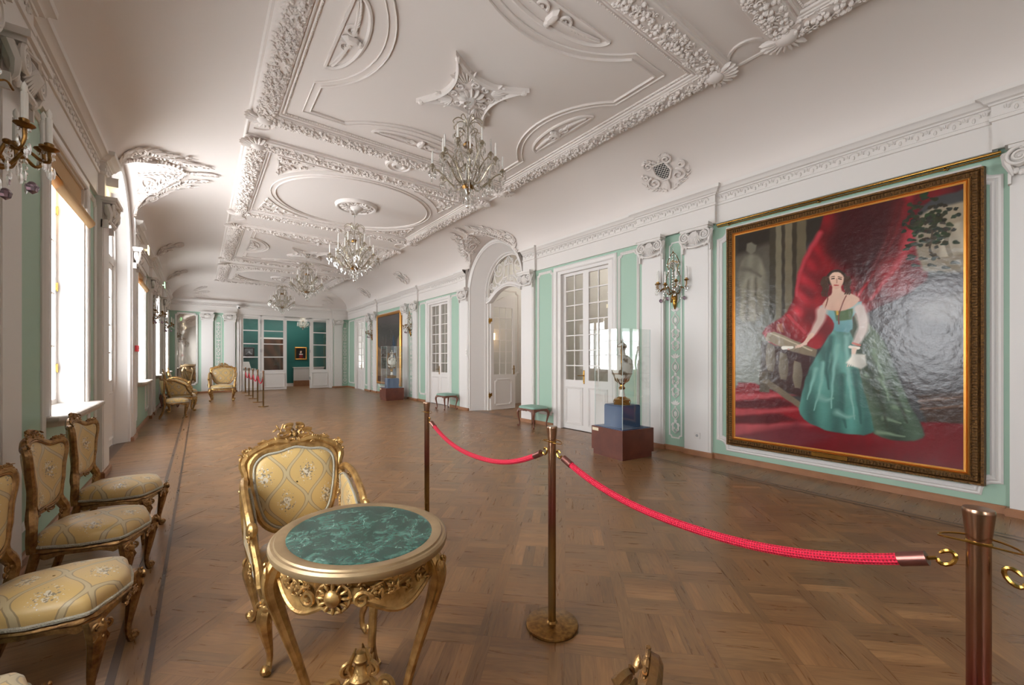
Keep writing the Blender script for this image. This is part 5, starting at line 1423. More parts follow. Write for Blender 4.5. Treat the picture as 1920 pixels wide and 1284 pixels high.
def canvas(name, img, wd, ht, parent):
    H, W, _ = img.shape; c = img / 255.0; lin = np.where(c <= .04045, c / 12.92, ((c + .055) / 1.055) ** 2.4)
    xs = np.linspace(-wd / 2, wd / 2, W); zs = np.linspace(-ht / 2, ht / 2, H); v = np.zeros((H * W, 3)); v[:, 0] = np.tile(xs, H); v[:, 2] = np.repeat(zs, W); v[:, 1] = -.0
    idx = np.arange((H - 1) * (W - 1)); r, q = idx // (W - 1), idx % (W - 1); a = r * W + q; f = np.stack([a, a + 1, a + W + 1, a + W], 1)
    me = bpy.data.meshes.new(name); me.from_pydata(v.tolist(), [], f.tolist()); me.materials.append(M['canvas'])
    ca = me.color_attributes.new('paint', 'FLOAT_COLOR', 'POINT'); ca.data.foreach_set('color', np.concatenate([lin.reshape(-1, 3), np.ones((H * W, 1))], 1).ravel())
    o = bpy.data.objects.new(name, me); C.objects.link(o); o.parent = parent; return o
def frame_mesh(t, wd, ht, prof, m, inner, mi, tick=0):
    """rectangular frame round (wd, ht), profile offsets run outwards"""
    rect = [(-wd / 2, -ht / 2), (wd / 2, -ht / 2), (wd / 2, ht / 2), (-wd / 2, ht / 2)]
    mb = MB(); mb.sweep(PS, rect, [(-o, h) for o, h in prof], closed=True)
    if tick:
        for (a, b) in zip(rect, rect[1:] + rect[:1]):
            a, b = Vector(a), Vector(b); d = (b - a).normalized(); n_ = Vector((d.y, -d.x)); L_ = (b - a).length; k = -.06; an = math.atan2(d.y, d.x)
            while k < L_ + .06:
                p = a + d * k + n_ * .065; mb.blob_on(PS, p.x, p.y, .085, an + PI / 2, .026, .0085, .014, 5, 3)
                p = a + d * k + n_ * .115; mb.blob_on(PS, p.x, p.y, .062, an, .009, .012, .01, 5, 3); k += tick
    mb.build('picture_frame', M[m], t, smooth=30)
    mb = MB(); mb.sweep(PS, rect, [(-o, h) for o, h in inner], closed=True); mb.build('frame_slip', M[mi], t, smooth=30)
PAINT = [
('p',(74,66,56),[(0.002,1.002),(0.361,1.0),(0.361,0.276),(-0.002,0.209)],0.02,(128,132,122),-90,0,20,0),
('p',(44,37,30),[(0.002,1.002),(0.511,1.001),(0.463,0.92),(0.361,0.868),(0.193,0.932),(0.002,0.899)],0.04,None,90,0,20,0),
('p',(60,54,42),[(0.202,1.005),(0.236,1.006),(0.236,0.592),(0.202,0.544)],0.008,None,90,0,20,0),
('p',(112,104,84),[(0.236,1.003),(0.268,1.004),(0.268,0.59),(0.236,0.542)],0.008,None,90,0,20,0),
('p',(58,50,40),[(0.268,1.002),(0.285,1.006),(0.285,0.589),(0.268,0.541)],0.008,None,90,0,20,0),
('p',(108,98,78),[(0.285,1.004),(0.323,1.003),(0.323,0.586),(0.285,0.54)],0.008,None,90,0,20,0),
('p',(56,48,36),[(0.323,1.001),(0.345,1.003),(0.345,0.585),(0.323,0.538)],0.008,None,90,0,20,0),
('p',(96,86,66),[(0.345,1.001),(0.392,0.998),(0.392,0.582),(0.345,0.537)],0.008,None,90,0,20,0),
('p',(112,108,94),[(0.052,0.886),(0.095,0.896),(0.147,0.877),(0.19,0.774),(0.178,0.735),(0.159,0.573),(0.019,0.566),(0.039,0.708),(0.013,0.796)],0.02,(128,120,100),-90,0.12,60,0),
('p',(108,104,90),[(0.072,0.947),(0.1,0.95),(0.129,0.932),(0.122,0.902),(0.095,0.892),(0.069,0.913)],0.01,None,90,0,20,0),
('s',(96,90,78),[(0.039,0.83),(0.097,0.815),(0.153,0.779)],0.02,0.01,1.5),
('s',(94,88,74),[(0.084,0.766),(0.077,0.683),(0.072,0.579)],0.014,0.008,1.5),
('s',(94,88,74),[(0.122,0.772),(0.125,0.679),(0.135,0.575)],0.014,0.008,1.5),
('s',(134,128,112),[(0.102,0.785),(0.1,0.681),(0.105,0.587)],0.02,0.02,1.6),
('p',(140,24,32),[(0.488,1.031),(0.438,0.903),(0.365,0.791),(0.333,0.66),(0.288,0.586),(0.153,0.523),(0.208,0.45),(0.344,0.447),(0.438,0.417),(0.536,0.498),(0.657,0.571),(0.813,0.629),(0.899,0.687),(0.813,0.878),(0.884,0.973),(1.0,0.977),(1.0,1.009)],0.012,(96,12,18),20,0.25,26,35),
('p',(58,8,12),[(0.536,1.012),(0.488,0.839),(0.574,0.763),(0.571,0.746),(0.666,0.688),(0.788,0.883),(0.813,1.024)],0.06,None,90,0,20,0),
('p',(176,52,62),[(0.453,0.919),(0.365,0.772),(0.338,0.64),(0.311,0.584),(0.36,0.562),(0.438,0.669),(0.458,0.797)],0.04,(130,20,30),0,0.25,50,40),
('s',(176,56,66),[(0.458,0.927),(0.402,0.852),(0.37,0.791),(0.349,0.726),(0.344,0.669)],0.02,0.01,1.4),
('s',(180,50,60),[(0.3,0.585),(0.386,0.503)],0.012,0.012,0.4),
('s',(168,40,50),[(0.813,0.999),(0.779,0.911),(0.728,0.806),(0.629,0.646)],0.03,0.01,1.5),
('s',(80,10,14),[(0.788,0.979),(0.754,0.863),(0.702,0.765),(0.619,0.666)],0.04,0.015,1.5),
('s',(164,44,54),[(0.829,0.858),(0.796,0.778),(0.754,0.722),(0.675,0.624)],0.035,0.01,1.5),
('p',(146,132,112),[(0.837,0.908),(0.899,0.936),(1.008,0.936),(1.008,0.686),(0.868,0.708),(0.845,0.77)],0.015,(120,108,88),-90,0,20,0),
('p',(164,152,132),[(0.922,0.857),(1.008,0.872),(1.008,0.753),(0.922,0.75)],0.012,None,0,0.12,70,20),
('s',(120,108,90),[(0.959,0.85),(0.944,0.804),(0.959,0.757)],0.012,0.012,0.4),
('s',(126,112,92),[(0.922,0.746),(1.008,0.745)],0.012,0.012,0.4),
('s',(41,35,24),[(0.927,0.941),(0.919,0.943)],0.014,0.006,0.4),
('s',(30,42,24),[(0.941,0.799),(0.928,0.798)],0.014,0.006,0.4),
('s',(29,36,24),[(0.983,0.893),(0.97,0.892)],0.014,0.006,0.4),
('s',(39,53,24),[(0.892,0.817),(0.891,0.816)],0.014,0.006,0.4),
('s',(40,49,24),[(0.889,0.857),(0.878,0.865)],0.014,0.006,0.4),
('s',(50,54,24),[(0.837,0.949),(0.852,0.952)],0.014,0.006,0.4),
('s',(43,42,24),[(0.909,0.965),(0.893,0.973)],0.014,0.006,0.4),
('s',(48,35,24),[(0.877,0.857),(0.862,0.859)],0.014,0.006,0.4),
('s',(32,40,24),[(0.903,0.751),(0.91,0.756)],0.014,0.006,0.4),
('s',(32,39,24),[(0.847,0.877),(0.86,0.881)],0.014,0.006,0.4),
('s',(46,34,24),[(0.847,0.912),(0.836,0.91)],0.014,0.006,0.4),
('s',(42,48,24),[(0.835,0.872),(0.835,0.87)],0.014,0.006,0.4),
('s',(49,45,24),[(0.825,0.881),(0.812,0.89)],0.014,0.006,0.4),
('s',(49,39,24),[(0.884,0.805),(0.889,0.802)],0.014,0.006,0.4),
('s',(48,50,24),[(0.938,0.823),(0.952,0.823)],0.014,0.006,0.4),
('s',(29,39,24),[(0.894,0.881),(0.908,0.881)],0.014,0.006,0.4),
('s',(41,41,24),[(0.856,0.842),(0.854,0.844)],0.014,0.006,0.4),
('s',(39,43,24),[(0.809,0.909),(0.798,0.909)],0.014,0.006,0.4),
('s',(38,41,24),[(0.913,0.809),(0.903,0.811)],0.014,0.006,0.4),
('s',(44,37,24),[(0.855,0.967),(0.855,0.968)],0.014,0.006,0.4),
('s',(32,42,24),[(0.94,0.912),(0.945,0.906)],0.014,0.006,0.4),
('s',(48,43,24),[(0.92,0.809),(0.919,0.813)],0.014,0.006,0.4),
('s',(28,53,24),[(0.91,0.883),(0.926,0.884)],0.014,0.006,0.4),
('s',(30,34,24),[(0.976,0.916),(0.979,0.917)],0.014,0.006,0.4),
('s',(33,40,24),[(0.869,0.978),(0.886,0.978)],0.014,0.006,0.4),
('s',(28,40,24),[(0.817,0.812),(0.832,0.813)],0.014,0.006,0.4),
('s',(34,47,24),[(0.887,0.914),(0.891,0.919)],0.014,0.006,0.4),
('s',(37,40,24),[(0.848,0.952),(0.833,0.959)],0.014,0.006,0.4),
('s',(47,56,24),[(0.905,0.86),(0.894,0.867)],0.014,0.006,0.4),
('s',(47,43,24),[(0.85,0.902),(0.835,0.899)],0.014,0.006,0.4),
('s',(28,53,24),[(0.853,0.897),(0.859,0.9)],0.014,0.006,0.4),
('s',(40,38,24),[(0.908,0.874),(0.914,0.878)],0.014,0.006,0.4),
('s',(37,56,24),[(0.913,0.859),(0.926,0.857)],0.014,0.006,0.4),
('s',(36,49,24),[(0.832,0.922),(0.838,0.916)],0.014,0.006,0.4),
('s',(35,34,24),[(0.831,0.904),(0.845,0.903)],0.014,0.006,0.4),
('s',(38,38,24),[(0.819,0.92),(0.811,0.915)],0.014,0.006,0.4),
('s',(37,36,24),[(0.829,0.763),(0.811,0.764)],0.014,0.006,0.4),
('s',(47,55,24),[(0.88,0.902),(0.892,0.895)],0.014,0.006,0.4),
('s',(31,36,24),[(0.859,0.927),(0.854,0.929)],0.014,0.006,0.4),
('s',(34,41,24),[(0.898,0.831),(0.895,0.831)],0.014,0.006,0.4),
('s',(29,41,24),[(0.801,0.87),(0.793,0.866)],0.014,0.006,0.4),
('s',(33,46,24),[(0.865,0.86),(0.868,0.857)],0.014,0.006,0.4),
('s',(36,41,24),[(0.882,0.89),(0.872,0.889)],0.014,0.006,0.4),
('s',(32,48,24),[(0.949,0.85),(0.945,0.848)],0.014,0.006,0.4),
('s',(31,39,24),[(0.843,0.855),(0.838,0.858)],0.014,0.006,0.4),
('s',(30,43,24),[(0.881,0.824),(0.875,0.831)],0.014,0.006,0.4),
('s',(46,52,24),[(0.92,0.906),(0.932,0.907)],0.014,0.006,0.4),
('s',(42,52,24),[(0.861,0.843),(0.855,0.844)],0.014,0.006,0.4),
('s',(50,51,24),[(0.866,0.893),(0.859,0.888)],0.014,0.006,0.4),
('s',(31,44,24),[(0.927,0.852),(0.935,0.85)],0.014,0.006,0.4),
('s',(48,41,24),[(0.854,0.887),(0.861,0.882)],0.014,0.006,0.4),
('s',(33,41,24),[(0.89,0.821),(0.9,0.823)],0.014,0.006,0.4),
('s',(44,49,24),[(0.902,0.88),(0.913,0.879)],0.014,0.006,0.4),
('s',(42,50,24),[(0.82,0.967),(0.828,0.959)],0.014,0.006,0.4),
('s',(45,43,24),[(0.907,0.89),(0.907,0.884)],0.014,0.006,0.4),
('s',(32,43,24),[(0.972,0.8),(0.983,0.795)],0.014,0.006,0.4),
('s',(43,54,24),[(0.939,0.883),(0.94,0.88)],0.014,0.006,0.4),
('s',(28,41,24),[(0.941,0.853),(0.941,0.846)],0.014,0.006,0.4),
('s',(48,40,24),[(0.862,0.902),(0.846,0.906)],0.014,0.006,0.4),
('s',(42,34,24),[(0.903,0.763),(0.891,0.768)],0.014,0.006,0.4),
('s',(36,41,24),[(0.868,0.822),(0.878,0.821)],0.014,0.006,0.4),
('s',(38,43,24),[(0.833,0.889),(0.826,0.888)],0.014,0.006,0.4),
('s',(35,48,24),[(0.911,0.889),(0.905,0.888)],0.014,0.006,0.4),
('s',(36,49,24),[(0.854,0.873),(0.86,0.873)],0.014,0.006,0.4),
('s',(40,51,24),[(0.827,0.882),(0.842,0.885)],0.014,0.006,0.4),
('s',(35,48,24),[(0.857,0.865),(0.856,0.866)],0.014,0.006,0.4),
('s',(35,48,24),[(0.928,0.85),(0.921,0.845)],0.014,0.006,0.4),
('s',(42,47,24),[(0.95,0.83),(0.943,0.83)],0.014,0.006,0.4),
('s',(44,37,24),[(0.882,1.001),(0.886,1.003)],0.014,0.006,0.4),
('s',(33,36,24),[(0.88,0.903),(0.884,0.904)],0.014,0.006,0.4),
('s',(42,48,24),[(0.917,0.897),(0.905,0.893)],0.014,0.006,0.4),
('s',(28,42,24),[(0.861,0.823),(0.878,0.816)],0.014,0.006,0.4),
('s',(33,45,24),[(0.937,0.841),(0.944,0.838)],0.014,0.006,0.4),
('s',(46,39,24),[(0.878,0.824),(0.877,0.823)],0.014,0.006,0.4),
('s',(31,44,24),[(0.92,0.92),(0.907,0.925)],0.014,0.006,0.4),
('s',(29,50,24),[(0.844,0.873),(0.85,0.869)],0.014,0.006,0.4),
('s',(34,43,24),[(0.814,0.803),(0.798,0.801)],0.014,0.006,0.4),
('s',(35,40,24),[(0.899,0.92),(0.91,0.923)],0.014,0.006,0.4),
('s',(49,42,24),[(0.895,0.9),(0.903,0.893)],0.014,0.006,0.4),
('s',(33,41,24),[(0.911,0.839),(0.903,0.838)],0.014,0.006,0.4),
('s',(50,47,24),[(0.881,0.82),(0.876,0.82)],0.014,0.006,0.4),
('s',(45,51,24),[(0.84,0.892),(0.836,0.888)],0.014,0.006,0.4),
('s',(44,43,24),[(0.917,0.829),(0.933,0.822)],0.014,0.006,0.4),
('s',(30,38,24),[(0.802,0.895),(0.797,0.902)],0.014,0.006,0.4),
('s',(29,49,24),[(0.877,0.993),(0.86,0.991)],0.014,0.006,0.4),
('s',(31,44,24),[(0.906,0.812),(0.919,0.813)],0.014,0.006,0.4),
('s',(38,34,24),[(0.89,0.892),(0.899,0.887)],0.014,0.006,0.4),
('s',(45,37,24),[(0.904,0.852),(0.897,0.855)],0.014,0.006,0.4),
('s',(33,54,24),[(0.866,0.865),(0.849,0.865)],0.014,0.006,0.4),
('s',(36,38,24),[(0.937,0.838),(0.932,0.845)],0.014,0.006,0.4),
('s',(49,52,24),[(0.893,0.858),(0.896,0.856)],0.014,0.006,0.4),
('s',(49,55,24),[(0.91,0.861),(0.899,0.857)],0.014,0.006,0.4),
('s',(45,52,24),[(0.839,0.859),(0.831,0.856)],0.014,0.006,0.4),
('s',(46,45,24),[(0.929,0.902),(0.941,0.905)],0.014,0.006,0.4),
('s',(36,43,24),[(0.867,0.892),(0.864,0.899)],0.014,0.006,0.4),
('s',(45,38,24),[(0.891,0.94),(0.906,0.943)],0.014,0.006,0.4),
('s',(40,40,24),[(0.823,0.812),(0.808,0.817)],0.014,0.006,0.4),
('s',(39,35,24),[(0.914,0.791),(0.916,0.79)],0.014,0.006,0.4),
('s',(39,47,24),[(0.837,0.815),(0.822,0.818)],0.014,0.006,0.4),
('s',(33,41,24),[(0.864,0.866),(0.856,0.864)],0.014,0.006,0.4),
('s',(33,56,24),[(0.916,0.832),(0.912,0.834)],0.014,0.006,0.4),
('s',(45,45,24),[(0.863,0.902),(0.862,0.9)],0.014,0.006,0.4),
('s',(33,51,24),[(0.922,0.819),(0.929,0.816)],0.014,0.006,0.4),
('s',(50,40,24),[(0.933,0.878),(0.939,0.872)],0.014,0.006,0.4),
('s',(35,46,24),[(0.968,0.889),(0.963,0.887)],0.014,0.006,0.4),
('s',(31,34,24),[(0.916,0.907),(0.909,0.904)],0.014,0.006,0.4),
('s',(28,51,24),[(0.865,0.99),(0.88,0.982)],0.014,0.006,0.4),
('s',(49,47,24),[(0.889,0.814),(0.888,0.817)],0.014,0.006,0.4),
('s',(49,46,24),[(0.94,0.804),(0.947,0.804)],0.014,0.006,0.4),
('s',(45,35,24),[(0.879,0.827),(0.865,0.83)],0.014,0.006,0.4),
('s',(47,41,24),[(0.925,0.892),(0.923,0.89)],0.014,0.006,0.4),
('s',(38,49,24),[(0.901,0.908),(0.891,0.911)],0.014,0.006,0.4),
('s',(47,43,24),[(0.824,0.884),(0.831,0.877)],0.014,0.006,0.4),
('s',(36,34,24),[(0.968,0.846),(0.968,0.848)],0.014,0.006,0.4),
('s',(49,41,24),[(0.889,0.858),(0.893,0.863)],0.014,0.006,0.4),
('s',(31,51,24),[(0.91,0.896),(0.897,0.895)],0.014,0.006,0.4),
('s',(37,34,24),[(0.912,0.936),(0.921,0.939)],0.014,0.006,0.4),
('s',(40,39,24),[(0.889,0.85),(0.891,0.847)],0.014,0.006,0.4),
('s',(31,56,24),[(0.881,0.913),(0.876,0.91)],0.014,0.006,0.4),
('s',(45,55,24),[(0.911,0.89),(0.927,0.886)],0.014,0.006,0.4),
('s',(48,52,24),[(0.86,0.889),(0.866,0.888)],0.014,0.006,0.4),
('s',(40,54,24),[(0.934,0.837),(0.948,0.833)],0.014,0.006,0.4),
('s',(37,36,24),[(0.83,0.896),(0.838,0.891)],0.014,0.006,0.4),
('s',(41,42,24),[(0.905,0.87),(0.891,0.867)],0.014,0.006,0.4),
('s',(33,35,24),[(0.938,0.885),(0.936,0.882)],0.014,0.006,0.4),
('s',(47,43,24),[(0.912,0.896),(0.914,0.9)],0.014,0.006,0.4),
('s',(42,41,24),[(0.837,0.92),(0.842,0.919)],0.014,0.006,0.4),
('s',(46,37,24),[(0.943,0.85),(0.928,0.856)],0.014,0.006,0.4),
('s',(44,45,24),[(0.916,0.888),(0.904,0.897)],0.014,0.006,0.4),
('s',(36,35,24),[(0.823,0.94),(0.836,0.931)],0.014,0.006,0.4),
('s',(49,48,24),[(0.854,0.892),(0.859,0.898)],0.014,0.006,0.4),
('s',(30,46,24),[(0.858,0.807),(0.851,0.809)],0.014,0.006,0.4),
('s',(33,35,24),[(0.85,0.861),(0.844,0.857)],0.014,0.006,0.4),
('s',(47,44,24),[(0.838,0.888),(0.852,0.883)],0.014,0.006,0.4),
('s',(45,54,24),[(0.859,0.883),(0.871,0.887)],0.014,0.006,0.4),
('s',(46,42,24),[(0.859,0.948),(0.858,0.944)],0.014,0.006,0.4),
('s',(41,49,24),[(0.841,0.918),(0.85,0.918)],0.014,0.006,0.4),
('s',(34,41,24),[(0.926,0.851),(0.926,0.857)],0.014,0.006,0.4),
('s',(50,43,24),[(0.904,0.826),(0.894,0.823)],0.014,0.006,0.4),
('s',(45,53,24),[(0.951,0.867),(0.964,0.859)],0.014,0.006,0.4),
('s',(36,34,24),[(0.89,0.902),(0.891,0.908)],0.014,0.006,0.4),
('s',(43,39,24),[(0.877,0.884),(0.88,0.884)],0.014,0.006,0.4),
('s',(43,39,24),[(0.831,0.93),(0.831,0.932)],0.014,0.006,0.4),
('s',(29,34,24),[(0.954,0.92),(0.946,0.925)],0.014,0.006,0.4),
('s',(33,46,24),[(0.843,0.871),(0.828,0.876)],0.014,0.006,0.4),
('s',(44,34,24),[(0.939,0.935),(0.937,0.933)],0.014,0.006,0.4),
('s',(30,39,24),[(0.927,0.821),(0.929,0.816)],0.014,0.006,0.4),
('s',(40,48,24),[(0.869,0.902),(0.873,0.905)],0.014,0.006,0.4),
('s',(29,55,24),[(0.837,0.849),(0.834,0.852)],0.014,0.006,0.4),
('s',(32,38,24),[(0.916,0.858),(0.902,0.857)],0.014,0.006,0.4),
('s',(40,42,28),[(0.843,0.813),(0.864,0.807)],0.012,0.006,0.4),
('s',(40,42,28),[(0.819,0.834),(0.84,0.828)],0.012,0.006,0.4),
('s',(40,42,28),[(0.859,0.76),(0.879,0.754)],0.012,0.006,0.4),
('s',(40,42,28),[(0.89,0.73),(0.91,0.725)],0.012,0.006,0.4),
('s',(40,42,28),[(0.935,0.716),(0.954,0.711)],0.012,0.006,0.4),
('s',(40,42,28),[(0.964,0.728),(0.983,0.723)],0.012,0.006,0.4),
('s',(40,42,28),[(0.92,0.701),(0.94,0.696)],0.012,0.006,0.4),
('s',(40,42,28),[(0.835,0.738),(0.856,0.732)],0.012,0.006,0.4),
('s',(40,42,28),[(0.819,0.774),(0.84,0.768)],0.012,0.006,0.4),
('s',(60,48,30),[(0.899,0.853),(0.892,0.78),(0.922,0.75)],0.006,0.006,0.4),
('p',(78,70,72),[(0.813,0.629),(0.899,0.687),(1.008,0.682),(1.008,0.238),(0.813,0.234),(0.754,0.441),(0.657,0.571)],0.05,(58,50,50),-90,0.1,16,70),
('p',(112,106,104),[(0.821,0.594),(1.008,0.626),(1.008,0.515),(0.884,0.522)],0.05,None,90,0,20,0),
('p',(64,44,34),[(0.845,0.253),(1.008,0.277),(1.008,0.151),(0.884,0.146)],0.012,None,90,0,20,0),
('s',(92,66,50),[(0.853,0.232),(1.008,0.258)],0.01,0.01,0.4),
('s',(92,66,50),[(0.861,0.203),(1.008,0.226)],0.008,0.008,0.4),
('p',(138,26,34),[(-0.008,0.271),(0.147,0.271),(0.365,0.179),(0.418,0.117),(0.884,0.159),(1.008,0.162),(1.069,0.164),(1.069,-0.075),(0.702,-0.06),(-0.063,-0.136),(-0.063,-0.027)],0.012,(96,18,26),-80,0.08,20,80),
('p',(176,70,76),[(-0.008,0.212),(0.243,0.23),(0.344,0.226),(-0.008,0.169)],0.02,None,90,0,20,0),
('p',(170,66,72),[(-0.008,0.142),(0.309,0.17),(0.406,0.168),(-0.008,0.093)],0.02,None,90,0,20,0),
('p',(168,70,76),[(-0.008,0.066),(0.377,0.108),(0.47,0.108),(-0.008,0.002)],0.02,None,90,0,20,0),
('p',(84,20,26),[(-0.008,0.179),(0.254,0.208),(0.344,0.182),(0.196,0.154),(-0.008,0.143)],0.02,None,90,0,20,0),
('p',(84,20,26),[(-0.008,0.104),(0.254,0.138),(0.344,0.115),(0.196,0.083),(-0.008,0.067)],0.02,None,90,0,20,0),
('p',(104,38,46),[(-0.008,0.002),(0.344,0.1),(0.517,0.063),(0.311,-0.03),(-0.008,-0.02)],0.05,None,90,0,20,0),
('p',(70,56,46),[(0.159,0.471),(0.418,0.399),(0.397,0.21),(0.196,0.268),(0.147,0.246)],0.015,(60,30,30),0,0,20,0),
('p',(132,120,100),[(0.189,0.46),(0.226,0.451),(0.236,0.379),(0.222,0.329),(0.191,0.334),(0.179,0.389)],0.006,(96,84,70),0,0,20,0),
('p',(132,120,100),[(0.259,0.419),(0.295,0.411),(0.304,0.341),(0.291,0.291),(0.261,0.295),(0.25,0.35)],0.006,(96,84,70),0,0,20,0),
('p',(132,120,100),[(0.332,0.38),(0.366,0.372),(0.375,0.304),(0.362,0.255),(0.334,0.259),(0.323,0.312)],0.006,(96,84,70),0,0,20,0),
('p',(150,134,108),[(0.19,0.511),(0.225,0.515),(0.443,0.427),(0.438,0.394),(0.333,0.418),(0.178,0.476)],0.006,(120,104,84),-90,0,20,0),
('s',(182,168,142),[(0.208,0.508),(0.418,0.425)],0.006,0.006,0.4),
('p',(88,76,62),[(0.147,0.328),(0.202,0.329),(0.202,0.233),(0.147,0.23)],0.006,None,90,0,20,0),
('p',(112,98,80),[(0.153,0.282),(0.196,0.293),(0.376,0.189),(0.37,0.16)],0.008,None,90,0,20,0),
('p',(150,80,50),[(0.243,0.549),(0.271,0.552),(0.279,0.507),(0.243,0.514)],0.006,None,90,0,20,0),
('p',(88,98,80),[(0.601,0.548),(0.61,0.574),(0.666,0.534),(0.728,0.459),(0.779,0.327),(0.821,0.217),(0.868,0.136),(0.875,0.103),(0.829,0.077),(0.728,0.077),(0.675,0.098),(0.571,0.294)],0.01,(66,84,68),-60,0.3,30,15),
('p',(96,146,136),[(0.517,0.512),(0.458,0.426),(0.397,0.333),(0.365,0.217),(0.354,0.149),(0.386,0.114),(0.498,0.079),(0.646,0.081),(0.647,0.081),(0.688,0.1),(0.684,0.135),(0.638,0.296),(0.619,0.388),(0.6,0.491),(0.552,0.559)],0.008,(66,112,104),-75,0.28,34,12),
('s',(122,172,162),[(0.473,0.371),(0.458,0.26),(0.428,0.165)],0.016,0.004,1.4),
('s',(122,172,162),[(0.536,0.443),(0.517,0.317),(0.508,0.18)],0.016,0.004,1.4),
('s',(122,172,162),[(0.574,0.478),(0.583,0.318),(0.61,0.144)],0.016,0.004,1.4),
('s',(122,172,162),[(0.438,0.343),(0.397,0.21)],0.016,0.004,1.4),
('s',(122,172,162),[(0.498,0.408),(0.488,0.316)],0.016,0.004,1.4),
('s',(58,98,92),[(0.508,0.48),(0.488,0.353),(0.498,0.261)],0.022,0.006,1.4),
('s',(58,98,92),[(0.555,0.318),(0.555,0.174),(0.574,0.105)],0.022,0.006,1.4),
('s',(58,98,92),[(0.61,0.337),(0.637,0.129)],0.022,0.006,1.4),
('s',(118,164,154),[(0.458,0.223),(0.488,0.213),(0.517,0.222)],0.022,0.006,1.8),
('s',(118,164,154),[(0.536,0.164),(0.574,0.149),(0.61,0.158)],0.022,0.006,1.8),
('s',(116,136,112),[(0.657,0.324),(0.719,0.299),(0.746,0.229)],0.016,0.005,1.4),
('s',(116,136,112),[(0.728,0.157),(0.788,0.145)],0.016,0.005,1.4),
('s',(116,136,112),[(0.702,0.101),(0.804,0.095)],0.016,0.005,1.4),
('s',(116,136,112),[(0.684,0.424),(0.728,0.299)],0.016,0.005,1.4),
('s',(116,136,112),[(0.763,0.204),(0.821,0.191)],0.016,0.005,1.4),
('s',(60,70,56),[(0.657,0.388),(0.719,0.21),(0.737,0.123)],0.022,0.006,1.4),
('s',(60,70,56),[(0.746,0.3),(0.813,0.148)],0.022,0.006,1.4),
('p',(134,180,182),[(0.45,0.608),(0.468,0.62),(0.517,0.589),(0.56,0.586),(0.637,0.628),(0.644,0.58),(0.603,0.57),(0.599,0.495),(0.517,0.503),(0.522,0.543),(0.488,0.577)],0.006,(96,146,150),-90,0,20,0),
('p',(84,106,70),[(0.52,0.589),(0.603,0.594),(0.599,0.548),(0.532,0.547)],0.006,None,90,0,20,0),
('s',(200,160,70),[(0.532,0.597),(0.536,0.574)],0.008,0.008,0.4),
('p',(222,188,166),[(0.463,0.616),(0.488,0.646),(0.512,0.662),(0.515,0.698),(0.551,0.694),(0.555,0.663),(0.601,0.654),(0.635,0.629),(0.61,0.604),(0.56,0.586),(0.517,0.589),(0.478,0.601)],0.006,(206,164,144),-90,0,20,0),
('s',(120,60,50),[(0.493,0.646),(0.478,0.592)],0.004,0.004,0.4),
('s',(120,60,50),[(0.574,0.647),(0.546,0.587),(0.541,0.533)],0.004,0.004,0.4),
('p',(56,38,28),[(0.484,0.729),(0.492,0.748),(0.511,0.761),(0.546,0.76),(0.57,0.741),(0.579,0.713),(0.574,0.692),(0.488,0.701)],0.006,None,90,0,20,0),
('s',(74,50,36),[(0.476,0.735),(0.466,0.713),(0.473,0.689),(0.467,0.668),(0.472,0.655)],0.011,0.005,0.8),
('s',(74,50,36),[(0.486,0.734),(0.476,0.712),(0.483,0.688),(0.477,0.667),(0.482,0.654)],0.011,0.005,0.8),
('s',(74,50,36),[(0.497,0.732),(0.487,0.711),(0.494,0.687),(0.488,0.666),(0.493,0.653)],0.011,0.005,0.8),
('s',(74,50,36),[(0.565,0.724),(0.574,0.703),(0.567,0.684),(0.573,0.667),(0.568,0.655)],0.011,0.005,0.8),
('s',(74,50,36),[(0.575,0.723),(0.583,0.701),(0.577,0.683),(0.582,0.666),(0.577,0.654)],0.011,0.005,0.8),
('s',(74,50,36),[(0.583,0.722),(0.591,0.701),(0.585,0.682),(0.59,0.665),(0.586,0.653)],0.011,0.005,0.8),
('p',(228,192,168),[(0.5,0.736),(0.517,0.751),(0.546,0.749),(0.563,0.729),(0.563,0.704),(0.551,0.684),(0.531,0.677),(0.513,0.689),(0.502,0.713)],0.005,(210,166,146),-60,0,20,0),
('s',(60,40,32),[(0.51,0.724),(0.521,0.725)],0.0045,0.0045,0.4),
('s',(60,40,32),[(0.54,0.723),(0.552,0.719)],0.0045,0.0045,0.4),
('s',(90,60,44),[(0.508,0.732),(0.523,0.733)],0.003,0.003,0.4),
('s',(90,60,44),[(0.538,0.731),(0.554,0.726)],0.003,0.003,0.4),
('s',(176,130,112),[(0.532,0.722),(0.533,0.705)],0.004,0.004,0.4),
('s',(170,62,62),[(0.523,0.696),(0.54,0.694)],0.005,0.005,0.4),
('s',(206,178,166),[(0.466,0.593),(0.458,0.556),(0.438,0.52),(0.412,0.488)],0.04,0.022,0.8),
('s',(224,190,168),[(0.418,0.493),(0.388,0.461),(0.365,0.445)],0.017,0.01,0.4),
('s',(226,192,172),[(0.388,0.454),(0.349,0.445)],0.012,0.006,0.4),
('s',(220,184,162),[(0.365,0.449),(0.339,0.447)],0.004,0.003,0.4),
('s',(220,184,162),[(0.365,0.446),(0.339,0.443)],0.004,0.003,0.4),
('s',(220,184,162),[(0.365,0.443),(0.339,0.44)],0.004,0.003,0.4),
('s',(220,184,162),[(0.365,0.44),(0.339,0.436)],0.004,0.003,0.4),
('s',(206,190,182),[(0.63,0.59),(0.646,0.528),(0.63,0.477),(0.616,0.455)],0.04,0.026,0.7),
('s',(190,110,96),[(0.601,0.453),(0.63,0.443)],0.008,0.008,0.4),
('s',(236,224,210),[(0.592,0.438),(0.624,0.431)],0.012,0.012,0.4),
('s',(230,202,184),[(0.608,0.426),(0.601,0.381)],0.017,0.01,0.4),
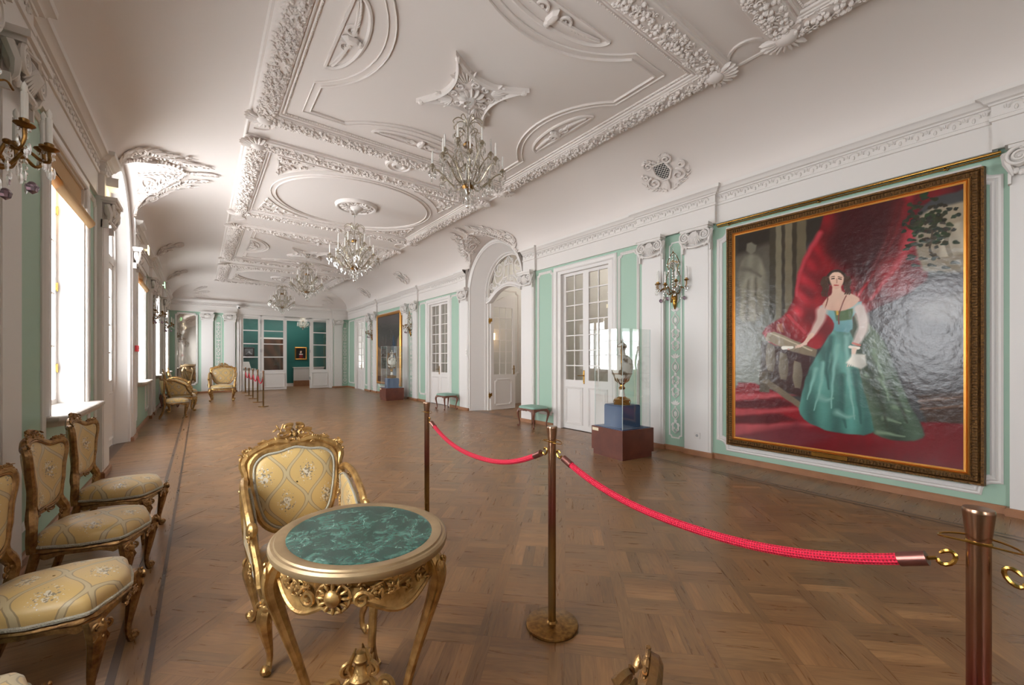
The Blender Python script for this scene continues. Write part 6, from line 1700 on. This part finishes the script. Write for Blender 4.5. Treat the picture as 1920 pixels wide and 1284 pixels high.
('s',(226,196,178),[(0.594,0.389),(0.579,0.357)],0.005,0.003,0.4),
('s',(226,196,178),[(0.601,0.389),(0.589,0.358)],0.005,0.003,0.4),
('s',(226,196,178),[(0.608,0.389),(0.599,0.358)],0.005,0.003,0.4),
('s',(226,196,178),[(0.616,0.389),(0.609,0.358)],0.005,0.003,0.4),
('p',(226,220,208),[(0.574,0.372),(0.601,0.407),(0.655,0.407),(0.659,0.364),(0.637,0.346),(0.61,0.354)],0.01,(180,176,166),-45,0.15,60,30),
('s',(232,226,214),[(0.275,0.437),(0.322,0.44)],0.016,0.012,0.4),
('s',(200,150,140),[(0.3,0.432),(0.306,0.432)],0.006,0.006,0.4)]

Yc, Zc, CW, CHt = (2.603 + .478) / 2, (.3685 + 3.1445) / 2, 2.603 - .478, 3.1445 - .3685
# hung so that its left edge is the far one
pt = thing('portrait_painting', 'huge gilt-framed portrait of a lady in a sea-green dress before red drapery', 'painting', on_wall('right', Yc, Zc, .02), WALL_RZ['right'])
asp = CW / CHt
cv = canvas('canvas', raster(PAINT, 420, 540, asp), CW, CHt, pt); cv.location = (0, -.085, 0)
frame_mesh(pt, CW, CHt, [(.035, .0), (.035, .085), (.045, .092), (.05, .08), (.085, .085), (.1, .06), (.105, .07), (.125, .07), (.135, .0)], 'frame', [(-.004, .0), (-.004, .088), (.012, .095), (.02, .085), (.026, .098), (.036, .09), (.036, 0)], 'frame_in', tick=.028)
mb = MB(); mb.box(-.17, .17, -.105, -.09, -CHt / 2 - .085, -CHt / 2 - .04); mb.build('name_plate', M['brass'], pt, smooth=None)
# brass picture rail above it
t = thing('picture_rail', 'long brass picture rail with small hooks above the huge portrait', 'picture rail', on_wall('right', 1.56, 3.365, 0), WALL_RZ['right'])
MB().cyl((-1.31, -.07, 0), (1.31, -.07, 0), .014, n=12).build('rod', M['brass'], t)
MB().cyl((-1.31, -.045, -.022), (1.31, -.045, -.022), .008, n=8).build('rod', M['brass'], t)
for x in (-1.15, -.1, .95):
    mb = MB(); mb.tube([(x, 0, .01), (x, -.05, .0), (x, -.075, -.03), (x + .02, -.075, -.05), (x + .03, -.06, -.03)], .006, 6); mb.ell((x, -.07, -.035), (.012, .012, .012)); mb.build('rail_hook', M['brass'], t)
SH2 = [('p', (88, 78, 70), [(0, 0), (1, 0), (1, 1), (0, 1)], .02, (62, 56, 56), 90, .1, 9, 20), ('p', (120, 96, 74), [(.0, 0), (.2, 0), (.16, .5), (0, .55)], .05, None, 0, .15, 20, 70),
       ('p', (96, 90, 84), [(.28, .05), (.5, .05), (.52, .6), (.42, .8), (.3, .6)], .05, (60, 54, 54), 90, .15, 30, 0), ('p', (66, 86, 104), [(.62, .0), (.86, 0), (.84, .6), (.74, .72), (.66, .5)], .03, (48, 62, 80), 90, .2, 40, 0),
       ('p', (176, 150, 124), [(.86, 0), (1, 0), (1, .7), (.9, .62)], .03, (120, 98, 80), 90, .1, 20, 0), ('p', (74, 50, 40), [(0, .0), (1, 0), (1, .06), (0, .08)], .02, None, 0, 0, 1, 0)]
t = thing('large_painting', 'tall dark painting in a plain gilt frame behind the far showcase', 'painting', on_wall('right', 15.75, 1.83, .02), WALL_RZ['right'])
cv = canvas('canvas', raster(SH2, 120, 150, .85), 2.32, 2.6, t); cv.location = (0, -.06, 0)
frame_mesh(t, 2.32, 2.6, [(.03, .0), (.03, .06), (.07, .085), (.12, .06), (.13, 0)], 'frame_in', [(-.004, .0), (-.004, .065), (.02, .07), (.032, .06), (.032, 0)], 'frame')
for nm, lb, (u, z), (wd, ht), sh in (('framed_photograph', 'small dark framed picture on the green wall behind the left glass leaf', (1.93, 1.74), (.34, .42), [('p', (70, 70, 72), [(0, 0), (1, 0), (1, 1), (0, 1)], .02, (120, 122, 126), 90, 0, 1, 0), ('p', (168, 170, 174), [(.1, .3), (.5, .75), (.9, .35), (.8, .3), (.4, .5)], .05, None, 0, .2, 9, 0), ('p', (30, 28, 30), [(0, 0), (1, 0), (1, .3), (0, .2)], .05, None, 0, 0, 1, 0)]),
    ('small_portrait', 'small gold-framed portrait on the dark green wall beyond the open doorway', (4.25, 1.72), (.46, .54), [('p', (28, 18, 14), [(0, 0), (1, 0), (1, 1), (0, 1)], .02, None, 0, 0, 1, 0), ('p', (120, 30, 28), [(.3, .05), (.7, .05), (.66, .42), (.36, .42)], .03, None, 0, 0, 1, 0), ('s', (214, 180, 156), [(.48, .6), (.5, .68)], .17, .15, .3), ('s', (226, 216, 206), [(.36, .42), (.66, .42)], .09, .08, .4)])):
    t = thing(nm, lb, 'picture', (u, gy - .005, z), 0); cv = canvas('canvas', raster(sh, 40, 48, wd / ht), wd, ht, t); cv.location = (0, -.03, 0)
    frame_mesh(t, wd, ht, [(.0, .0), (.0, .035), (.03, .05), (.06, .03), (.06, 0)], 'black' if nm[0] == 'f' else 'frame_in', [(-.003, 0), (-.003, .036), (.003, .036), (.003, 0)], 'frame')
t = thing('tapestry', 'large dark brown tapestry seen through the middle glass leaf', 'tapestry', (2.95, gy - .01, 1.62), 0)
cv = canvas('canvas', raster([('p', (92, 62, 42), [(0, 0), (1, 0), (1, 1), (0, 1)], .02, (70, 44, 30), 70, .3, 12, 30)], 50, 80, .6), 1.0, 1.7, t); cv.location = (0, -.03, 0)
MB().box(-.56, .56, -.045, 0, .82, .9).box(-.56, .56, -.045, 0, -.9, -.82).build('hanging_bar', M['paint'], t, smooth=None)
# white radiator cover and the display desk of the green room
t = thing('radiator_cover', 'long white radiator cover under the small gold-framed portrait', 'radiator cover', (4.6, gy - .16, .3))
MB().box(-.75, .75, -.14, .12, .66, .7).build('top_board', M['paint'], t, smooth=None)
mb = MB().box(-.72, .72, -.11, .1, 0, .66)
mb.build('casing', M['paint'], t, smooth=None)
mb = MB()
for k in range(34): mb.box(-.66 + k * .04, -.645 + k * .04, -.118, -.11, .05, .6)
mb.build('grille', M['steel'], t, smooth=None)
MB().box(-.72, .72, -.1, .1, -.3, 0).build('support', M['base'], t, smooth=None)
t = thing('display_desk', 'white desk with a slanted text board behind the left glass leaf', 'desk', (1.72, 22.5, 0))
MB().box(-.25, .35, -.2, .2, .9, .98).box(-.22, -.18, -.16, .16, 0, .9).box(.28, .32, -.16, .16, 0, .9).build('desk', M['paint'], t, smooth=None)
mb = MB().add([(-.18, -.12, 1.0), (.16, -.12, 1.0), (.1, .1, 1.3), (-.2, .1, 1.3), (-.18, -.1, 1.0), (.16, -.1, 1.0), (.1, .12, 1.3), (-.2, .12, 1.3)], [(0, 1, 2, 3), (4, 7, 6, 5), (0, 4, 5, 1), (1, 5, 6, 2), (2, 6, 7, 3), (3, 7, 4, 0)]); mb.box(-.1, .05, -.05, .05, .98, 1.01); mb.build('text_board', M['paint'], t, smooth=None)

# ---------------- tall mirror on the far wall ----------------
t = thing('wall_mirror', 'tall old mirror in a white notched frame on the far green wall', 'mirror', on_wall('far', -.44, 0, .0), 0)
lo = notch(-.33, .33, .38, 3.3, .07)
mb = MB(); mb.prism(PS, lo, 0, .02); mb.build('mirror_glass', M['mirror'], t, smooth=None)
mb = MB(); mb.sweep(PS, lo, [(-.045, 0), (-.045, .03), (-.02, .045), (.0, .03), (.015, .035), (.025, .02)], closed=True); mb.build('mirror_frame', M['paint'], t, smooth=30)
# gilt stand in front of it
t = thing('gilt_stand', 'bright gilt stand on curved legs in front of the tall mirror', 'stand', (-.36, 19.9, 0))
mb = MB(); mb.lathe([(0, 1.2), (.2, 1.2), (.23, 1.18), (.22, 1.15), (.17, 1.12), (.17, 1.04), (.0, 1.04)], 24); mb.build('top', M['gilt_bright'], t)
for k in range(4):
    a = PI / 4 + k * PI / 2; mb = MB(); mb.tube(bez([(math.cos(a) * r, math.sin(a) * r, z) for r, z in ((.15, 1.1), (.22, 1.0), (.2, .85), (.12, .6), (.1, .35), (.17, .1), (.21, .015))], 5), [.04] * 8 + [.028] * 14 + [.03] * 9, 8); knee(mb, math.cos(a) * .22, math.sin(a) * .22, math.cos(a), math.sin(a), 1.0, .08); mb.build('leg', M['gilt_bright'], t)
MB().lathe([(0, .4), (.1, .4), (.11, .38), (.0, .37)], 20).build('shelf', M['gilt_bright'], t)

# ---------------- chandeliers ----------------
def candle_mesh(h=.11, r=.011):
    mb = MB(); mb.lathe([(0, 0), (r, 0), (r, h), (r * .6, h + .004), (r * .9, h + .018), (r * .8, h + .035), (0, h + .055)], 10); return mb
def pan(mb, c, r=.035): mb.lathe([(.0, -.012), (r * .5, -.01), (r, .006), (r * .96, .01), (r * .45, .0), (r * .42, .012), (r * .5, .03), (r * .4, .034), (0, .034)], 14, c)
def drops(mb, c, r, n, l0, l1, rnd):
    for k in range(n):
        a = 2 * PI * k / n; x, y = c[0] + r * math.cos(a), c[1] + r * math.sin(a); l = rnd.uniform(l0, l1); z = c[2]
        q = int(l / .028)
        for j in range(max(q - 1, 1)): mb.ell((x, y, z - .014 - j * .028), (.0085, .0085, .011), n=5, m=3)
        mb.ell((x, y, z - l - .02), (.014, .008, .030), n=5, m=4)
def chandelier(label, loc, rz, s, group):
    t = thing('chandelier', label, 'chandelier', loc, rz, group, s); rnd = random.Random(4)
    mb = MB(); mb.lathe([(0, -.14), (.012, -.135), (.02, -.1), (.05, -.09), (.03, -.05), (.015, 0)], 14); mb.cyl((0, 0, -.1), (0, 0, -.26), .006); mb.build('ceiling_hook', M['crystal'], t)
    mb = MB(); mb.lathe([(0, -1.24), (.02, -1.23), (.035, -1.2), (.02, -1.16), (.04, -1.12), (.06, -1.09), (.05, -1.06), (.02, -1.04), (.015, -.9), (.03, -.84), (.015, -.78), (.012, -.6), (.035, -.54), (.02, -.46), (.012, -.4), (.03, -.33), (.015, -.26), (0, -.25)], 12)
    mb.build('central_stem', M['crystal'], t)
    mb = MB(); mb.lathe([(0, -1.1), (.055, -1.1), (.075, -1.07), (.05, -1.03), (0, -1.03)], 18); mb.lathe([(0, -.6), (.05, -.6), (.06, -.58), (.04, -.55), (0, -.55)], 16); mb.build('brass_collar', M['oldbrass'], t)
    mb = MB()         # pear-shaped cage
    for k in range(8):
        a = k * PI / 4; mb.tube(bez([(math.cos(a) * r, math.sin(a) * r, z) for r, z in ((.05, -1.07), (.13, -.95), (.19, -.8), (.15, -.66), (.13, -.52), (.16, -.46), (.1, -.42), (.04, -.45))], 4), .006, 5)
    for k in range(8):
        a = (k + .5) * PI / 4; mb.tube(bez([(math.cos(a) * r, math.sin(a) * r, z) for r, z in ((.02, -.36), (.05, -.3), (.12, -.28), (.18, -.33), (.17, -.36))], 4), .006, 5)
    mb.build('cage', M['silvered'], t)
    mb = MB()
    for (r, z, n, l0, l1) in ((.17, -.36, 10, .1, .18), (.15, -.5, 16, .1, .2), (.2, -.78, 22, .1, .18), (.14, -.92, 16, .1, .18), (.09, -1.02, 12, .08, .16), (.06, -1.1, 10, .05, .12), (.05, -.3, 8, .04, .08), (.11, -.62, 12, .1, .2)): drops(mb, (0, 0, z), r, n, l0, l1, rnd)
    for k in range(16):     # swags of beads out to the arms
        a = k * PI / 8
        for j in range(9):
            u = j / 8; r = lerp(.19, .40, u); z = -.80 - .08 * math.sin(PI * u) - .02 * u; mb.ell((math.cos(a) * r, math.sin(a) * r, z), (.007, .007, .007), n=5, m=3)
        for j in range(7):
            u = j / 6; r = lerp(.15, .05, u); z = lerp(-.46, -.34, u) - .03 * math.sin(PI * u); mb.ell((math.cos(a) * r, math.sin(a) * r, z), (.006, .006, .006), n=5, m=3)
    mb.ell((0, 0, -1.285), (.03, .03, .032), n=10, m=6)
    o = mb.build('crystal_strings', M['crystal'], t); o['kind'] = 'stuff'
    def arm(R_, z, n, off, drop):
        am = MB(); am.tube(bez([(.03, 0, z - .14), (R_ * .4, 0, z - .2), (R_ * .72, 0, z - .08), (R_ * .9, 0, z - .03), (R_, 0, z - .06), (R_, 0, z - .012)], 5), [.009] * 10 + [.008] * 16, 7); pan(am, (R_, 0, z)); 
        a0 = am.build('arm', M['silvered'], t); c0 = candle_mesh().build('candle', M['candle'], a0); c0.location = (R_, 0, z + .03)
        cr = MB(); drops(cr, (R_, 0, z + .004), .038, 9, .05, .13, rnd); drops(cr, (R_ * .72, 0, z - .09), .014, 3, .05, .1, rnd); drops(cr, (R_ * .5, 0, z - .16), .01, 2, .05, .1, rnd); d0 = cr.build('crystal_drops', M['crystal'], a0); d0['kind'] = 'stuff'
        for k in range(n):
            a = off + k * 2 * PI / n
            if k == 0: a0.rotation_euler = (0, 0, a); continue
            q = a0.copy(); C.objects.link(q); q.rotation_euler = (0, 0, a)
            for ch in (c0, d0): e = ch.copy(); C.objects.link(e); e.parent = q
    arm(.41, -.86, 8, .1, 0); arm(.27, -.66, 6, .4, 0)
    return t
CG = 'crystal chandeliers down the hall'; CX = 2.5
c0 = chandelier('nearest crystal chandelier, hung below the four-pointed plaster star', (CX, 4.12, ZC - .05), .2, 1.0, CG)
dup(c0, (CX, 8.55, ZC - .1), .5, 'second crystal chandelier, hung below the round plaster rose in the oval', CG, 1.12)
dup(c0, (CX, 13.2, ZC - .05), 0, 'third crystal chandelier down the hall', CG, 1.05)
dup(c0, (CX, 17.8, ZC - .05), .3, 'farthest crystal chandelier inside the hall, above the barrier', CG, 1.05)
dup(c0, (4.15, 22.9, 3.7), .3, 'small bright chandelier in the green room beyond the doorway', None, .62)

# ---------------- wall sconces ----------------
def sconce(label, side, u, z, group, s=1):
    t = thing('wall_sconce', label, 'sconce', on_wall(side, u, z, .004), WALL_RZ[side], group, s); rnd = random.Random(9)
    # local frame: x across, -y out of the wall; z = 0 at the arm boss
    mb = MB(); mb.lathe([(0, -.3), (.01, -.29), (.03, -.22), (.04, -.14), (.035, -.06), (.02, -.02), (0, -.01)], 12, (0, -.02, 0)); carve(mb, lambda a, b, h: (a, -.05 - h, b), 0, -.13, .09, .16, 3, 1.5); mb.build('backplate', M['brass'], t)
    mb = MB()      # lyre shaped crystal frame
    for sx in (-1, 1): mb.tube(bez([(sx * x, -.07, zz) for x, zz in ((.01, -.02), (.1, .08), (.12, .2), (.07, .32), (.1, .42), (.05, .54), (.0, .6))], 5), .006, 5)
    mb.tube([(0, -.07, -.02), (0, -.07, .62)], .006, 5); mb.tube([(-.09, -.07, .42), (0, -.09, .46), (.09, -.07, .42)], .005, 5); mb.tube(bez([(0, -.07, .3), (0, -.14, .36), (0, -.17, .32)], 5), .005, 5)
    mb.build('lyre_frame', M['oldbrass'], t)
    mb = MB()
    for sx in (-1, 1):
        for (x, zz) in ((.1, .08), (.12, .2), (.07, .32), (.1, .42), (.05, .54)):
            mb.ell((sx * x, -.075, zz), (.016, .01, .03), n=6, m=4); drops(mb, (sx * x, -.075, zz), .004, 1, .06, .11, rnd)
    for k in range(14): mb.ell((0, -.085, .02 + k * .042), (.012, .01, .017), n=6, m=4)
    for k in range(12):
        mb.ell((rnd.uniform(-.07, .07), -.09, rnd.uniform(.05, .5)), (.012, .008, .02), n=5, m=4)
    mb.tube([(0, -.08, .6), (0, -.08, .68)], [.02, .004], 8); mb.lathe([(0, .36), (.03, .37), (.045, .4), (.03, .44), (.0, .45)], 12, (0, -.09, 0))
    o = mb.build('crystal_strings', M['crystal'], t); o['kind'] = 'stuff'
    for k, (x, y, zz) in enumerate(((-.25, -.12, .12), (-.15, -.24, .1), (0, -.29, .06), (.15, -.24, .1), (.25, -.12, .12))):
        am = MB(); am.tube(bez([(0, -.05, -.02), (x * .35, y * .5, -.06), (x * .6, y * .72, .03), (x * .85, y * .9, .0), (x, y, zz - .06), (x, y, zz - .01)], 5), .008, 7); pan(am, (x, y, zz), .038); am.ell((x * .6, y * .72, .03), (.018, .018, .014))
        a0 = am.build('arm', M['oldbrass'], t); c_ = candle_mesh(.13, .013).build('candle', M['candle'], a0); c_.location = (x, y, zz + .03)
        cr = MB(); drops(cr, (x, y, zz - .005), .02, 3, .05, .13, rnd); drops(cr, (x * .6, y * .72, .02), .01, 2, .08, .16, rnd); cr.build('crystal_drops', M['crystal'], a0)['kind'] = 'stuff'
        if k in (0, 4, 2): am = MB(); am.lathe([(0, -.06), (.02, -.045), (.026, -.02), (.012, .0), (0, .005)], 8, (x * .8, y * .8, -.12)); am.build('amethyst_drop', M['amethyst'], a0)
    return t
SG = 'crystal wall sconces'
sconce('crystal sconce on the green strip left of the huge portrait', 'right', 3.55, 2.52, SG)
sconce('crystal sconce between the far painting and the far glazed door', 'right', 13.7, 2.52, SG)
sconce('smallest crystal sconce, beyond the far painting near the corner', 'right', 17.78, 2.52, SG)
sconce('large dark crystal sconce reaching in at the upper left edge', 'left', 3.42, 2.56, SG, 1.1)
sconce('crystal sconce on the window wall beyond the arched door, nearer one', 'left', 13.7, 2.52, SG)
sconce('crystal sconce on the window wall close to the far corner', 'left', 17.78, 2.52, SG)

# ---------------- roman blind, cord, small fittings ----------------
b0, b1 = WINDOWS[2]
def blind(a, b, z, lb):
    t = thing('roman_blind', lb, 'blind', PL((a + b) / 2, z, -.06), WALL_RZ['left'], 'straw roman blinds')
    w_ = (b - a) / 2 - .03
    for k in range(6):
        mb = MB(); rows = []
        for i in range(8):
            a_ = PI * i / 7; rows.append([(x, -.04 - .05 * math.sin(a_) - .012 * k, -.02 * k - .02 + .13 * (1 - i / 7) * 1.0 + .0) for x in (-w_, w_)])
        mb.grid(rows); mb.build('fold', M['blind'], t, smooth=60)
    MB().box(-w_, w_, -.04, -.0, .1, .3).build('heading', M['blind'], t, smooth=None)
blind(b0, b1, 2.98, 'gathered straw roman blind at the top of the near window')
blind(*WINDOWS[3], 3.05, 'straw blind at the top of the window beyond the arched door')
t = thing('blind_cord', 'thin white cord loop hanging from the straw blind', 'cord', PL(b1 - .1, 0, -.12), 0)
MB().tube([(0, 0, 3.1), (0, 0, 1.1), (.015, 0, 1.07), (.03, 0, 1.1), (.03, 0, 3.1)], .003, 5).build('cord_loop', M['candle'], t)
def emerg(lb, u, z, m, sz=1):
    t = thing('emergency_light', lb, 'emergency light', (XL + .2, u, z), PI / 2, None, sz)
    MB().box(-.13, .13, -.0, .14, -.06, .05).box(-.02, .02, .1, .16, -.02, .02).build('housing', M['paint'], t, smooth=None)
    mb = MB(); mb.prism(lambda a, b, h: (a, -h, b), [(-.12, -.15), (.12, -.15), (.12, .04), (-.12, .04)], .0, .012); mb.build('light_panel', M[m], t, smooth=None)
emerg('glowing emergency lamp above the pilaster before the arched door', 7.1, 3.62, 'lamp')
emerg('glowing emergency lamp above the second window', 10.6, 3.6, 'lamp', .8)
emerg('small green lit exit lamp high on the window wall', 15.2, 3.58, 'exit', .8)
t = thing('fire_alarm', 'small red fire alarm box beside the arched door', 'alarm', (XL + .075, 9.97, 1.63), PI / 2)
MB().box(-.06, .06, -.045, 0, -.055, .055).build('box', M['red'], t, smooth=None); MB().lathe([(0, 0), (.02, 0), (.02, .01), (0, .01)], 12).build('button', M['black'], t).location = (0, -.047, 0)
t = thing('security_camera', 'round white security camera above the far double pilaster', 'camera', (1.34, YF - .2, 3.68), 0)
MB().lathe([(0, .1), (.05, .1), (.08, .06), (.08, 0), (.06, -.05), (0, -.08)], 20).box(-.02, .02, 0, .14, .02, .06).build('housing', M['paint'], t); MB().ell((-.0, -.06, -.03), (.035, .035, .035)).build('lens', M['black'], t)
t = thing('wall_socket', 'white double wall socket low on the pilaster left of the portrait', 'socket', on_wall('right', 3.16, .3, .069), WALL_RZ['right'])
MB().box(-.045, .045, -.012, 0, -.045, .045).build('plate', M['plaster'], t, smooth=None); MB().lathe([(0, 0), (.02, 0), (.02, .002), (0, .002)], 14).build('socket_hole', M['grey'], t).rotation_euler = (PI / 2, 0, 0)
t.children[-1].location = (0, -.0125, 0)
t = thing('light_switch', 'white light switch on the green sliver left of the arched doorway', 'switch', on_wall('right', 9.80, 1.62, .07), WALL_RZ['right'])
MB().box(-.04, .04, -.012, 0, -.09, .09).build('plate', M['candle'], t, smooth=None); MB().box(-.02, .02, -.018, -.012, -.06, -.01).box(-.02, .02, -.018, -.012, .01, .06).build('rocker', M['plaster'], t, smooth=None)
# lit wall lamp seen through the open leaf
t = thing('wall_lamp', 'lit bracket lamp in the room behind the open arched door leaf', 'wall lamp', (7.12, 10.39, 2.0), 0)
MB().lathe([(0, -.2), (.02, -.18), (.04, 0), (.02, .2), (0, .24)], 10, (0, -.03, 0)).tube([(0, -.03, -.05), (.0, -.12, -.1), (0, -.14, -.02)], .008, 6).build('bracket', M['brass'], t)
MB().lathe([(0, 0), (.045, .0), (.05, .22), (0, .23)], 14, (0, -.14, 0)).build('lamp_shade', M['bulb'], t)
